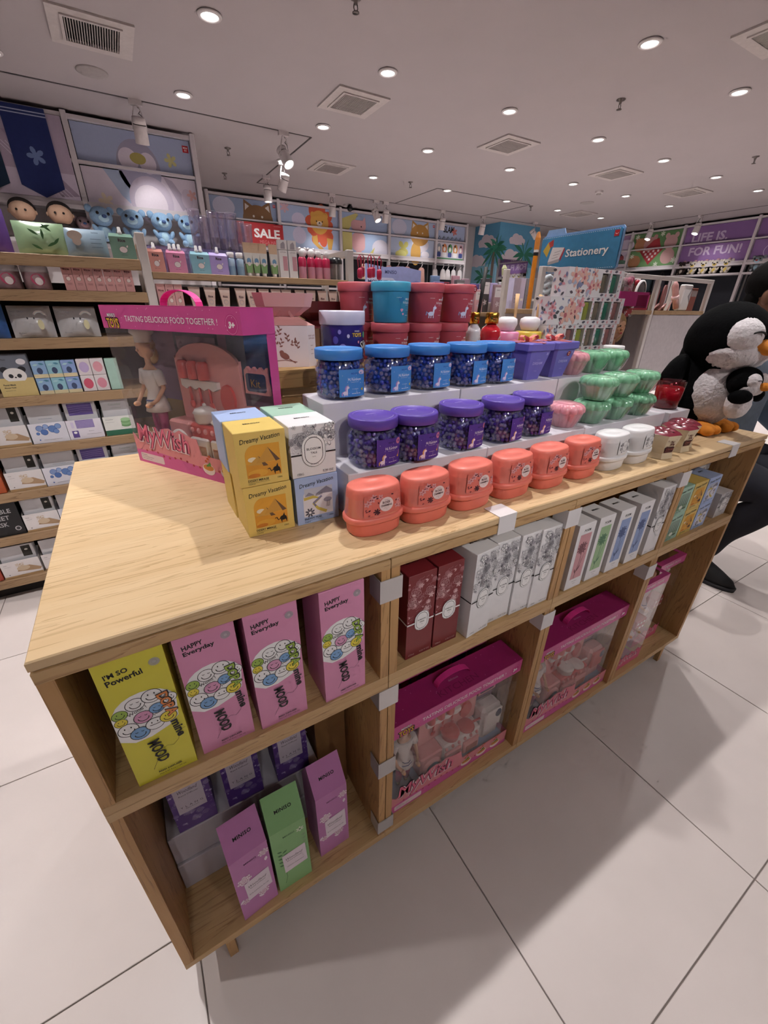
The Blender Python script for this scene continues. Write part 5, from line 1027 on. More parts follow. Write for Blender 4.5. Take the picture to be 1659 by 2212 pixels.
def toy_box(label, variant, W=.398, H=.336, D_=.078):
    """window carton: origin at the front bottom left corner, front towards -y"""
    t = thing('toy_kitchen_box', label, 'toy box', (0, 0, 0), 0, 'boxed toy kitchens')
    # printed base with cut-out edge
    bp = [(0, 0), (W, 0), (W, .052)]+[(W*.58-W*.0, .052)]+[(W*(.56-.52*i/12), .055+.044*(.75+.25*abs(math.cos(i*1.15)))*math.sin(PI*min(1, .25+i/12*.75))) for i in range(13)]+[(0, .070)]
    base = G().prism(bp, -.0006, .0008, ink('#d98a92')); base.box(0, W, .0008, D_, 0, .0012, PKB); base.box(0, .0012, .0008, D_, .0012, .05, PKB); base.box(W-.0012, W, .0008, D_, .0012, .05, PKB)
    b = base.build('base_panel', t)
    d = D((0, -.0006, 0)); d.poly([(0, 0), (W, 0), (W, .014), (W*.5, .026), (W*.2, .034), (0, .03)], ink('#cf5f9c')); d.rect(W*.03, .006, W*.24, .024, ink('#e3ccd2'), .004)
    [d.text(s_, W*.045, .018-.0045*i, .0026, BLACK) for i, s_ in enumerate(('WARNING:', 'CHOKING HAZARD - small parts.', 'Not for children under 3 yrs.'))]
    n = 16; [d.ell(W*(.10+.05*i), .032-.0006*i+.004*math.sin(i*1.3), .0035, .0028, ink('#b5444f'), 8) for i in range(n)]
    for x in (.62, .76, .89): d.ell(W*x, .024, .019, .013, ink('#e6d3cf'), 16); d.ell(W*x, .028, .016, .007, ink('#c9823f'), 14); [d.leaf(W*x+.006*i, .030, .012, .005, 1.0+.5*i, ink('#4f8a3c')) for i in (-1, 0, 1)]; [d.ell(W*x-.004+.006*i, .042+.006*i, .004, .003, ink('#c0572e'), 8) for i in range(3)]
    for off, c, bo in ((.0, '#e9d6dc', .10), (.0006, '#7c2a48', .05), (.0012, '#e3738f', .004)): d.text('MyWish', W*.05+off, .040+off, .055, ink(c), 'l', bold=bo, shear=.12, rot=-.03, width=W*.44)
    d.build('front_print', b)
    # top band
    tb = G(); tb.box(-.0006, W+.0006, -.0008, D_+.0006, H-.0015, H, PKD); tb.box(-.0006, W+.0006, -.0012, .0, H-.043, H-.001, PKB); tb.box(-.0008, .0004, -.0008, D_, H-.043, H-.001, PKB); tb.box(W-.0004, W+.0008, -.0008, D_, H-.043, H-.001, PKB)
    tp = tb.build('top_band', t)
    d = D((0, -.0012, H-.043)); toys_logo(d, .036, .000, .022); d.text('TASTING DELICIOUS FOOD TOGETHER !', .080, .014, .0105, WHITE, 'l', width=W*.66, bold=.006); d.ell(W*.945, .016, .016, .017, ink('#c23d84'), 20); d.ring(W*.945, .016, .014, .015, .0007, ink('#e69ac4')); d.text('3+', W*.945, .010, .011, WHITE, 'c', bold=.06, shear=.15)
    R = random.Random(5); [d.ell(R.uniform(.06, W), R.uniform(.003, .04), .0008, .0008, ink('#f3c9e2'), 6) for _ in range(24)]; d.build('band_lettering', tp)
    e = D((0, 0, H), (1, 0, 0), (0, 1, 0)); e.text('KITCHEN', W*.5, D_*.14, .017, ink('#8a2158'), 'c', width=W*.30); e.text('delicious', W*.5, D_*.48, .006, ink('#c9a0b8'), 'c'); [e.ell(R.uniform(.01, W-.01), R.uniform(.005, D_-.005), .0012, .0012, ink('#d977b0'), 6) for _ in range(20)]; e.build('top_lettering', tp)
    hd = G(); A = [(W*.5+.052*math.cos(a), D_*.55, H+.026*math.sin(a)) for a in [PI*j/14 for j in range(15)]]
    hd.loft([[(x, y-.008, z), (x, y+.008, z), (x, y+.008, z+.0015), (x, y-.008, z+.0015)] for x, y, z in A], mat('hot_pink_ribbon', '#f0419c', rough=.45), smooth=False); hd.build('carry_handle', t)
    # back card
    bk = G().box(.001, W-.001, D_-.004, D_-.0005, .0012, H-.002, PKD, {'front': BACKP}).build('back_card', t)
    d = D((.001, D_-.004, 0)); d.rect(0, 0, W*.98, H*.22, ink('#6f7ea0')); d.rect(W*.28, H*.50, W*.62, H*.86, ink('#59586e')); d.rect(W*.30, H*.53, W*.60, H*.83, ink('#a68da0')); d.rect(W*.68, H*.6, W*.96, H*.86, ink('#5d6a85')); d.rect(0, H*.22, W*.30, H*.42, ink('#a8894f')); d.build('backdrop_print', bk)
    if variant == 'table':
        cl = G().box(W-.0008, W, D_-.022, D_, .05, H-.043, PKB).build('side_column', t)
    G().box(.0004, W-.0004, -.0004, .0, .05, H-.043, ACE).build('window', t); G().box(W-.0006, W-.0002, .0, D_-.0006, .05, H-.043, ACE).build('side_window', t); G().box(.0002, .0006, .0, D_-.0006, .05, H-.043, ACE).build('side_window', t)
    G().box(.004, W-.004, .004, D_-.006, .0016, .028, SILV).build('tray', t)
    doll(t, .060, D_*.5, .030, 1.06, TWHT, mat('doll_pink_trousers', '#c24a7c', rough=.6), mat('doll_hair_blonde', '#c9a066', rough=.5), True)
    if variant == 'table': kitchen(t, .112, .030, W*.69, .245, D_*.66, SALM, TRED, TWHT, TWHT)
    else: kitchen(t, .105, .030, W*.71, .235, D_*.66, SALM, TWHT if variant == 'white' else TRED, SALM, TRED if variant == 'white' else TWHT)
    return t
ang = math.atan2(-.859, .511)
t = toy_box('tall pink toy kitchen box with window standing on the table', 'table'); t.location = (.137, .649, ZT); t.rotation_euler.z = ang
t = toy_box('pink toy kitchen box in front in the second lower unit, white oven', 'white'); t.location = (.484, .026, zl)
t = toy_box('pink toy kitchen box standing behind another in the second lower unit', 'white'); t.location = (.482, .150, zl)
t = toy_box('pink toy kitchen box alone in the third lower unit, red oven', 'red'); t.location = (.945, .016, zl)
# doll boxes in the last lower unit
def doll_box(label, x, y, W, H, D_, seed):
    t = thing('doll_box', label, 'toy box', (x, y, zl), 0, 'boxed dolls'); P = PKB
    base = G(); base.prism([(0, 0), (W, 0), (W, .055)]+[(W*(.95-.9*i/8), .045+.014*(i % 2)) for i in range(9)]+[(0, .05)], -.0006, .0008, ink('#d3607f')); base.box(0, W, .0008, D_, 0, .0012, P)
    b = base.build('base_panel', t); d = D((0, -.0006, 0))
    for off, c, bo in ((0, '#e9d6dc', .1), (.0006, '#7c2a48', .05), (.001, '#e3738f', .004)): d.text('MyWish', W*.08+off, .018+off, .03, ink(c), 'l', bold=bo, shear=.12, width=W*.8)
    d.build('front_print', b)
    g = G(); g.box(0, W, -.0008, D_*.16, H-.0015, H, P); g.box(0, W, D_*.62, D_, H-.0015, H, P); g.box(0, W*.10, D_*.16, D_*.62, H-.0015, H, P); g.box(W*.9, W, D_*.16, D_*.62, H-.0015, H, P); g.box(0, W, -.001, .0, H-.03, H-.001, P); g.box(W-.0006, W+.0004, 0, D_*.2, H-.045, H-.001, P)
    tp = g.build('top_band', t); d = D((0, -.001, H-.03)); d.text('MINISO TOYS', W*.5, .010, .010, WHITE, 'c', width=W*.6); d.build('band_lettering', tp)
    G().box(.002, W-.002, D_-.003, D_-.0005, .001, H-.002, BACKP).build('back_card', t)
    G().box(.0004, W-.0004, -.0004, 0, .045, H-.03, ACE).build('window', t); G().box(W-.0006, W-.0002, 0, D_-.001, .0012, H-.03, ACE).build('side_window', t)
    doll(t, W*.45, D_*.5, .02, 1.25, mat('doll_lace', '#d9bfc4', rough=.6), mat('doll_violet_skirt', '#7a4a6c', rough=.6), mat('doll_hair_blonde', '#c9a066'), False)
    a = G().cbox(W*.55, W*.92, .012, .050, .14, .185, plastic('toy_pack_red', '#b8324a', rough=.35), .002).build('toy_food_pack', t); d = D((W*.55, .012, .14)); [d.ell(W*.37*(.2+.3*(i % 3)), .010+.022*(i//3), .006, .005, WHITE, 10) for i in range(6)]; d.build('pack_print', a)
    G().lathe([(.03, .12), (.04, .115), (.034, .09)], mat('doll_lace', '#d9bfc4'), (W*.45, D_*.5, .02), 16, cap0=False, cap1=False, fn=lambda q, z: 1+.06*math.sin(10*q)).build('skirt_frill', t)
doll_box('pink doll box in front in the last lower unit', 1.395, .018, .165, .375, .09, 1); doll_box('pink doll box standing behind on the right in the last lower unit', 1.575, .055, .165, .375, .11, 2)
# doll box with a red dotted bow on the crate
t = thing('doll_box', 'tall doll box with magenta top beside the floral gift sets', 'toy box', (1.56, .43, ZT), 0, 'boxed dolls')
g = G(); g.box(0, .10, 0, .06, .350, .392, PKD); g.box(.10, .17, 0, .06, .385, .392, PKD); g.box(.163, .17, 0, .06, .345, .392, PKB); g.build('top_band', t)
G().box(0, .17, .057, .06, .001, .35, mat('doll_card_dark', '#4c3c3a', rough=.6)).build('back_card', t); G().box(.0, .17, -.0004, 0, .0, .35, ACE).build('window', t); G().box(.1696, .17, 0, .06, .0, .35, ACE).build('side_window', t); G().box(0, .17, 0, .06, 0, .001, PKD).build('base', t)
hd = G(); hd.ball((.055, .028, .285), .034, SKIN, 16, 12, sz=1.15); hd.tube([(.055, .028, .26), (.055, .028, .215)], .014, SKIN, 10); hd.loft([[(.055+r*math.cos(q), .030+r*.55*math.sin(q), z) for q in [2*PI*j/14 for j in range(14)]] for z, r in ((.002, .03), (.10, .034), (.16, .022), (.20, .034), (.222, .018))], SKIN); hd.ball((.048, -.004, .282), .006, SKIN, 8, 6); hdo = hd.build('doll', t)
g = G(); g.ball((.060, .036, .297), .038, mat('doll_hair_blonde', '#c9a066'), 14, 10); g.ball((.085, .034, .27), .022, MATS['doll_hair_blonde'], 10, 8, sz=1.6); g.build('hair', hdo)
e = D((.055, -.004, .285), lift=.0); [e.ell(s_*.011-.006, .006, .004, .003, ink('#3a2a28'), 10) for s_ in (-1, 1)]; e.ell(-.005, -.016, .006, .0025, ink('#b5414f'), 10); e.build('face_print', hdo)
BOW = mat('red_dotted_bow', '#c22a36', rough=.6)
g = G(); [g.ball((.07+s_*.032, .026, .335), .030, BOW, 12, 8, sy=.35, sz=.62, rot=Matrix.Rotation(-s_*.55, 3, 'Y')) for s_ in (-1, 1)]; g.build('bow', t)
e = D((.07, .014, .335), lift=.0); R = random.Random(4); [e.ell(R.uniform(-.05, .05), R.uniform(-.018, .018), .0025, .0025, WHITE, 8) for _ in range(22)]; e.build('bow_dots', t)
g = G(); g.loft([[(.055+r*math.cos(q), .030+r*.55*math.sin(q), z) for q in [2*PI*j/14 for j in range(14)]] for z, r in ((.002, .045), (.10, .037), (.16, .025), (.205, .036))], mat('doll_red_dress', '#b82f38', rough=.6)); g.build('dress', hdo)
# ---------------------------------------------------------------- bird print gift box with folded collar
BPK = mat('gift_pink_card', '#e3aaa6', rough=.5, var=.02); BWH = mat('gift_cream_card', '#ebdcdc', rough=.5, var=.02); BRN = ink('#8f5a50')
def crown_box(label, loc, rz, body, collar, seed, s=1.0, dark=False):
    t = thing('collar_gift_box', label, 'gift box', loc, rz, 'gift boxes with folded collars'); r = .058*s
    def octo(q, z, c=.4): a = q*c; return [(-q+a, -q, z), (q-a, -q, z), (q, -q+a, z), (q, q-a, z), (q-a, q, z), (-q+a, q, z), (-q, q-a, z), (-q, -q+a, z)]
    G().loft([octo(r, 0, .3), octo(r, .078*s, .3)], body, smooth=False).build('body', t)
    g = G(); g.loft([octo(r*.98, .0785*s, .3), octo(r*.62, .089*s), octo(r*.50, .094*s)], collar, smooth=False, cap0=False, cap1=False); g.loft([octo(r*.48, .094*s), octo(r*.92, .112*s, .3), octo(r*1.02, .136*s, .3)], collar, smooth=False, cap0=True, cap1=False); g.loft([octo(r*1.015, .136*s, .3), octo(r*.90, .113*s, .3)], collar, smooth=False, cap0=False, cap1=False); g.build('collar', t)
    for k in range(8):
        a = 2*PI*k/8+.39; p = G(); c, q = math.cos(a), math.sin(a)
        p.loft([[(c*(r*.55+.02*s*u)-q*.010*s*v*math.sin(PI*u), q*(r*.55+.02*s*u)+c*.010*s*v*math.sin(PI*u), .093*s+.020*s*u) for v in (-1, -.3, .3, 1)] for u in (0.0, .25, .5, .75, 1.0)], collar, closed=False, cap0=False, cap1=False); p.build('petal_fold', t)
    w = 2*r*.7; d = D((-w/2, -r, 0)); I = BRN
    R = random.Random(seed)
    for k in range(7):
        x, y, a = R.uniform(.01, w-.012), R.uniform(.012, .062)*s, R.uniform(.5, 2.2); d.line([(x, y), (x+.012*math.cos(a), y+.012*math.sin(a))], .0008, I); [d.leaf(x+.004*j*math.cos(a), y+.004*j*math.sin(a), .007, .003, a+(.8 if j % 2 else -.8), I) for j in range(4)]
    d.ell(w*.40, .022*s, .010, .006, I, 12, -.5); d.ell(w*.33, .029*s, .0045, .004, I, 10); d.line([(w*.5, .016*s), (w*.66, .008*s)], .002, I); d.line([(w*.1, .012*s), (w*.4, .014*s), (w*.7, .010*s)], .0012, I); d.ell(w*.12, .058*s, .007, .003, I, 10, .4); d.line([(w*.12, .058*s), (w*.02, .066*s)], .002, I); d.build('front_print', t)
    e = D((r*.7+.0, -r, 0), (.3, .3, 0)); e.text('FAIRY SLIM', .012, .058*s, .003, I, 'c'); e.text('DIFFUSER', .012, .053*s, .003, I, 'c'); [e.text('scent', .012, (.04-.008*j)*s, .002, I, 'c') for j in range(3)]; e.build('corner_print', t)
    return t
crown_box('pink collared gift box with bird print on the crate', (.465, .465, ZC), -.25, BWH, BPK, 3)
crown_box('dark red collared gift box behind the bird print one', (.60, .60, ZC-.012), .2, mat('gift_kraft_card', '#8a6f58', rough=.6), mat('gift_dark_red', '#5a1f24', rough=.45), 5, 1.0)
# ---------------------------------------------------------------- Cherish gift packs
CRE = mat('cherish_card', '#d9c9ac', rough=.55, var=.03); MAR = mat('cherish_maroon', '#7a1f33', rough=.3, coat=.4, var=.03)
t = thing('cherish_pack', 'x', 'gift pack', (0, 0, 0), 0, 'brown gift packs with maroon petals')
hexa = lambda r, z, a0=0: [(r*math.cos(a0+PI/3*j), r*math.sin(a0+PI/3*j), z) for j in range(6)]
G().loft([hexa(.036, 0), hexa(.037, .001), hexa(.0335, .014), hexa(.0345, .030), hexa(.043, .062)], CRE, smooth=False, cap1=False).build('body', t)
g = G(); g.loft([hexa(.043, .062), hexa(.036, .068), hexa(.018, .0665), hexa(.004, .062)], MAR, smooth=True, cap0=False); g.build('top', t)
for k in range(6):
    a = PI/3*k; p = G(); c, q = math.cos(a), math.sin(a); p.loft([[(c*.036*u-q*.013*v*math.sin(PI*u), q*.036*u+c*.013*v*math.sin(PI*u), .066+.007*math.sin(PI*u)*(1-.5*v*v)) for v in (-1, -.4, .4, 1)] for u in (.02, .25, .5, .75, 1.0)], MAR, closed=False, cap0=False, cap1=False); p.build('petal', t)
ap = .0345*math.cos(PI/6); d = D((0, -.0338*.87, .015), (1, 0, 0), (0, -.0060, .046)); I = ink('#6b3a33'); d.rect(-.0145, .002, .0145, .018, ink('#3f1214'), .003); d.text('Cherish', -.010, .009, .0055, ink('#b56a60'), 'l', shear=.3); d.text('scented candle', -.010, .005, .0016, ink('#b56a60'), 'l'); d.text('CHERISH', 0, .030, .0042, I, 'c', width=.017); d.text('everlasting love', 0, .026, .0016, I, 'c'); d.text('MINISO', .003, .036, .0018, I, 'c')
R = random.Random(6); [d.leaf(R.uniform(-.017, .015), R.uniform(.020, .042), .006, .0026, R.uniform(0, 6), I) for _ in range(14)]; d.leaf(.010, .036, .005, .004, .8, I); d.build('front_print', t)
f = Family(t); f.put((1.300, .060, ZT), 'maroon petal topped gift pack in front, next to the white jars', -.22); f.put((1.400, .068, ZT), 'maroon petal topped gift pack before the plush penguin', -.10); f.put((1.452, .150-.065, ZT), 'maroon petal topped gift pack at the rear by the penguin', -.3)
# ---------------------------------------------------------------- red glass candle and orange jar
t = thing('glass_candle', 'red wax candle in clear tapered glass beside the penguin', 'candle', (1.484, .162, Z1)); RG = clear('red_glass', tint='#d98a94', gloss=.3)
G().lathe([(.027, .004), (.031, .006), (.0345, .060)], mat('red_wax', '#c2224a', rough=.3, coat=.3), seg=32).build('wax', t); G().lathe([(.029, 0), (.0315, .003), (.0365, .078), (.0355, .078), (.031, .005)], RG, seg=32, cap1=False).build('glass', t); G().lathe([(.0025, .06), (.0035, .068)], WHP, seg=8).build('wick', t)
d = D((0, 0, 0), lift=.0008); d.bend = lambda x, y, kk: ((.0322+.05*y*1.0+kk)*math.cos(-PI/2+.75+x/.035), (.0322+.05*y+kk)*math.sin(-PI/2+.75+x/.035), y); d.ell(.006, .036, .011, .020, WHITE, 20); d.rose(-.004, .040, .006, BLACK, .0007); d.rose(.002, .030, .005, BLACK, .0007); d.build('label_print', t)
t = thing('orange_jar', 'orange jar with white lid behind the mint pots', 'jar', (1.46, .345, Z2)); G().lathe([(.026, -.184), (.028, -.182), (.028, .034)], plastic('orange_jar_body', '#c98a6a', rough=.3), seg=28).build('jar', t); G().lathe([(.029, .034), (.030, .036), (.030, .054), (.028, .056)], WHP, seg=28, cap0=False).build('lid', t)
# ---------------------------------------------------------------- plush penguins
FURB = mat('plush_black', '#0b0b0d', rough=.95, var=.3, vs=160, bump=.25, spec=.1); FURW = mat('plush_white', '#e3dcdf', rough=.95, var=.10, vs=110, bump=1.0, sheen=.5); FELT = mat('plush_orange', '#d9852a', rough=.9, var=.1, vs=70, bump=.3)
def fuzzy(g, amp, seed):
    R = random.Random(seed); g.v = [(x+R.uniform(-amp, amp), y+R.uniform(-amp, amp), z+R.uniform(-amp, amp)) for x, y, z in g.v]; return g
def ballpart(name, parent, c, r, m, s=(1, 1, 1), rot=None, amp=.0012, seg=40, rings=28): return fuzzy(G().ball(c, r, m, seg, rings, s[0], s[1], s[2], rot), amp, 3).build(name, parent)
RX3 = lambda a: Matrix.Rotation(a, 3, 'X'); RY3 = lambda a: Matrix.Rotation(a, 3, 'Y'); RZ3 = lambda a: Matrix.Rotation(a, 3, 'Z')
t = thing('plush_penguin', 'large black and white plush penguin standing at the table end', 'plush toy', (1.693, .183, ZT), -.08)
b = G(); b.loft([[(r*math.cos(q), .012+k*math.sin(q), z) for q in [2*PI*j/36 for j in range(36)]] for z, r, k in ((.004, .035, .04), (.012, .065, .066), (.04, .090, .082), (.08, .098, .086), (.12, .094, .082), (.16, .082, .074), (.20, .070, .066), (.235, .062, .06))], FURB); fuzzy(b, .001, 1).build('body', t)
belly = ballpart('belly', t, (.010, -.034, .112), .1, FURW, (.88, .78, 1.03), amp=.0022)
ballpart('head', t, (.022, -.022, .262), .1, FURB, (1.10, 1.02, 1.03), amp=.001)
fm_ = ballpart('cheeks', t, (.022, -.050, .232), .1, FURW, (1.02, .86, .56), amp=.002)
for s in (-1, 1):
    e = ballpart('face_patch', t, (.022+s*.046, -.080, .276), .05, FURW, (1.05, .98, .98), RZ3(s*-.5), amp=.0012)
    pts = []
    for j in range(9):
        a = PI*(.12+.76*j/8); v = Vector((.022+s*.062, -.126, .279))+Vector((.80*s*.0, 0, 0)); off = RZ3(s*.62) @ Vector((.0175*math.cos(a), -.004*math.sin(a), .0115*math.sin(a))); pts.append(tuple(v+off))
    G().tube(pts, .0027, BLACK, 6).build('eye_stitch', e)
k = G(); k.loft([[(.022+r*math.cos(q), -.098-.074*u, .254-.012*u+zz*math.sin(q)) for q in [2*PI*j/20 for j in range(20)]] for u, r, zz in ((0, .040, .022), (.2, .042, .024), (.5, .036, .019), (.8, .022, .011), (.97, .009, .005), (1.0, .001, .001))], FELT); fuzzy(k, .0004, 2).build('beak', t)
for s in (-1, 1):
    w = G(); w.ball((s*.112, .02, .168), .066, FURB, 24, 16, .62, .34, 1.0, RY3(s*-.75)); fuzzy(w, .001, 5).build('wing', t)
    f_ = G(); f_.ball((s*.048, -.068, .0185), .03, FELT, 20, 12, 1.25, 1.55, .62); f_.ball((s*.048-.018, -.100, .016), .016, FELT, 14, 10, 1, 1.3, .95); f_.ball((s*.048+.018, -.100, .016), .016, FELT, 14, 10, 1, 1.3, .95); fuzzy(f_, .0004, 6).build('foot', t)
c = thing('plush_penguin', 'small baby plush penguin hugged before the large one', 'plush toy', (1.678, .060, ZT+.068), -.08)
ballpart('body', c, (0, .0, .030), .04, FURW, (.95, .80, 1.1), amp=.0012, seg=28, rings=18); ballpart('head', c, (0, .004, .090), .042, FURB, (1.12, 1.02, .98), amp=.0007, seg=28, rings=18); ballpart('cheeks', c, (0, -.012, .077), .04, FURW, (1.02, .86, .6), amp=.001, seg=28, rings=18)
for s in (-1, 1):
    e = ballpart('face_patch', c, (s*.019, -.024, .097), .0205, FURW, (1, .95, 1), RZ3(s*-.5), amp=.0006, seg=20, rings=12)
    pts = [tuple(Vector((s*.0255, -.0425, .098))+RZ3(s*.62) @ Vector((.0055*math.cos(a), -.0015*math.sin(a), .0036*math.sin(a)))) for a in [PI*(.12+.76*j/6) for j in range(7)]]; G().tube(pts, .001, BLACK, 5).build('eye_stitch', e)
    w = G(); w.ball((s*.046, -.020, .055), .026, FURB, 18, 12, 1.25, .6, .75, RZ3(s*.5)); fuzzy(w, .0006, 7).build('wing', c)
G().ball((0, -.048, .084), .0135, FELT, 14, 10, 1.05, 1.1, .85).build('beak', c)
# ---------------------------------------------------------------- seated person at the right end
def skin(name, verts, edges, radii, m, parent, root=0, sub=2):
    me = bpy.data.meshes.new(name); me.from_pydata(verts, edges, []); me.materials.append(m)
    o = bpy.data.objects.new(name, me); COL.objects.link(o); o.parent = parent
    o.modifiers.new('skin', 'SKIN'); s_ = o.modifiers.new('sub', 'SUBSURF'); s_.levels = sub; s_.render_levels = sub
    o.modifiers['skin'].use_smooth_shade = True
    for i, r in enumerate(radii):
        d_ = me.skin_vertices[0].data[i]; d_.radius = (r, r) if not isinstance(r, tuple) else r; d_.use_root = (i == root)
    return o
p = thing('person', 'person in pale blue shirt and dark trousers sitting beside the table end', 'person', (2.62, .40, 0))
SKN = mat('skin_brown', '#7a5440', rough=.55, var=.04); HAIR = mat('hair_black', '#0b0909', rough=.8, var=.2, vs=90, bump=.3, spec=.15); SHIRT = mat('denim_shirt_pale', '#8fa3b8', rough=.85, var=.08, vs=40, bump=.3); TRO = mat('trousers_navy', '#12131f', rough=.9, var=.15); SHOE = mat('shoe_black', '#111114', rough=.7); SOLE = mat('shoe_sole', '#2a2a2e', rough=.8)
# body: pelvis, spine, neck, head, arms to the wrists, legs to the ankles
V = [(0, 0, .58), (0, .01, .74), (0, 0, .92), (0, .01, 1.08), (0, .005, 1.17), (0, -.015, 1.235),
     (-.17, .005, 1.08), (-.24, -.02, .90), (-.46, -.10, .90), (-.62, -.17, .945), (.17, .005, 1.08), (.23, -.02, .86), (.20, -.24, .72), (.14, -.38, .66),
     (-.09, -.02, .55), (-.10, -.36, .53), (-.10, -.18, .29), (-.10, -.14, .09), (.09, -.02, .55), (.10, -.38, .53), (.14, -.52, .29), (.14, -.56, .09)]
E_ = [(0, 1), (1, 2), (2, 3), (3, 4), (4, 5), (3, 6), (6, 7), (7, 8), (8, 9), (3, 10), (10, 11), (11, 12), (12, 13), (0, 14), (14, 15), (15, 16), (16, 17), (0, 18), (18, 19), (19, 20), (20, 21)]
Rr = [(.10, .08), (.10, .07), (.11, .07), (.09, .06), .052, .052, .042, .036, .032, .026, .042, .036, .032, .026, .06, .045, .036, .030, .06, .045, .036, .030]
skin('body', V, E_, Rr, SKN, p)
hd = G(); hd.loft([[(r*math.cos(q), cy+k*math.sin(q), z) for q in [2*PI*j/28 for j in range(28)]] for z, r, k, cy in ((1.205, .050, .055, -.01), (1.235, .060, .075, -.03), (1.27, .068, .088, -.028), (1.31, .074, .096, -.02), (1.35, .077, .100, -.012), (1.39, .074, .095, -.008), (1.42, .060, .078, -.004), (1.44, .035, .045, 0), (1.446, .006, .008, 0))], SKN); ho = hd.build('head', p)
n = G(); n.loft([[(r*math.cos(q), y+r*.6*math.sin(q), z) for q in [2*PI*j/10 for j in range(10)]] for z, r, y in ((1.275, .016, -.118), (1.29, .017, -.128), (1.32, .010, -.118), (1.345, .006, -.110))], SKN); n.build('nose', ho)
for s in (-1, 1): G().ball((s*.078, .0, 1.315), .03, SKN, 14, 10, .35, .62, 1.05).build('ear', ho); G().ball((s*.030, -.098, 1.345), .010, mat('eye_dark', '#2a1c16', rough=.2), 10, 8, 1.3, .6, .7).build('eye', ho)
G().ball((0, -.108, 1.245), .018, mat('lips', '#7a4a44', rough=.5), 12, 8, 1.3, .5, .4).build('mouth', ho)
h = G(); h.ball((0, .016, 1.372), .092, HAIR, 28, 20, .96, 1.12, .98); h.ball((0, .055, 1.31), .062, HAIR, 20, 14, 1.12, .8, 1.15); fuzzy(h, .003, 4).build('hair', p)
sV = [(0, 0, .64)]+[V[i] for i in (1, 2, 3)]+[(0, .005, 1.135), V[6], V[7], (-.40, -.08, .895), (-.50, -.118, .91), V[10], V[11], V[12]]
sE = [(0, 1), (1, 2), (2, 3), (3, 4), (3, 5), (5, 6), (6, 7), (7, 8), (3, 9), (9, 10), (10, 11)]
skin('shirt', sV, sE, [(.165, .135), (.155, .125), (.165, .12), (.14, .11), .078, .082, .072, .066, .060, .082, .070, .060], SHIRT, p)
cl = G(); cl.loft([[(r*math.cos(q), .004+r*.95*math.sin(q), z) for q in [2*PI*j/24 for j in range(24)]] for z, r in ((1.13, .082), (1.165, .072), (1.172, .074), (1.135, .088))], SHIRT, cap0=False, cap1=False); cl.build('collar', p)
skin('trousers', [(0, 0, .56)]+[V[i] for i in (14, 15, 16)]+[(-.10, -.145, .12)]+[V[i] for i in (18, 19, 20)]+[(.14, -.555, .12)], [(0, 1), (1, 2), (2, 3), (3, 4), (0, 5), (5, 6), (6, 7), (7, 8)], [(.165, .14), .125, .100, .078, .060, .125, .100, .078, .060], TRO, p)
def hand(parent, w, d0, up):
    """palm with four bent fingers and a thumb from the wrist w along d0"""
    w, d0, up = Vector(w), Vector(d0).normalized(), Vector(up).normalized(); sd = d0.cross(up)
    vs = [w, w+d0*.045, w+d0*.085]; es = [(0, 1), (1, 2)]; rs = [.024, (.038, .016), (.036, .014)]
    for i, L in enumerate((.062, .072, .068, .052)):
        b_ = len(vs); o_ = sd*(-.027+.018*i); vs += [w+d0*.092+o_, w+d0*(.092+L*.5)+o_*1.1+up*.004, w+d0*(.092+L*.95)+o_*1.1-up*.014]; es += [(2, b_), (b_, b_+1), (b_+1, b_+2)]; rs += [.0095, .0088, .0075]
    b_ = len(vs); vs += [w+d0*.05-sd*.042, w+d0*.085-sd*.055-up*.006]; es += [(1, b_), (b_, b_+1)]; rs += [.011, .009]
    return skin('hand', [tuple(v) for v in vs], es, rs, SKN, parent)
hand(p, V[9], (-.9, -.38, -.06), (0, 0, 1)); hand(p, V[13], (-.3, -.9, -.1), (0, 0, 1))
for fx, fy in ((-.10, -.14), (.14, -.56)):
    s_ = G(); s_.loft([[(fx+r*math.cos(q), fy-.07+k*math.sin(q), z) for q in [2*PI*j/24 for j in range(24)]] for z, r, k in ((.0, .046, .128), (.022, .049, .132))], SOLE); so = s_.build('shoe_sole', p)
    u = G(); u.loft([[(fx+r*math.cos(q), fy+cy+k*math.sin(q), z) for q in [2*PI*j/24 for j in range(24)]] for z, r, k, cy in ((.022, .046, .128, -.07), (.05, .045, .118, -.062), (.075, .042, .09, -.04), (.10, .040, .06, -.008), (.115, .041, .055, 0))], SHOE); u.build('shoe', p)
st = thing('stool', 'low dark stool under the seated person', 'stool', (2.62, .42, 0))
G().lathe([(.15, .40), (.155, .405), (.155, .425), (.14, .43)], TRO, seg=24).build('seat', st)
for a in (.8, 2.4, 3.9, 5.5): G().tube([(.10*math.cos(a), .10*math.sin(a), .405), (.14*math.cos(a), .14*math.sin(a), 0)], .012, SOLE, 8).build('leg', st)
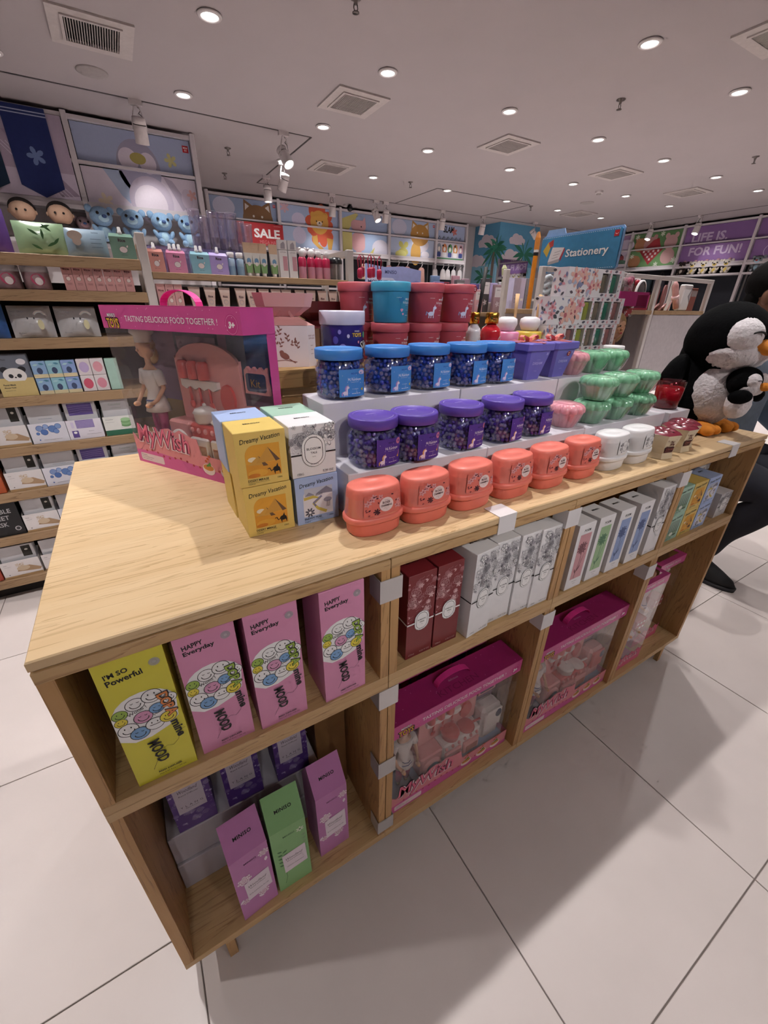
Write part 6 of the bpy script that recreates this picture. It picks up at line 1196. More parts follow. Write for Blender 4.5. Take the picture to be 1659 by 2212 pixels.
# ---------------------------------------------------------------- skin care gondola on the left
YG = 1.75
GPOST = mat('gondola_post_white', '#c9c2bf', rough=.5, var=.02); GW = wood('gondola_oak', 0, light='#a98c6a', mid='#97795a', dark='#6c5138', rough=.6); GBK = mat('gondola_back_dark', '#2b2826', rough=.9)
SA = [1.420, 1.3015, 1.130, .914, .712, .517, .316, .103]
def gondola(label, ups, shelves, top=1.515, ribs=True):
    t = thing('shelf_gondola', label, 'shelf rack', (0, YG, 0), 0, 'retail shelf racks')
    for u in ups: G().cbox(u-.018, u+.018, .0, .03, 0, top, GPOST, .003).build('upright', t); G().cbox(u-.018, u+.018, .33, .36, 0, top, GPOST, .003).build('upright', t); G().box(u-.014, u+.014, .03, .33, top-.03, top-.002, GPOST).build('cross_bar', t)
    for (a, b), zs_ in zip(zip(ups[:-1], ups[1:]), shelves):
        G().box(a+.018, b-.018, .325, .335, .05, top-.18, GBK).build('back_panel', t)
        for z, lip in zs_:
            G().box(a+.018, b-.018, .012, .325, z-.016, z-.001, GW).build('shelf', t); G().cbox(a+.018, b-.018, -.004, .012, z-lip, z-.0005, GW, .002).build('shelf_lip', t)
        G().box(a+.018, b-.018, .05, .07, 0, .07, GBK).build('kick_board', t)
    return t
gondola('oak shelf rack of masks and skin care left of the table', [-.66, .312, 1.262], [[(z, .040) for z in SA], [(1.379, .026), (1.222, .03), (1.02, .03), (.80, .03), (.56, .03), (.32, .03), (.10, .03)]])
def pack(label, cat, x0, x1, z, h, m, fn=None, d=.05, y=.012, name='pack', group=None, lean=.0):
    """flat fronted pack standing on a shelf of the gondola"""
    t = thing(name, label, cat, ((x0+x1)/2, YG+y, z), 0, group); w = x1-x0
    G().cbox(-w/2, w/2, 0, d, 0, h, m, .002).build('pack_body', t)
    if fn: q = D((-w/2, 0, 0)); fn(q, w, h); q.build('front_print', t)
    if lean: t.rotation_euler.x = lean
    return t
def pouch(label, x0, x1, z, h, m, fn=None, film=True, y=.02, name='mask_pouch'):
    """pillow shaped bag leaning back"""
    t = thing(name, label, 'pouch', ((x0+x1)/2, YG+y, z), 0, 'soft packs on the shelf rack'); w = x1-x0; n = 10; vs = []; fs = []
    for s_ in (-1, 1):
        for i in range(n+1):
            for j in range(n+1):
                u, v = i/n*2-1, j/n; b_ = .022*max(0, (1-u*u))**.6*max(0, 1-(2*v-1)**2)**.6; vs.append((u*w/2, .03+s_*b_+v*.02, v*h))
    for k in (0, 1):
        o_ = k*(n+1)**2
        for i in range(n):
            for j in range(n):
                a = o_+i*(n+1)+j; q = (a, a+n+1, a+n+2, a+1); fs.append(q if k == 0 else q[::-1])
    G().add(vs, fs, m, True).build('bag', t)
    if fn: q = D((-w/2, .0055, 0), lift=.0035); fn(q, w, h); q.build('front_print', t)
    return t
SOFTG = mat('bag_green', '#9dbb94', rough=.25, coat=.5, var=.08, vs=14, bump=.5); SOFTB = mat('bag_grey_blue', '#8fa6b8', rough=.35, coat=.3, var=.04); SOFTP = mat('bag_violet', '#6b4a9c', rough=.4, coat=.2); SOFTW = mat('bag_silver_white', '#c3c1c4', rough=.25, coat=.4, var=.12, vs=9, bump=.5)
pouch('violet pouch at the left edge of the top shelf', -.26, -.115, SA[0], .14, SOFTP); pouch('clear green leaf print pouch on the top shelf', -.10, .058, SA[0], .108, SOFTG, lambda d, w, h: [d.leaf(w*x, h*y, w*.22, h*.08, a, ink('#3c6a3c')) for x, y, a in ((.3, .75, -.6), (.55, .8, .3), (.75, .7, 2.4), (.3, .3, -.5), (.6, .25, .5), (.55, .45, 1.5), (.72, .3, .8))])
pouch('grey blue pouch with pale shape on the top shelf', .05, .192, SA[0], .098, SOFTB, lambda d, w, h: (d.ell(w*.28, h*.72, w*.17, h*.16, ink('#c3b3a8')), d.ell(w*.30, h*.52, w*.10, h*.14, ink('#c3b3a8')), [d.rect(w*.62, h*(.62-.14*i), w*.88, h*(.635-.14*i), ink('#5f7080')) for i in range(3)], d.text('lumine', w*.68, h*.82, h*.06, ink('#4a5a6c'))))
def pump_pouch(label, x, z, c, w=.075, caps=1, h=.088, word='Rice'):
    t = thing('refill_pouch', label, 'lotion', (x, YG+.03, z), 0, 'rice lotion pouches'); m = plastic('pouch_'+c[1:], c, rough=.4, var=.05)
    G().loft([[(-w/2*k, -.022*k2, zz), (w/2*k, -.022*k2, zz), (w/2*k, .022*k2, zz), (-w/2*k, .022*k2, zz)] for zz, k, k2 in ((0, .96, 1), (.004, 1, 1), (h*.86, 1, .75), (h, .9, .12))], m, smooth=False).build('pouch', t)
    for i in range(caps):
        xx = (i-(caps-1)/2)*.018; G().lathe([(.008, 0), (.008, .010), (.006, .012), (.006, .024), (.004, .026)], WHP, (xx, 0, h-.004), 12).build('spout_cap', t)
    d = D((-w/2, -.0222, 0), (1, 0, 0), (0, .0055, h*.86)); I = ink('#4a3a44'); d.text(word, w*.5, h*.66, h*.13, I, 'c', bold=.04); d.ell(w*.5, h*.36, w*.17, h*.13, ink('#e3d6d6'), 16); d.ring(w*.5, h*.36, w*.17, h*.13, .0008, I); d.leaf(w*.66, h*.44, w*.12, h*.06, 1.2, ink('#e3d6d6')); d.text('water lotion', w*.5, h*.14, h*.035, I, 'c'); d.build('front_print', t)
pump_pouch('sage green rice lotion pouch beside the rack post', .245, SA[0], '#6f9484', .085, 1, .088)
# round cases and rice cartons
for k, (x, l) in enumerate(((-.165, 'round clear cosmetics case at the left end below the pouches'), (-.075, 'round clear cosmetics case next to the rice cartons'))):
    t = thing('round_case', l, 'cosmetics case', (x, YG+.055, SA[1]), 0, 'round clear cases'); G().lathe([(.040, 0), (.043, .004), (.043, .060)], plastic('case_pink_grey', '#9c7f86', rough=.3, var=.2, vs=40), seg=24, cap1=False).build('case', t); G().lathe([(.044, .058), (.044, .078), (.040, .081)], clear('case_lid', gloss=.5, fog=.35, fogc='#d6ccd0'), seg=24, cap0=False).build('lid', t)
    d = D((0, 0, 0), lift=.0008); d.bend = lambda px, py, kk: ((.0432+kk)*math.cos(-PI/2+px/.043), (.0432+kk)*math.sin(-PI/2+px/.043), py); d.ell(.008, .034, .022, .020, ink('#b8476a'), 16); d.ell(.010, .028, .012, .013, ink('#e6dcdc'), 14); d.build('label_print', t)
RICE = mat('rice_carton_pink', '#d09a98', rough=.5, var=.02)
t = carton('rice_box', 'x', 'lotion box', .033, .045, .094, RICE, 'pink rice cartons'); d = D((-.0165, 0, 0)); I = ink('#6a3a3e'); w, h = .033, .094; d.text('Rice', w*.5, h*.74, h*.075, I, 'c', bold=.04, width=w*.62); d.text('water', w*.5, h*.70, h*.02, I, 'c'); d.ring(w*.5, h*.45, w*.25, h*.095, .0006, I); d.ell(w*.5, h*.43, w*.2, h*.07, ink('#e3d3ce'), 14); d.leaf(w*.62, h*.54, w*.14, h*.04, 1.3, I); d.ring(w*.5, h*.88, w*.24, h*.03, .0006, I, 12, 0, PI); [d.rect(w*.25, h*(.27-.03*i), w*.75, h*(.277-.03*i), I) for i in range(3)]; d.build('front_print', t)
fR = Family(t)
for k in range(7): fR.put((.014+.0345*k+.0165, YG+.018, SA[1]), 'pink rice carton, %s from the left in the row of seven' % ORD[k])
for k in range(3): fR.put((.347+.0345*k+.005, YG+.02, 1.2225), 'pink rice carton under the lotion shelf, %s of three' % ORD[k], scale=(1, 1, 1.2))
# white masks
def babyface(d, w, h):
    I = ink('#6a6870'); d.text('BABY DREAMY', w*.10, h*.80, h*.05, I); d.text('facial mask', w*.10, h*.70, h*.04, I); d.ell(w*.45, h*.62, .003, .004, ink('#33323a'), 8); d.ell(w*.60, h*.62, .003, .004, ink('#33323a'), 8)
    [d.ring(w*.75, h*.66, w*(.16-.02*i), h*(.2-.025*i), .0012, ink(('#c9b8bd', '#d6d0b8', '#b9c3cc')[i]), 12, .4, PI-.4) for i in range(3)]; d.ell(w*.72, h*.42, w*.07, h*.16, ink('#d6cfa8')); d.text('10 sheets', w*.15, h*.14, h*.04, I)
pouch('pale silver mask pack with eyes, left one on the third shelf', -.203, -.066, SA[2], .115, SOFTW, babyface); pouch('pale silver mask pack with eyes beside the toy kitchen box', -.055, .087, SA[2], .114, SOFTW, babyface)
pouch('blue starry pouch at the left edge of the third shelf', -.34, -.215, SA[2], .12, mat('bag_star_blue', '#3f67a8', rough=.3, coat=.3, var=.15, vs=40)); 
# panda pack and tissue packs
def panda(d, w, h):
    d.rect(0, 0, w, h*.44, ink('#cdb77c')); K = ink('#222228'); [d.ell(w*(.28+.48*i), h*.64, w*.11, h*.075, K, 12) for i in (0, 1)]; d.ell(w*.52, h*.50, w*.32, h*.18, ink('#e3e0dd'), 24); [d.ell(w*(.41+.23*i), h*.49, w*.065, h*.05, K, 12, .5-i) for i in (0, 1)]; d.ell(w*.525, h*.455, w*.03, h*.018, K, 10); d.rect(0, 0, w, h*.37, ink('#cdb77c'))
    d.text('Facial Mask', w*.12, h*.26, h*.04, K, bold=.03); d.text('Masque Facial', w*.12, h*.19, h*.04, K, bold=.03); d.text('soothing sheet mask', w*.12, h*.13, h*.022, K); d.text('Facial Mask', w*.1, h*.86, h*.035, K); d.ell(w*.8, h*.82, w*.13, h*.07, ink('#dcd9de'))
pack('panda face mask pack on the fourth shelf', 'mask pack', -.302, -.186, SA[3], .160, mat('pack_slate', '#6f7480', rough=.35), panda, .03, name='mask_pack')
for i in range(2):
    for j in range(3):
        def tp(d, w, h, c=('#7fa6cf', '#86b7c9', '#7795c9')[j]): d.rect(0, 0, w, h*.22, ink('#d6c9a3')); d.ell(w*.5, h*.42, w*.2, h*.2, ink('#3c4a6c'), 12); d.leaf(w*.1, h*.75, w*.4, h*.12, .2, ink('#a9cfd6')); d.leaf(w*.9, h*.8, w*.4, h*.12, 2.9, ink('#4f86a0'))
        pack('blue beach tissue pack, %s in the %s row' % (ORD[j], ('lower', 'upper')[i]), 'tissue pack', -.182+.0495*j, -.134+.0495*j, SA[3]+.0655*i, .0645, mat('tissue_blue_%d' % j, ('#8fb0d6', '#93c2d0', '#8ba3d3')[j], rough=.3, coat=.3), tp, .04, name='tissue_pack', group='small tissue packs')
        if j < 2: pack('pink monster tissue pack, %s in the %s row' % (ORD[j], ('lower', 'upper')[i]), 'tissue pack', -.030+.0495*j, .018+.0495*j, SA[3]+.0665*i, .0655, mat('tissue_pale', '#dcd3d6', rough=.3, coat=.3), lambda d, w, h, c=('#c9546c', '#b9a6cf', '#d38a9c', '#d99aa6')[i+2*j if i+2*j < 4 else 0]: (d.ell(w*.5, h*.5, w*.36, h*.33, ink(c), 16), d.rect(w*.05, h*.88, w*.95, h*.94, ink('#33323a')) if False else None), .04, name='tissue_pack', group='small tissue packs')
pack('mint tissue pack seen through the toy box window', 'tissue pack', .072, .118, SA[3], .13, mat('tissue_mint', '#a9c9bd', rough=.3), None, .04, name='tissue_pack', group='small tissue packs')
# open mask cartons
def mask_box(label, x0, x1, z, kind, h1=.085, h2=.165):
    t = thing('mask_carton', label, 'mask box', ((x0+x1)/2, YG+.012, z), 0, 'open cartons of sheet masks'); w = x1-x0; c = {'rice': '#dcd6d6', 'blue': '#d9d8e2', 'lav': '#ddd8e2', 'cuc': '#dcdcd8', 'bub': '#17171a'}[kind]; m = mat('maskcard_'+kind, c, rough=.4, var=.03)
    g = G(); g.box(-w/2, w/2, 0, .0015, 0, h1, m); hb = min(h1*1.3, .15); g.box(-w/2, w/2, .07, .0715, 0, hb, m); g.box(-w/2, w/2, .0015, .07, 0, .002, m); g.add([(-w/2, 0, 0), (-w/2, .07, 0), (-w/2, .07, hb), (-w/2, 0, h1)], [(0, 1, 2, 3)], m); g.add([(w/2, 0, 0), (w/2, .07, 0), (w/2, .07, hb), (w/2, 0, h1)], [(0, 1, 2, 3)], m); g.build('carton', t)
    for i in range(5):
        s_ = G(); y = .016+.010*i; s_.cbox(-w/2+.006, w/2-.006, y, y+.005, .004, h2-.004*i, mat('sheet_'+kind, {'bub': '#1c1c20'}.get(kind, '#c9c8cc'), rough=.25, coat=.3, var=.05, vs=10), .002); so = s_.build('mask_sachet', t)
        if i == 0:
            q = D((-w/2+.006, y, 0)); W = w-.012
            if kind == 'rice': q.rect(W*.66, h2*.60, W*.92, h2*.95, ink('#26241f')); q.ell(W*.79, h2*.82, W*.05, h2*.03, ink('#c9c6bc'), 10)
            if kind == 'lav': q.rect(W*.12, h2*.62, W*.88, h2*.92, ink('#5d4b8f')); [q.line([(W*.14, h2*(.66+.06*k)), (W*.5, h2*(.70+.05*k)), (W*.86, h2*(.68+.06*k))], .001, ink('#a99acb')) for k in range(4)]
            if kind == 'cuc': q.text('Cucumber', W*.5, h2*.80, h2*.05, ink('#8a9a90'), 'c'); q.rect(W*.3, h2*.72, W*.7, h2*.73, ink('#9aa8a0'))
            if kind == 'blue': q.rect(W*.3, h2*.60, W*.7, h2*.61, ink('#8f98a8'))
            q.build('sachet_print', so)
    d = D((-w/2, 0, 0)); h = h1
    if kind == 'rice':
        d.poly([(w*.36, h*.34), (w*.95, h*.22), (w, h*.36), (w*.72, h*.62), (w*.45, h*.62)], ink('#a88a6c')); d.ell(w*.54, h*.50, w*.17, h*.15, ink('#c9b49a'), 18); R = random.Random(3); [d.ell(w*(.38+.2*R.random()), h*(.62+.2*R.random()), .0012, .0028, ink('#c9b49a'), 6, R.random()*3) for _ in range(40)]; d.text('rice', w*.08, h*.80, h*.06, FL[1]); d.rect(w*.08, h*.70, w*.24, h*.71, FL[0]); d.rect(0, 0, w, h*.12, ink('#b09068')); d.ell(w*.14, h*.22, .0022, .0022, ink('#44424a'), 8)
    if kind == 'blue':
        for x, y, r, c in ((.28, .75, .10, '#7f96c4'), (.45, .82, .08, '#8fa6cf'), (.62, .68, .12, '#5f7fb8'), (.78, .8, .09, '#7f9ac9'), (.38, .55, .10, '#4f70ae'), (.70, .55, .08, '#6f8cc2'), (.20, .5, .05, '#5f7fb8')): d.ell(w*x, h*y, w*r, w*r, ink(c), 16); d.ring(w*x, h*y, w*r, w*r, .0014, ink('#34528f'), 18)
        d.ell(w*.2, h*.18, .003, .003, ink('#4a6aa8'), 8); d.rect(w*.3, h*.15, w*.8, h*.165, FL[0])
    if kind == 'lav':
        d.rect(w*.26, h*.56, w*.78, h*.98, ink('#8a7ab0')); [d.line([(w*.26, h*(.6+.07*k)), (w*.78, h*(.64+.07*k))], .001, ink('#b9aed6')) for k in range(5)]; d.rect(w*.10, h*.10, w*.28, h*.46, ink('#5d4b8f')); d.ell(w*.19, h*.36, w*.05, h*.06, WHITE, 12); d.text('Essence', w*.58, h*.36, h*.05, FL[1]); d.rect(w*.5, h*.22, w*.92, h*.235, FL[0]); d.rect(w*.12, h*.6, w*.2, h*.9, ink('#cfc6e0'))
    if kind == 'cuc': d.rect(0, 0, w, h*.28, ink('#2f6a52')); [d.ell(w*.72, h*(.50+.10*k), w*.16, h*.10, ink(('#6f9a6a', '#8ab585', '#79a572', '#9cc495')[k]), 16) for k in range(4)]; d.text('Cucumber', w*.08, h*.82, h*.06, FL[1]); d.rect(w*.08, h*.7, w*.35, h*.71, FL[0])
    if kind == 'bub': d.text('BUBBLE', w*.10, h*.70, h*.13, ink('#b9b6b9'), bold=.01, width=w*.7); d.text('SHEET', w*.10, h*.50, h*.13, ink('#b9b6b9'), bold=.01, width=w*.6); d.text('MASK', w*.10, h*.30, h*.13, ink('#b9b6b9'), bold=.01, width=w*.5); d.ell(w*.82, h*.2, w*.09, w*.09, ink('#b9b6b9'), 16); d.ell(w*.82, h*.2, w*.06, w*.06, ink('#3a383c'), 14)
    d.build('front_print', t)
mask_box('rice scoop mask carton at the left of the fifth shelf', -.395, -.270, SA[4], 'rice'); mask_box('blue molecule mask carton on the fifth shelf', -.264, -.135, SA[4], 'blue'); mask_box('violet lavender mask carton on the fifth shelf', -.133, -.004, SA[4], 'lav'); mask_box('green cucumber mask carton on the fifth shelf', .004, .124, SA[4], 'cuc')
mask_box('rice scoop mask carton on the sixth shelf', -.403, -.275, SA[5], 'rice', .085, .155); mask_box('blue molecule mask carton on the sixth shelf behind the table corner', -.272, -.142, SA[5], 'blue', .085, .155); mask_box('violet lavender mask carton on the sixth shelf behind the table', -.139, -.010, SA[5], 'lav', .085, .155); mask_box('green cucumber mask carton on the sixth shelf behind the table', -.003, .117, SA[5], 'cuc', .085, .155)
pack('orange mask pack at the left edge of the sixth shelf', 'mask pack', -.53, -.415, SA[5], .10, mat('pack_orange', '#b5562f', rough=.35), None, .05, name='mask_pack')
mask_box('black bubble sheet mask carton on the seventh shelf', -.530, -.408, SA[6], 'bub', .155, .158); mask_box('rice scoop mask carton on the seventh shelf', -.403, -.275, SA[6], 'rice', .085, .155); mask_box('blue molecule mask carton on the seventh shelf', -.272, -.144, SA[6], 'blue', .085, .155)
mask_box('rice scoop mask carton on the lowest shelf', -.550, -.408, SA[7], 'rice', .085, .155); mask_box('second rice scoop mask carton on the lowest shelf', -.398, -.262, SA[7], 'rice', .085, .155); pack('red mask pack at the left end of the lowest shelf', 'mask pack', -.64, -.556, SA[7], .1, mat('pack_red', '#a3402f', rough=.4), None, .05, name='mask_pack')
# ---- second bay: lotions on the top shelf
Z9 = 1.379
for x, c, l, n, w in ((.357, '#cf8a80', 'salmon pink rice lotion pouch with pump on the lotion shelf', 1, .062), (.437, '#cf7fa4', 'rose pink rice carton of capped lotions', 3, .074), (.533, '#7fb2c4', 'aqua blue rice lotion pouch with caps', 2, .078), (.610, '#a58fcf', 'lilac rice lotion carton with cap', 1, .078)): pump_pouch(l, x, Z9, c, w, n, .085)
PV = clear('lavender_divider', tint='#d9d3ee', gloss=.3, fog=.25, fogc='#c3bde0')
tag(G().box(.335, .70, YG+.058, YG+.060, Z9, Z9+.10, PV).build('display_divider'), 'clear lavender plastic divider behind the rice lotions', 'divider')
def bottle2(name, label, x, c1, c2, h, r, cap, group, split=.45):
    t = thing(name, label, 'lotion', (x, YG+.035, Z9), 0, group); G().lathe([(r*.9, 0), (r, .003), (r, h*split)], plastic('b_'+c1[1:], c1, rough=.3), seg=16, cap1=False).build('bottle_base', t); G().lathe([(r, h*split), (r, h*.70), (r*.75, h*.76)], plastic('b_'+c2[1:], c2, rough=.3), seg=16, cap0=False).build('bottle', t); G().lathe([(r*cap, h*.76), (r*cap, h*.985), (r*cap*.8, h)], WHP, seg=16).build('cap', t); return t
for k, x in enumerate((.668, .708)): bottle2('toner_bottle', '%s blue toner bottle with white cap' % ('left', 'right')[k], x, '#8fb0cf', '#a9c2d9', .092, .017, .92, 'blue toner bottles', .4)
for k, x in enumerate((.748, .783, .818, .868)):
    t = thing('hand_cream_tube', 'green and white cream tube with tan top, %s from the left' % ORD[k], 'cream tube', (x, YG+.035, Z9), 0, 'cream tubes'); w = .032
    G().lathe([(.010, 0), (.011, .014)], WHP, seg=12).build('cap', t); G().loft([[(-.012, -.011, .014), (.012, -.011, .014), (.012, .011, .014), (-.012, .011, .014)], [(-.015, -.010, .05), (.015, -.010, .05), (.015, .010, .05), (-.015, .010, .05)]], plastic('tube_green', '#7fa86c', rough=.4), smooth=False, cap1=False).build('tube_lower', t)
    G().loft([[(-.015, -.010, .05), (.015, -.010, .05), (.015, .010, .05), (-.015, .010, .05)], [(-.018, -.006, .095), (.018, -.006, .095), (.018, .006, .095), (-.018, .006, .095)]], plastic('tube_white', '#d8d5d0', rough=.4), smooth=False, cap0=False, cap1=False).build('tube_middle', t); G().loft([[(-.018, -.006, .095), (.018, -.006, .095), (.018, .006, .095), (-.018, .006, .095)], [(-.020, -.001, .135), (.020, -.001, .135), (.020, .001, .135), (-.020, .001, .135)]], plastic('tube_tan', '#c9a98c', rough=.4), smooth=False, cap0=False).build('tube_crimp', t)
    d = D((0, -.0105, .05), lift=.001); d.ell(0, .012, .010, .012, ink('#6f9ac0'), 14); d.ell(0, .0, .008, .008, ink('#e6e3de'), 12); d.build('front_print', t)
for k, x in enumerate((.915, .962)):
    t = thing('lotion_bottle', 'tall white lotion bottle with grey print, %s' % ('left one', 'right one')[k], 'lotion', (x, YG+.04, Z9), 0, 'white lotion bottles'); G().loft([[(a*.021, b_*.014, z) for a, b_ in ((-1, -1), (1, -1), (1, 1), (-1, 1))] for z in (0, .115)], WHP, smooth=False).build('bottle', t); G().loft([[(a*.0205, b_*.013, z) for a, b_ in ((-1, -1), (1, -1), (1, 1), (-1, 1))] for z in (.117, .150, .156)], WHP, smooth=False).build('cap', t)
    d = D((-.021, -.014, 0)); d.rect(.018, .03, .040, .09, ink('#cf9aa6')); d.text('LOTION', .021, .104, .005, FL[1], 'c'); d.poly([(.010, .12), (.032, .12), (.032, .14), (.026, .15), (.012, .14)], ink('#a9a3ae')); d.build('front_print', t)
for k, x in enumerate((1.012, 1.058, 1.098, 1.140)): bottle2('body_wash_bottle', 'pink and crimson body wash bottle with white neck, %s from the left' % ORD[k], x, '#d99ab0', '#c22a55', .122, .0195, .68, 'pink body wash bottles', .42)
for k, x in enumerate((1.035, 1.080)):
    t = thing('soap_figure', 'white rounded soap figure behind the pink bottles, %s' % ('left', 'right')[k], 'soap', (x, YG+.085, Z9), 0, 'white soap figures'); G().lathe([(.016, 0), (.018, .08), (.014, .095)], WHP, seg=14).build('base', t); G().ball((0, 0, .115), .020, WHP, 14, 10).build('head', t); [G().ball((s_*.014, 0, .132), .008, WHP, 8, 6).build('ear', t) for s_ in (-1, 1)]
t = thing('drink_cup', 'clear drinking cup with round black lid at the shelf end', 'cup', (1.195, YG+.045, Z9)); G().lathe([(.026, 0), (.030, .004), (.034, .075)], clear('cup_plastic', gloss=.4, fog=.25, fogc='#c9c3bd'), seg=20, cap1=False).build('cup', t); G().lathe([(.036, .073), (.036, .086), (.026, .100), (.001, .104)], plastic('cup_black', '#15151a', rough=.3), seg=20, cap0=False, cap1=False).build('lid', t)
TUM = clear('tumbler_clear', gloss=.5, tint='#f4f2f9', fog=.09, fogc='#d6d0e2')
tm = thing('clear_tumbler', 'x', 'tumbler', (0, 0, 0), 0, 'tall clear tumblers'); G().lathe([(.018, 0), (.020, .003), (.024, .15), (.026, .155), (.0265, .16), (.0235, .157), (.019, .004)], TUM, seg=20, cap1=False).build('cup', tm); G().lathe([(.014, .02), (.016, .06)], clear('tumbler_card', fog=.5, fogc='#b9b0c4'), seg=14, cap0=False, cap1=False).build('paper_insert', tm); fT = Family(tm)
for k, x in enumerate((.552, .592, .632, .672, .712, .748, .778)): fT.put((x, YG+.12+.02*(k % 2), Z9+(.092 if k < 5 else .08)-.02*(k == 1)-.012*max(0, k-4)), 'tall clear plastic tumbler, %s from the left behind the lotions' % ORD[k])
tag(G().box(.52, .81, YG+.09, YG+.19, Z9, Z9+.055, mat('tumbler_riser', '#a39aa8', rough=.6)).build('tumbler_riser'), 'grey plinth raising the clear tumblers', 'riser')
t = bpy.data.objects.get('clear_tumbler')
# lower shelf: rice tubes
TB = plastic('rice_tube_tan', '#cbaea2', rough=.4, var=.03); rt = thing('rice_tube', 'x', 'cream tube', (0, 0, 0), 0, 'tan rice tubes'); G().lathe([(.012, 0), (.0125, .015)], WHP, seg=12).build('cap', rt); G().loft([[(-.013, -.012, .015), (.013, -.012, .015), (.013, .012, .015), (-.013, .012, .015)], [(-.022, -.008, .085), (.022, -.008, .085), (.022, .008, .085), (-.022, .008, .085)], [(-.025, -.001, .105), (.025, -.001, .105), (.025, .001, .105), (-.025, .001, .105)]], TB, smooth=False).build('tube', rt)
d = D((0, -.0115, .05), (1, 0, 0), (0, .0028, .05), lift=.0006); d.text('Rice', 0, .014, .009, ink('#5f4448'), 'c', bold=.04); d.ring(0, -.004, .010, .010, .001, ink('#6f7f9a')); d.build('front_print', rt); fq = Family(rt)
for k, x in enumerate((.487, .553, .618, .690, .742, .802, .862, .915, .985, 1.045, 1.105, 1.165, 1.220)): fq.put((x, YG+.03, 1.2225), 'tan rice tube on the second shelf, %s from the rice cartons' % ORD[k])
tag(G().box(.46, 1.24, YG+.30, YG+.31, 1.225, 1.345, clear('ribbed_panel', fog=.5, fogc='#7f7a80', gloss=.3)).build('ribbed_divider'), 'ribbed clear panel behind the tan rice tubes', 'divider')
# keyrings hanging at the rack end
PKK = plastic('keyring_crimson', '#b8244f', rough=.35)
for k, (x, y, z) in enumerate(((1.33, YG+.03, 1.50), (1.36, YG+.06, 1.51), (1.39, YG+.03, 1.505), (1.425, YG+.06, 1.51), (1.455, YG+.04, 1.50))):
    t = thing('hanging_charm', 'crimson hanging charm on red cord, %s from the rack post' % ORD[k], 'charm', (x, y, z-.06), 0, 'crimson charms'); G().tube([(-.008, 0, .0), (-.012, 0, .04), (0, 0, .06), (.012, 0, .04), (.008, 0, 0)], .003, PKK, 6).build('cord', t); G().lathe([(.008, -.05), (.013, -.045), (.014, -.01), (.008, 0)], PKK, seg=12).build('charm', t)
tag(G().tube([(1.262, YG+.05, 1.505), (1.47, YG+.05, 1.505)], .004, GPOST, 8).build('hook_bar'), 'thin bar carrying the crimson charms', 'hook')
# ---------------------------------------------------------------- plush toys on the wall shelves
PBLU = mat('plush_pale_blue', '#86a8c9', rough=.95, var=.1, vs=60, bump=.5, sheen=.2); PBL2 = mat('plush_light_belly', '#a9cbdd', rough=.95, var=.1, vs=60, sheen=.4); PPK = mat('plush_pink', '#cf9aa6', rough=.95, sheen=.3); NAV = mat('plush_navy', '#3f5a8c', rough=.8); EYE = mat('toy_eye', '#1a1412', rough=.15)
def plush(label, loc, rz, m, m2, m3, h, ear='round', group=None, name='plush_toy', hat=None):
    """generic sitting stuffed animal of height h"""
    t = thing(name, label, 'plush toy', loc, rz, group); s = h
    G().ball((0, 0, .22*s), .22*s, m, 18, 12, 1, .85, 1.0).build('body', t); G().ball((0, -.08*s, .22*s), .16*s, m2, 16, 10, 1, .7, 1.1).build('belly', t)
    hd = G().ball((0, -.02*s, .66*s), .30*s, m, 22, 14, 1.05, .85, .88).build('head', t); G().ball((0, -.22*s, .60*s), .13*s, m2, 16, 10, 1.2, .6, .8).build('muzzle', hd); G().ball((0, -.31*s, .64*s), .06*s, m3, 12, 8, 1.2, .7, .8).build('nose', hd)
    for k in (-1, 1):
        G().ball((k*.15*s, -.24*s, .72*s), .045*s, EYE, 10, 8).build('eye', hd)
        G().ball((k*.30*s, 0, .84*s), .11*s, m, 12, 8, 1, .5, 1).build('ear', hd)
        G().ball((k*.24*s, -.08*s, .30*s), .09*s, m, 12, 8, .8, .9, 1.6, RY3(k*.5)).build('arm', t); G().ball((k*.15*s, -.22*s, .09*s), .11*s, m, 12, 8, .9, 1.3, .85).build('foot', t)
    if hat: G().ball((0.06*s, -.02*s, .95*s), .10*s, hat, 10, 8, 1.2, .8, .6).build('bow', hd)
    return t
for k, (x, l) in enumerate(((.235, 'pale blue plush toy beside the white upright'), (.505, 'pale blue plush toy, second on the wall shelf'), (.765, 'pale blue plush toy, third on the wall shelf'), (1.02, 'pale blue plush toy above the clear tumblers'))):
    plush(l, (x, 5.11, 1.80), (.3, -.1, .15, -.25)[k], PBLU, PBL2, NAV, .31, group='pale blue plush toys on the wall shelf')
SKD = mat('doll_face_felt', '#c9a58c', rough=.9); DHR = mat('doll_dark_hair', '#2b2523', rough=.9, bump=.4)
for k, (x, l) in enumerate(((-.37, 'dark haired cloth doll at the left end of the wall shelf'), (-.09, 'dark haired cloth doll next to the grey ear plush'))):
    t = thing('cloth_doll', l, 'doll', (x, 5.11, 1.80), 0, 'cloth dolls on the wall shelf'); G().lathe([(.09, 0), (.10, .03), (.07, .10), (.04, .12)], DHR, seg=18).build('robe', t); hd = G().ball((0, -.01, .19), .092, SKD, 22, 14, 1.05, .9, .92).build('head', t); G().ball((0, .015, .212), .098, DHR, 22, 14, 1.04, .9, .86).build('hair', t)
    [G().ball((s_*.032, -.092, .19), .010, EYE, 10, 8).build('eye', hd) for s_ in (-1, 1)]; [G().ball((s_*.098, -.005, .185), .018, SKD, 10, 8, .6).build('ear', hd) for s_ in (-1, 1)]
plush('mauve grey plush toy half hidden behind the white upright', (.075, 5.2, 1.80), .2, mat('plush_mauve', '#8f7a80', rough=.95), mat('plush_mauve_pink', '#b5929a', rough=.95), NAV, .22)
PWH = mat('plush_cream', '#d9d0c4', rough=.95, sheen=.3)
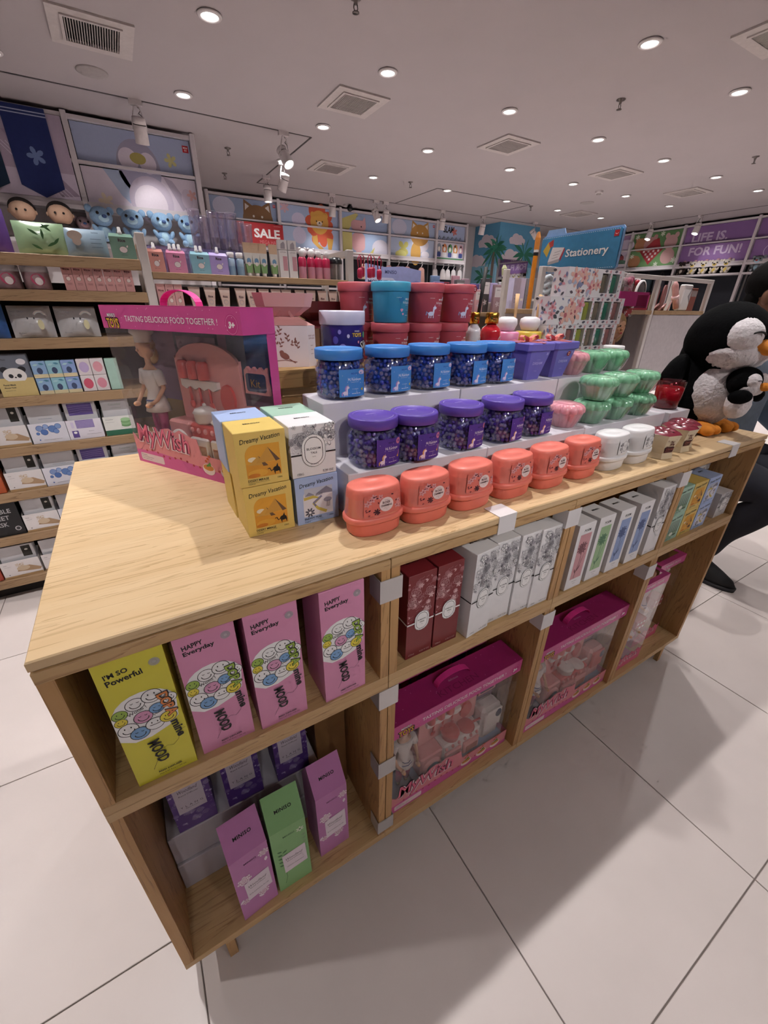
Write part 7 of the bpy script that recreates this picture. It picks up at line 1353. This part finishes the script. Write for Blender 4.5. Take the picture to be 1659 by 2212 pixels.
for k, y in enumerate((4.62, 4.42, 4.225, 4.03)): plush('small cream plush with pink bow, %s on the right wall shelf' % ORD[k], (10.36, y, 1.905), -PI/2, PWH, mat('plush_yellow_belly', '#d9c06a', rough=.95), EYE, .25, group='cream plush toys on the right wall', hat=PPK)
plush('dark plush toy left of the cream ones on the right wall', (10.36, 4.82, 1.905), -PI/2, mat('plush_brown_dark', '#3f3230', rough=.95), PWH, EYE, .25, hat=PPK)
plush('grey plush with red mouth beside the sitting person', (10.36, 3.55, 1.905), -PI/2, mat('plush_grey', '#8f98a0', rough=.95), PBL2, mat('plush_red', '#b8403f', rough=.9), .27)
# ---------------------------------------------------------------- hangers with pouches under the back wall posters
ROD = mat('steel_rod', '#a9a6a9', rough=.3, metal=.7)
tag(G().tube([(3.9, 7.385, 2.03), (6.74, 7.385, 2.03)], .008, ROD, 8).build('hanging_rail'), 'steel rail with hangers under the back wall posters', 'rail')
def hanger(label, x, m, m2, h, wd):
    t = thing('hanging_pouch', label, 'hanging pouch', (x, 7.365, 2.03), 0, 'pouches hanging on the back wall'); G().tube([(0, .02, .0), (.025, .02, .025), (.035, .02, .0), (.02, .02, -.04), (0, .02, -.07)], .007, m, 6).build('hook', t)
    G().lathe([(wd*.25, -.07), (wd*.5, -.10), (wd*.62, -.10-h*.5), (wd*.66, -.10-h)], m2, seg=16, sy=.3).build('pouch', t)
for k, (x, c) in enumerate(((4.32, '#d9c9b4'), (4.87, '#cf9a96'), (5.08, '#cf9a96'), (5.29, '#cf9a96'), (5.63, '#cfa096'))): hanger('%s hanging pouch, %s on the rail' % (('beige', 'pink', 'pink', 'pink', 'pale pink')[k], ORD[k]), x, WHP, mat('pouch_felt_'+c[1:], c, rough=.9), .22 if k < 4 else .34, .14)
for k, x in enumerate((5.97, 6.17, 6.30, 6.45, 6.62)): hanger('white hanging pouch by the blue pillar, %s from the left' % ORD[k], x, WHP, WHP, .16, .11)
# dark goods under the right wall posters
for k, y in enumerate((6.9, 6.6, 6.3, 5.8, 5.5, 5.2)):
    t = thing('hanging_bag', 'dark bag hanging under the green picnic poster, %s from the pillar' % ORD[k], 'bag', (10.36, y, 2.0), -PI/2, 'dark bags on the right wall'); G().tube([(-.05, 0, -.1), (0, 0, 0), (.05, 0, -.1)], .006, DHR, 6).build('strap', t); G().cbox(-.12, .12, -.05, .05, -.38, -.1, mat('bag_dark_%d' % (k % 3), ('#3a2226', '#22323a', '#2a2430')[k % 3], rough=.6), .02).build('bag', t)
# ---------------------------------------------------------------- middle gondola with stationery and pouches
t = thing('shelf_gondola', 'low white rack carrying small goods behind the tubs', 'shelf rack', (1.72, 2.45, 0), 0, 'retail shelf racks')
G().cbox(0, 1.86, .0, .04, 0, 1.30, GPOST, .004).build('back_panel', t); G().cbox(0, 1.86, -.30, 0, 1.20, 1.225, GW, .003).build('shelf', t); G().cbox(0, 1.86, -.30, 0, .9, .925, GW, .003).build('shelf', t); G().cbox(0, 1.86, -.30, 0, .05, .10, GW, .003).build('shelf', t); [G().cbox(x, x+.03, -.30, -.27, 0, 1.205, GPOST, .003).build('leg', t) for x in (0, 1.83)]
LV = mat('lavender_board', '#9aa3d6', rough=.5)
sg = thing('lavender_sign', 'lavender display board reading MINISO behind the tubs', 'sign', (1.70, 2.40, 1.30)); G().prism([(0, 0), (.46, 0), (.46, .195), (.30, .215), (.15, .205), (.0, .22)], 0, .012, LV).build('board', sg); d = D((0, 0, 0)); d.text('MINISO', .20, .165, .022, ink('#3f4678'), 'c', bold=.02); d.rect(.0, .09, .235, .14, ink('#c6cbe8'), .024); d.text('MOVEMENT', .225, .103, .022, ink('#3f4678'), 'r', bold=.03, width=.21); d.poly([(.22, .0), (.30, .10), (.42, .13), (.46, .12), (.46, 0)], ink('#7f88c2')); d.build('lettering', sg)
R = random.Random(11)
PC = [('purple', '#8f7fae'), ('rose', '#c99aa6'), ('grey', '#7f7a80'), ('blue', '#7f98bd'), ('pink', '#d3a3ae'), ('charcoal', '#4a484e'), ('mauve', '#a58a96'), ('silver', '#b9b6bc'), ('crimson', '#8f3348'), ('lilac', '#b3a6d0'), ('beige', '#c9b49c'), ('violet', '#6f5f9a')]
for k in range(12):
    x = 2.26+.10*k; nm, c = PC[k]; h = (.20, .17, .22, .19, .16, .24, .20, .22, .14, .2, .18, .2)[k]
    t = thing('sachet_pack', '%s sachet pack on the rack behind the perfume bottles' % nm, 'sachet', (x, 2.30+.04*(k % 2), 1.2255), R.uniform(-.1, .1), 'small packs on the middle rack'); G().cbox(-.043, .043, 0, .03, 0, h, mat('sachet_'+nm, c, rough=.3, coat=.3, var=.1, vs=20), .003).build('packet', t); d = D((-.043, 0, 0)); d.rect(.008, h*.55, .078, h*.9, ink('#d9d3d9')); d.text('MINISO', .043, h*.78, .008, BLACK, 'c'); d.flower(.043, h*.3, .022, ink('#cfc3cf'), 5); d.build('front_print', t)
for k in range(9):
    x = 2.30+.10*k; t = thing('brown_packet', 'small card packet on the upper back of the rack, %s from the left' % ORD[k], 'packet', (x, 2.405, 1.30), R.uniform(-.1, .1), 'packets hung on the middle rack'); nm, c = PC[(k*5+3) % 12]; G().cbox(-.04, .04, 0, .02, .0, .13+.05*R.random(), mat('sachet_'+nm, c, rough=.3, coat=.3), .003).build('packet', t); G().box(-.008, .008, -.001, 0, .10, .12, WHITE).build('hang_tag', t)
for k, (x, c, l, h) in enumerate(((2.02, '#5f1f26', 'dark red flap box left of the rack sachets', .13), (3.02, '#c9c4e2', 'tall pale lavender carton behind the pink diffuser', .25), (3.16, '#8f8f96', 'grey card carton behind the yellow diffuser', .25), (3.36, '#6a1f2b', 'dark red book box behind the floral gift sets', .23))):
    t = carton('goods_carton', l, 'carton', .13, .06, h, mat('goods_'+c[1:], c, rough=.45)); t.location = (x, 2.235, 1.2255); d = D((-.065, 0, 0)); [d.rect(.02, h*(.5-.1*i), .06, h*(.51-.1*i), ink('#4a4a60')) for i in range(3)]; d.rect(.09, h*.35, .12, h*.42, WHITE); d.build('front_print', t)
t = thing('leafy_plant', 'bright green toy plant on the middle rack', 'plant', (3.15, 2.40, 1.30)); G().lathe([(.03, 0), (.04, .06)], WHP, seg=14).build('pot', t)
for k in range(16):
    a = k*2.4; L = .10+.05*(k % 3); G().add([(0, 0, .06), (L*.5*math.cos(a)-.015*math.sin(a), L*.5*math.sin(a)+.015*math.cos(a), .11), (L*math.cos(a), L*math.sin(a), .10), (L*.5*math.cos(a)+.015*math.sin(a), L*.5*math.sin(a)-.015*math.cos(a), .11)], [(0, 1, 2, 3)], mat('leaf_green', '#7fbf4a', rough=.5)).build('leaf', t)
# giant pencils of the stationery corner
def pencil(label, x, y, z0, z1, dx, c, tip):
    t = thing('giant_pencil', label, 'pencil', (x, y, z0)); L = z1-z0; r = .018
    hexr = lambda rr, z, o: [(o+rr*math.cos(PI/3*j), rr*math.sin(PI/3*j), z) for j in range(6)]
    G().loft([hexr(r, 0, 0), hexr(r, L*.72, dx*.72)], plastic('pencil_'+c[1:], c, rough=.35), smooth=False).build('shaft', t); G().loft([hexr(r*1.05, L*.72, dx*.72), hexr(r*1.05, L*.76, dx*.76)], plastic('pencil_band', '#26262a', rough=.3), smooth=False).build('band', t)
    G().loft([hexr(r*1.02, L*.76, dx*.76), hexr(r*1.05, L*.79, dx*.79)], WHP, smooth=False).build('ferrule', t); G().loft([hexr(r*1.1, L*.79, dx*.79), hexr(r*1.15, L*.93, dx*.93), hexr(r*.5, L, dx)], plastic('pencil_'+tip[1:], tip, rough=.5), smooth=False).build('tip', t)
pencil('giant orange pencil prop beside the stationery sign', 3.086, 2.175, 1.2255, 1.782, -.005, '#df8a24', '#d98a3a'); pencil('giant pale green pencil prop behind the pink diffuser', 2.81, 2.175, 1.2255, 1.549, -.045, '#b9c49a', '#c9cf9f')
# stationery sign, facing the left side of the shop
SBL = mat('sign_blue', '#3f87b5', rough=.4); SPL = mat('sign_pale_blue', '#86a6cf', rough=.4)
sg = thing('stationery_sign', 'blue hanging sign reading Stationery with drawn books', 'sign', (3.62, 2.60, 1.55), -PI/2)
G().prism([(.0, -.01), (.755, -.01), (.775, .01), (.775, .265), (.755, .285), (.235, .285), (.215, .325), (.05, .325), (.03, .285), (.0, .27)], .002, .012, SPL).build('back_board', sg)
fr_ = G().prism([(.012, 0), (.75, 0), (.762, .012), (.762, .258), (.75, .27), (.012, .27), (0.004, .258), (0.004, .012)], -.010, .002, SBL).build('face_board', sg)
d = D((0, -.010, 0)); d.text('Stationery', .28, .085, .075, ink('#2c5f88'), 'l', bold=.035, width=.40); d.text('Stationery', .277, .089, .075, WHITE, 'l', bold=.02, width=.40)
d.poly([(.03, .17), (.08, .235), (.12, .225), (.08, .12)], ink('#c9a83f')); d.poly([(.08, .23), (.13, .25), (.135, .2), (.10, .19)], ink('#b8433f')); d.poly([(.10, .08), (.22, .10), (.255, .18), (.13, .19)], ink('#d9d3d6')); d.poly([(.10, .08), (.22, .10), (.22, .075), (.105, .058)], ink('#a9a3a6')); d.poly([(.22, .10), (.255, .18), (.265, .165), (.235, .08)], ink('#a83a4a')); [d.line([(.14+.01*i, .105+.022*i), (.20+.012*i, .115+.022*i)], .003, ink('#77727a')) for i in range(3)]; d.poly([(.02, .02), (.15, .03), (.15, .05), (.02, .045)], ink('#c9c3cf')); d.rect(.70, .215, .74, .255, ink('#c3242f')); d.ring(.72, .237, .012, .010, .003, WHITE, 10, PI, 2*PI)
[d.rect(.012+.019*i, y, .022+.019*i, y+.003, WHITE) for i in range(39) for y in (.008, .262)]; d.build('lettering', fr_)
G().tube([(.38, .008, -.01), (.38, .008, -.35)], .012, GPOST, 8).build('post', sg)
t = thing('shelf_gondola', 'white rack with lilac bow print end panel below the stationery sign', 'shelf rack', (3.62, 2.62, 0), -PI/2, 'retail shelf racks')
G().cbox(0, .48, 0, .04, 0, 1.24, GPOST, .004).build('end_panel', t); d = D((0, 0, 0)); R = random.Random(2); [d.flower(R.uniform(.04, .44), R.uniform(.9, 1.2), .03, ink(('#6f6480', '#a79fc4')[k % 2]), 4) for k in range(26)]; d.build('panel_print', t); [G().cbox(.0, .48, .04, .34, z, z+.025, GW, .003).build('shelf', t) for z in (.3, .7, 1.1)]
for k in range(5):
    t = thing('bow_packet', 'lilac bow print packet under the stationery sign, %s in the row' % ORD[k], 'packet', (3.60, 2.56-.095*k, 1.2405), -PI/2, 'lilac packets under the sign'); G().cbox(-.042, .042, 0, .02, 0, .16, mat('bow_pack', '#8f86a6', rough=.35, coat=.3, var=.2, vs=60), .003).build('packet', t); d = D((-.042, 0, 0)); d.flower(.042, .11, .022, ink('#3f3850'), 2); d.ell(.042, .05, .02, .014, ink('#c4bcd6')); d.build('front_print', t)
# ---------------------------------------------------------------- mirror rack on the right
t = thing('shelf_gondola', 'white framed rack with mirrors and hair tools behind the penguin', 'shelf rack', (0, 1.75, 0), 0, 'retail shelf racks')
for x in (2.72, 3.30, 4.15, 5.03): G().cbox(x-.02, x+.02, 0, .035, 0, 1.515, GPOST, .003).build('upright', t); G().cbox(x-.02, x+.02, .33, .365, 0, 1.515, GPOST, .003).build('upright', t)
for a, b in ((2.74, 3.28), (3.32, 4.13), (4.17, 5.01)):
    G().cbox(a, b, 0, .035, 1.485, 1.515, GPOST, .003).build('top_rail', t); G().cbox(a, b, -.01, .33, 1.222, 1.255, GW, .003).build('shelf', t); G().cbox(a, b, .33, .345, .1, 1.22, mat('rack_panel_white', '#b9b1b4', rough=.5), .002).build('back_panel', t); G().cbox(a, b, -.01, .33, .10, .13, GW, .003).build('shelf', t)
G().cbox(4.17, 5.01, -.006, .01, .55, 1.22, MATS['rack_panel_white'], .003).build('door_panel', t); G().cbox(3.34, 4.10, .20, .21, .6, 1.20, GBK, .003).build('peg_panel', t)
ZM = 1.2555
for k, (x, l, c) in enumerate(((2.86, 'clear bag of pale blue and white hair ties left on the mirror rack', '#d3dbe3'), (2.97, 'clear bag of white towel headbands on the mirror rack', '#e6e2e4'), (3.08, 'clear bag of blush pink headbands on the mirror rack', '#dcbcae'), (3.19, 'brown fluffy headband pack by the white rack post', '#5f4a44'))):
    t = thing('hair_goods_bag', l, 'hair goods', (x, 1.82, ZM), 0, 'bagged hair goods'); g = G(); R = random.Random(k+9)
    for i in range(5): zc, xr = .035+.04*i, .036; g.tube([(xr*math.cos(q)+R.uniform(-.004, .004), .016*math.sin(q), zc+.012*math.cos(2*q+i)) for q in [2*PI*j/10 for j in range(11)]], .014, mat('hairgoods_'+c[1:], c, rough=.7, var=.1), 6)
    g.build('headbands', t, kind='stuff'); G().lathe([(.05, 0), (.060, .03), (.055, .19), (.018, .225), (.03, .25)], clear('bag_clear', gloss=.6, fog=.1), seg=14, sy=.5, cap0=False, cap1=False).build('clear_bag', t)
for k, (x, l, c) in enumerate(((3.42, 'clear bag of white scrunchies on the mirror rack', '#d9d6d9'), (3.53, 'clear bag of pale headbands on the mirror rack', '#d9cfca'), (3.63, 'brown fluffy hair clip pack on the mirror rack', '#5f4a44'), (3.74, 'crimson hair comb card on the mirror rack', '#8f3f56'))):
    t = thing('hair_goods_bag', l, 'hair goods', (x-.12, 1.70, ZM), 0, 'bagged hair goods'); g = G(); R = random.Random(k); [g.ball((R.uniform(-.04, .04), R.uniform(-.02, .02), R.uniform(.03, .22)), .028, mat('hairgoods_'+c[1:], c, rough=.6, var=.15), 8, 6) for _ in range(16)]; g.build('goods', t, kind='stuff'); G().lathe([(.05, 0), (.065, .03), (.06, .2), (.03, .25)], clear('bag_clear', gloss=.6, fog=.1), seg=14, sy=.5, cap0=False, cap1=False).build('clear_bag', t)
t = thing('table_mirror', 'round table mirror on red stand on the mirror rack', 'mirror', (3.98, 1.80, ZM)); RDP = plastic('mirror_stand_red', '#a8283c', rough=.3)
Mx = Matrix.Translation((0, 0, .135)) @ Matrix.Rotation(PI/2, 4, 'X'); G().merge(G().lathe([(.062, -.008), (.072, -.006), (.072, .006), (.062, .010)], MATS['white_plastic'], seg=26, sy=1.25, cap0=False, cap1=False), Mx).build('mirror_rim', t); G().merge(G().lathe([(.064, .004), (.001, .004)], MIR, seg=26, sy=1.25, cap0=False, cap1=False), Mx).build('mirror_pane', t); G().tube([(0, .01, .06), (0, .02, .01)], .012, RDP, 8).build('stem', t); G().lathe([(.06, 0), (.06, .012), (.02, .018)], RDP, seg=20).build('base', t)
t = thing('table_mirror', 'frilled white mirror with red bow on the mirror rack', 'mirror', (4.06, 1.93, ZM)); fr2 = lambda a, z: 1+.05*abs(math.sin(7*a)); Mx = Matrix.Translation((0, 0, .13)) @ Matrix.Rotation(PI/2, 4, 'X'); G().merge(G().lathe([(.10, 0), (.13, .004), (.13, .016), (.10, .02)], WHP, seg=70, fn=fr2, cap0=False, cap1=False), Mx).build('mirror_rim', t); G().merge(G().lathe([(.102, .010), (.001, .010)], MIR, seg=30, cap0=False, cap1=False), Mx).build('mirror_pane', t); [G().ball((.04+s_*.03, -.03, .21), .03, RDP, 12, 8, 1, .5, .8).build('bow', t) for s_ in (-1, 1)]; G().cbox(-.05, .05, -.04, .04, 0, .01, WHP, .003).build('base', t)
t = thing('cosmetics_card', 'yellow card standing before the mirrors', 'card', (3.985+.09, 1.775, ZM)); G().cbox(-.03, .03, 0, .006, 0, .12, mat('card_yellow', '#c9b83f', rough=.5), .001).build('card', t); d = D((-.03, 0, 0)); d.rect(.01, .05, .05, .10, WHITE); d.build('front_print', t)
tag(G().cbox(3.78, 4.05, 1.74, 1.765, ZM, ZM+.025, RDP, .006).build('red_case'), 'flat red case lying at the front of the mirror rack', 'case')
RG_ = plastic('rose_gold_plastic', '#cf9a98', rough=.2, coat=.5); 
for k, (x, l) in enumerate(((4.25, 'first'), (4.36, 'second'))):
    t = thing('tablet_mirror', '%s arched rose mirror leaning on the mirror rack' % l, 'mirror', (x, 1.80, ZM), .2); G().prism([(-.04, 0), (.04, 0), (.045, .14)]+[(.045*math.cos(a), .14+.06*math.sin(a)) for a in [PI*j/10 for j in range(11)]]+[(-.045, .14)], 0, .012, mat('mirror_back_rose', '#8f5a5a', rough=.3)).build('pane', t); G().tube([(-.05, .0, 0), (0, -.03, .05), (.05, 0, 0)], .008, RG_, 8).build('stand', t)
t = thing('hair_curler', 'pink hair curler leaning on the mirror rack', 'hair curler', (4.56, 1.80, ZM)); G().tube([(.05, 0, .02), (-.03, .02, .20), (-.04, .02, .23)], [.024, .027, .012], RG_, 14).build('barrel', t); G().tube([(.012, .008, .095), (.0, .011, .12)], .031, mat('curler_band', '#e6c3c3', rough=.3), 14).build('band', t); G().tube([(-.05, .02, 0), (.0, .02, .10)], .006, RG_, 8).build('prop', t)
t = thing('appliance_carton', 'white carton with triangle print on the mirror rack', 'carton', (4.74, 1.80, ZM)); G().cbox(-.07, .07, 0, .05, 0, .215, CARD_W, .008).build('carton', t); d = D((-.07, 0, 0)); d.poly([(.085, .12), (.135, .20), (.135, .06)], ink('#8a868c')); d.poly([(.105, .12), (.135, .17), (.135, .08)], ink('#b9b5bb')); d.build('front_print', t)
t = thing('appliance_carton', 'brown rose carton at the right end of the mirror rack', 'carton', (4.90, 1.82, ZM)); G().cbox(-.055, .055, 0, .05, 0, .19, mat('carton_rosewood', '#8f5248', rough=.5), .003).build('carton', t); G().box(-.045, .045, -.001, 0, .12, .17, clear('carton_window', gloss=.4, fog=.3)).build('window', t)
for k, (x, c) in enumerate(((3.42, '#cfc3c6'), (3.52, '#c98a9c'), (3.60, '#d3b3b8'), (3.68, '#8f8a8c'), (3.76, '#a3485a'), (3.85, '#7a3a48'))):
    t = thing('hair_clip_card', 'hair accessory card hanging below the mirror shelf, %s from the left' % ORD[k], 'hair clip', (x, 1.90, 1.15), 0, 'hanging hair accessories'); G().tube([(0, -.05, 0), (0, .05, 0)], .003, ROD, 6).build('hook', t); G().ball((0, -.02, -.06), .032, mat('clip_'+c[1:], c, rough=.4), 10, 8, .8, .4, 1.5).build('clip', t); G().ball((.006, -.02, -.15), .034, mat('clip_'+c[1:], c), 10, 8, .8, .4, 1.6).build('pendant', t)
